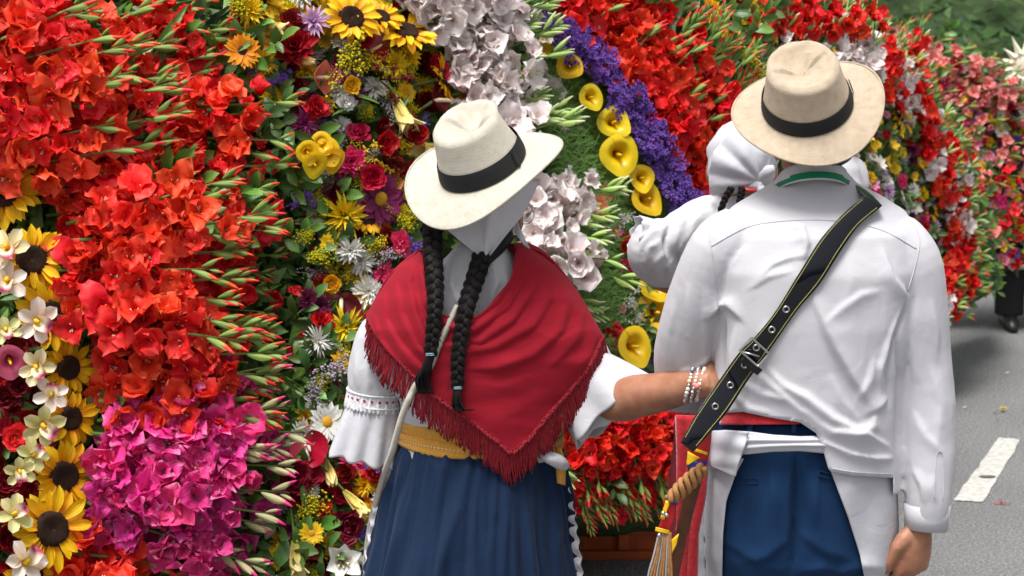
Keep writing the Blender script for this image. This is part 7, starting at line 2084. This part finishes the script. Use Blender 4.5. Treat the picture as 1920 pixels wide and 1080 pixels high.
# the cuff that opens at the left end
cf = ruffle('cuff_ruffle', P(1250, 452, 4.30), P(1192, 440, 4.28), .040, .044, 8, .002, kbl, W_BLOUSE, nt=14, ry0=.9, ry1=.8)
sk2 = skirt('skirt', [(P(1410, 745, 4.25).z, P(1412, 700, 4.36).x, .145, 4.36, .12), (P(1410, 850, 4.2).z, P(1412, 700, 4.36).x, .16, 4.37, .14), (.15, P(1412, 700, 4.36).x, .21, 4.38, .20)], 48, .006, plain('wine_skirt', (.16, .01, .02), .8), kw, sd_=8); fixp(sk2)
# kerchief cap with knot and tails
g = Geo(); v, f, uv = ball((0, 0, 0), .091, 30, (1.06, .92, 1.0))
g.add([KM @ Vector((p[0] - .006 + .006 * math.sin(p[2] * 60), p[1] * (1 + .05 * math.sin(p[2] * 90 + p[0] * 50)), max(p[2], -.085) + .022 - .35 * max(0, -p[0]) * .25)) for p in v], f, uv)
kk = g.build('kerchief', W_APRON, kw); fixp(kk); wrinkle(kk, .002, 19, 4); folds(kk, [([(1420, 340), (1380, 320), (1340, 310)], .006, 6), ([(1415, 335), (1385, 290), (1350, 270)], .005, 7), ([(1420, 345), (1380, 345), (1340, 345)], .005, 5)])
kdr = sheet('kerchief_drape', [(1395, 243), (1362, 256), (1338, 285), (1329, 325), (1332, 364)], [(1445, 262), (1446, 290), (1440, 318), (1424, 338), (1340, 366)], 40, 40, lambda x, y: 4.235 + .0000085 * ((x - 1400) ** 2 + (y - 310) ** 2) ** 1.0, W_APRON, kw, .002,
            lambda s, t, x, y: .011 * abs(math.sin(math.atan2(y - 342, x - 1428) * 5.5 + .6)) ** 1.5 * min(1, math.hypot(x - 1428, y - 342) / 60)); fixp(kdr)
for L in ([(1392, 335, 4.26, 10), (1410, 343, 4.25, 13), (1428, 348, 4.245, 9)], [(1415, 340, 4.25, 8), (1436, 322, 4.24, 11), (1452, 316, 4.24, 7)], [(1422, 345, 4.245, 7), (1430, 360, 4.24, 9), (1436, 374, 4.24, 4)]):
    v, f, uv = tpx(L, 12, 5, .6); o = mk('kerchief_knot', v, f, W_APRON, kk, uv); folds(o, [([(L[0][0], L[0][1]), (L[2][0], L[2][1])], .003, 3)])
for L in ([(1372, 352), (1360, 372), (1350, 398), (1342, 425)], [(1392, 352), (1388, 372), (1384, 395), (1382, 412)]):
    for pts, rs in braid([(a, c) for a, c in L], 8, 5, lambda y: 4.235, 2.6):
        v, f, uv = tube(pts, [r * 1.1 for r in rs], 10); fixp(mk('braid', v, f, HAIR, kw, uv))
pts = [P(1386, 348, 4.25), P(1400, 356, 4.23), P(1418, 358, 4.23)]
v, f, uv = tube(pts, .004, 6); fixp(mk('red_ribbon', v, f, plain('red_ribbon', (.5, .02, .02), .5), kw, uv))

# ---------------------------------------------------- person whose shoulder shows right of the man's collar
SY = 4.6
sp_ = empty('person', (P(1560, 1500, SY).x, SY, 0), label='hidden person whose white shoulder shows right of the man collar', cat='person')
r5 = [(262, 1530, 1572, 4.6, .045), (290, 1515, 1590, 4.6, .065), (312, 1490, 1606, 4.6, .085), (350, 1478, 1612, 4.6, .10), (500, 1480, 1610, 4.6, .10), (680, 1485, 1605, 4.6, .10), (760, 1480, 1610, 4.6, .11)]
hp, SM = head_pieces(P(1550, 215, 4.62), Vector((0, 0, 1)), Vector((0, 1, 0)), .088)
pc = [rows(r5)] + hp + [tpx([(1592, 322, 4.58, 26), (1606, 352, 4.58, 22), (1604, 420, 4.58, 20), (1585, 480, 4.6, 18), (1560, 520, 4.65, 16)], 14)]
for cxp in (1515, 1575):
    hip = P(cxp, 740, 4.6); ft = Vector((hip.x, 4.6, .05)); pc.append(tube([hip, hip.lerp(ft, .5), hip.lerp(ft, .97)], [.08, .055, .035], 14)); pc.append(tube([ft + Vector((0, -.05, -.02)), ft + Vector((0, .17, -.025))], [.036, .024], 10))
hpz, _ = hand_pieces(P(1558, 521, 4.65), Vector((-.6, .5, -.2)), Vector((0, .5, -.8)), .16, .5); pc += hpz
fixp(organic('body', pc, .008, 4, SKIN, sp_)); face_parts(sp_, SM)
for o in sp_.children:
    if o.name.startswith('eye'): fixp(o)
g = Geo(); v, f, uv = ball((0, 0, 0), .096, 16, (1.05, .86, 1.0)); g.add([SM @ Vector((min(p[0], .04) - .012, p[1], max(p[2], -.08) + .02)) for p in v], f, uv); fixp(g.build('hair', HAIR, sp_))
s5 = organic('shirt', [rows([(286, 1508, 1592, 4.6, .072), (308, 1484, 1612, 4.6, .094), (350, 1470, 1618, 4.6, .11), (500, 1472, 1616, 4.6, .11), (740, 1474, 1616, 4.6, .12)], 36), tpx([(1578, 318, 4.59, 24), (1596, 322, 4.585, 29), (1604, 340, 4.58, 27), (1607, 356, 4.58, 25)], 18)], .007, 4, W_SHIRT, sp_); fixp(s5)
wrinkle(s5, .003, 20, 3)
tr5 = organic('trousers', [rows([(720, 1476, 1612, 4.6, .11), (800, 1474, 1614, 4.6, .11)], 30)] + [tube([P(cxp, 780, 4.6), P(cxp, 1000, 4.6), Vector((P(cxp, 740, 4.6).x, 4.6, .08))], [.088, .075, .06], 14) for cxp in (1515, 1575)], .01, 3, plain('dark_trousers', (.02, .02, .025), .8), sp_); fixp(tr5)

# ---------------------------------------------------- far person in black trousers at the right edge
FY = 10.1
fp = empty('person', (P(1925, 600, FY).x, FY, 0), label='distant stooping person in black trousers cut by the right edge', cat='person')
bx_, by_ = fp.location.x, FY
pc = []
for sx in (-.10, .10):
    ft = Vector((bx_ + sx, by_, .05)); hip = Vector((bx_ + sx * .8, by_, .90)); pc.append(tube([hip, hip.lerp(ft, .5), hip.lerp(ft, .97)], [.085, .055, .035], 12)); pc.append(tube([ft + Vector((0, .05, -.015)), ft + Vector((-.02, -.16, -.025))], [.038, .024], 10))
BT = [Vector((bx_ + dx_, by_ - .05, z_)) for dx_, z_ in ((0, .80), (.04, .90), (.20, .97), (.38, 1.0), (.50, 1.0), (.57, 1.0))]
pc.append(tube(BT, [.14, .145, .15, .17, .10, .05], 18, True, .62))
hp, FM = head_pieces(Vector((bx_ + .68, by_ - .05, 1.02)), Vector((1, 0, .3)), Vector((.3, 0, -1)), .092); pc += hp
for sx in (-1, 1): 
    pc.append(tube([Vector((bx_ + .42, by_ + sx * .15, 1.0)), Vector((bx_ + .46, by_ + sx * .2, .75)), Vector((bx_ + .5, by_ + sx * .18, .5))], [.05, .04, .028], 10))
    hpz, _ = hand_pieces(Vector((bx_ + .5, by_ + sx * .18, .5)), Vector((0, -.1, -1)), Vector((0, -sx, 0)), .17, .4); pc += hpz
fixp(organic('body', pc, .009, 3, SKIN, fp)); face_parts(fp, FM)
for o in fp.children:
    if o.name.startswith('eye'): fixp(o)
BLK = plain('black_trousers', (.012, .012, .014), .8)
pc = [tube([Vector((bx_, by_, .80)), Vector((bx_, by_, 1.0))], [.16, .16], 18, True, .65)]
for sx in (-.10, .10): pc.append(tube([Vector((bx_ + sx * .8, by_, .88)), Vector((bx_ + sx, by_, .5)), Vector((bx_ + sx, by_, .07))], [.10, .085, .08], 14))
fixp(organic('trousers', pc, .011, 3, BLK, fp))
fixp(organic('shirt', [tube(BT[1:5], [.16, .165, .185, .10], 18, True, .65)] + [tube([Vector((bx_ + .42, by_ + sx * .15, 1.0)), Vector((bx_ + .46, by_ + sx * .2, .75))], [.065, .055], 12) for sx in (-1, 1)], .011, 3, plain('grey_shirt', (.3, .3, .32), .8), fp))
for sx in (-.10, .10):
    g = Geo(); ft = Vector((bx_ + sx, by_, .05)); g.add(*tube([ft + Vector((0, .07, -.015)), ft + Vector((-.01, -.08, -.01)), ft + Vector((-.02, -.19, -.03))], [.04, .046, .02], 12)); fixp(g.build('shoe', plain('black_shoe', (.015, .013, .012), .4), fp))

# ---------------------------------------------------- white paper star at the right edge and litter on the road
sc_ = P(1921, 124, 10.3); star = empty('paper_star', tuple(sc_), label='pale cream pointed sun ornament standing above the flowers at the right edge', cat='ornament')
PAP = plain('cream_paper', (.82, .78, .60), .6)
PAP.node_tree.nodes['Principled BSDF'].inputs['Base Color'].default_value = (.85, .8, .62, 1)
for k in range(14):
    a = 2 * math.pi * k / 14 + .22; r0 = .05; r1 = .185 if k % 2 == 0 else .16
    d = Vector((math.cos(a), 0, math.sin(a))); e = Vector((-math.sin(a), 0, math.cos(a))) * .026
    V = [d * r0 - e, d * r0 + e, d * r1, d * (r0 + .03) + Vector((0, -.018, 0)), d * r0 + Vector((0, .012, 0))]
    mk('ray', V, [(0, 2, 3), (3, 2, 1), (0, 3, 1), (0, 4, 2), (4, 1, 2)], PAP, star, smooth=False)
v, f, uv = ball((0, 0, 0), .062, 24, (1, .2, 1)); mk('centre', v, f, PAP, star, uv)
v, f, uv = tube([(0, .01, -.08), (0, .01, -.5)], .008, 8); mk('pole', v, f, STEM, star, uv)

def litter(name, px, py, label, build):
    p = G(px, py, 0.004); e = empty(name, tuple(p), label=label, cat='litter'); build(e); return e
def yb_(e): o = child('bloom', KIND['mum_yellow'][0][0], e, TR(0, 0, .010) @ scl(.55)); 
litter('fallen_bloom', 1881, 771, 'small yellow blossom lying on the asphalt', yb_)
litter('fallen_leaf', 1863, 775, 'tiny green leaf beside the yellow blossom on the asphalt', lambda e: child('leaf', DLEAVES[0], e, RZ(20) @ scl(.45)))
litter('fallen_leaf', 1874, 788, 'dark scrap of leaf on the asphalt below the yellow blossom', lambda e: child('leaf', DLEAVES[1], e, RZ(160) @ scl(.3)))
litter('fallen_petal', 1805, 765, 'pale pink petal on the asphalt', lambda e: child('petal', OSEP['orp'][0], e, scl(.4)))
litter('fallen_petal', 1878, 945, 'small dark red petal on the asphalt near the lane line', lambda e: [child('petal', leafmesh(.04, .012, M_['red'], 5), e, RZ(a_) @ scl(.8)) for a_ in (0, 170, 80)])
litter('fallen_petal', 1772, 1072, 'tiny brown scrap on the asphalt at the bottom', lambda e: child('petal', DLEAVES[2], e, scl(.2)))
litter('fallen_petal', 1885, 700, 'pale petal lying far on the asphalt', lambda e: child('petal', OSEP['orp'][1], e, scl(.45)))
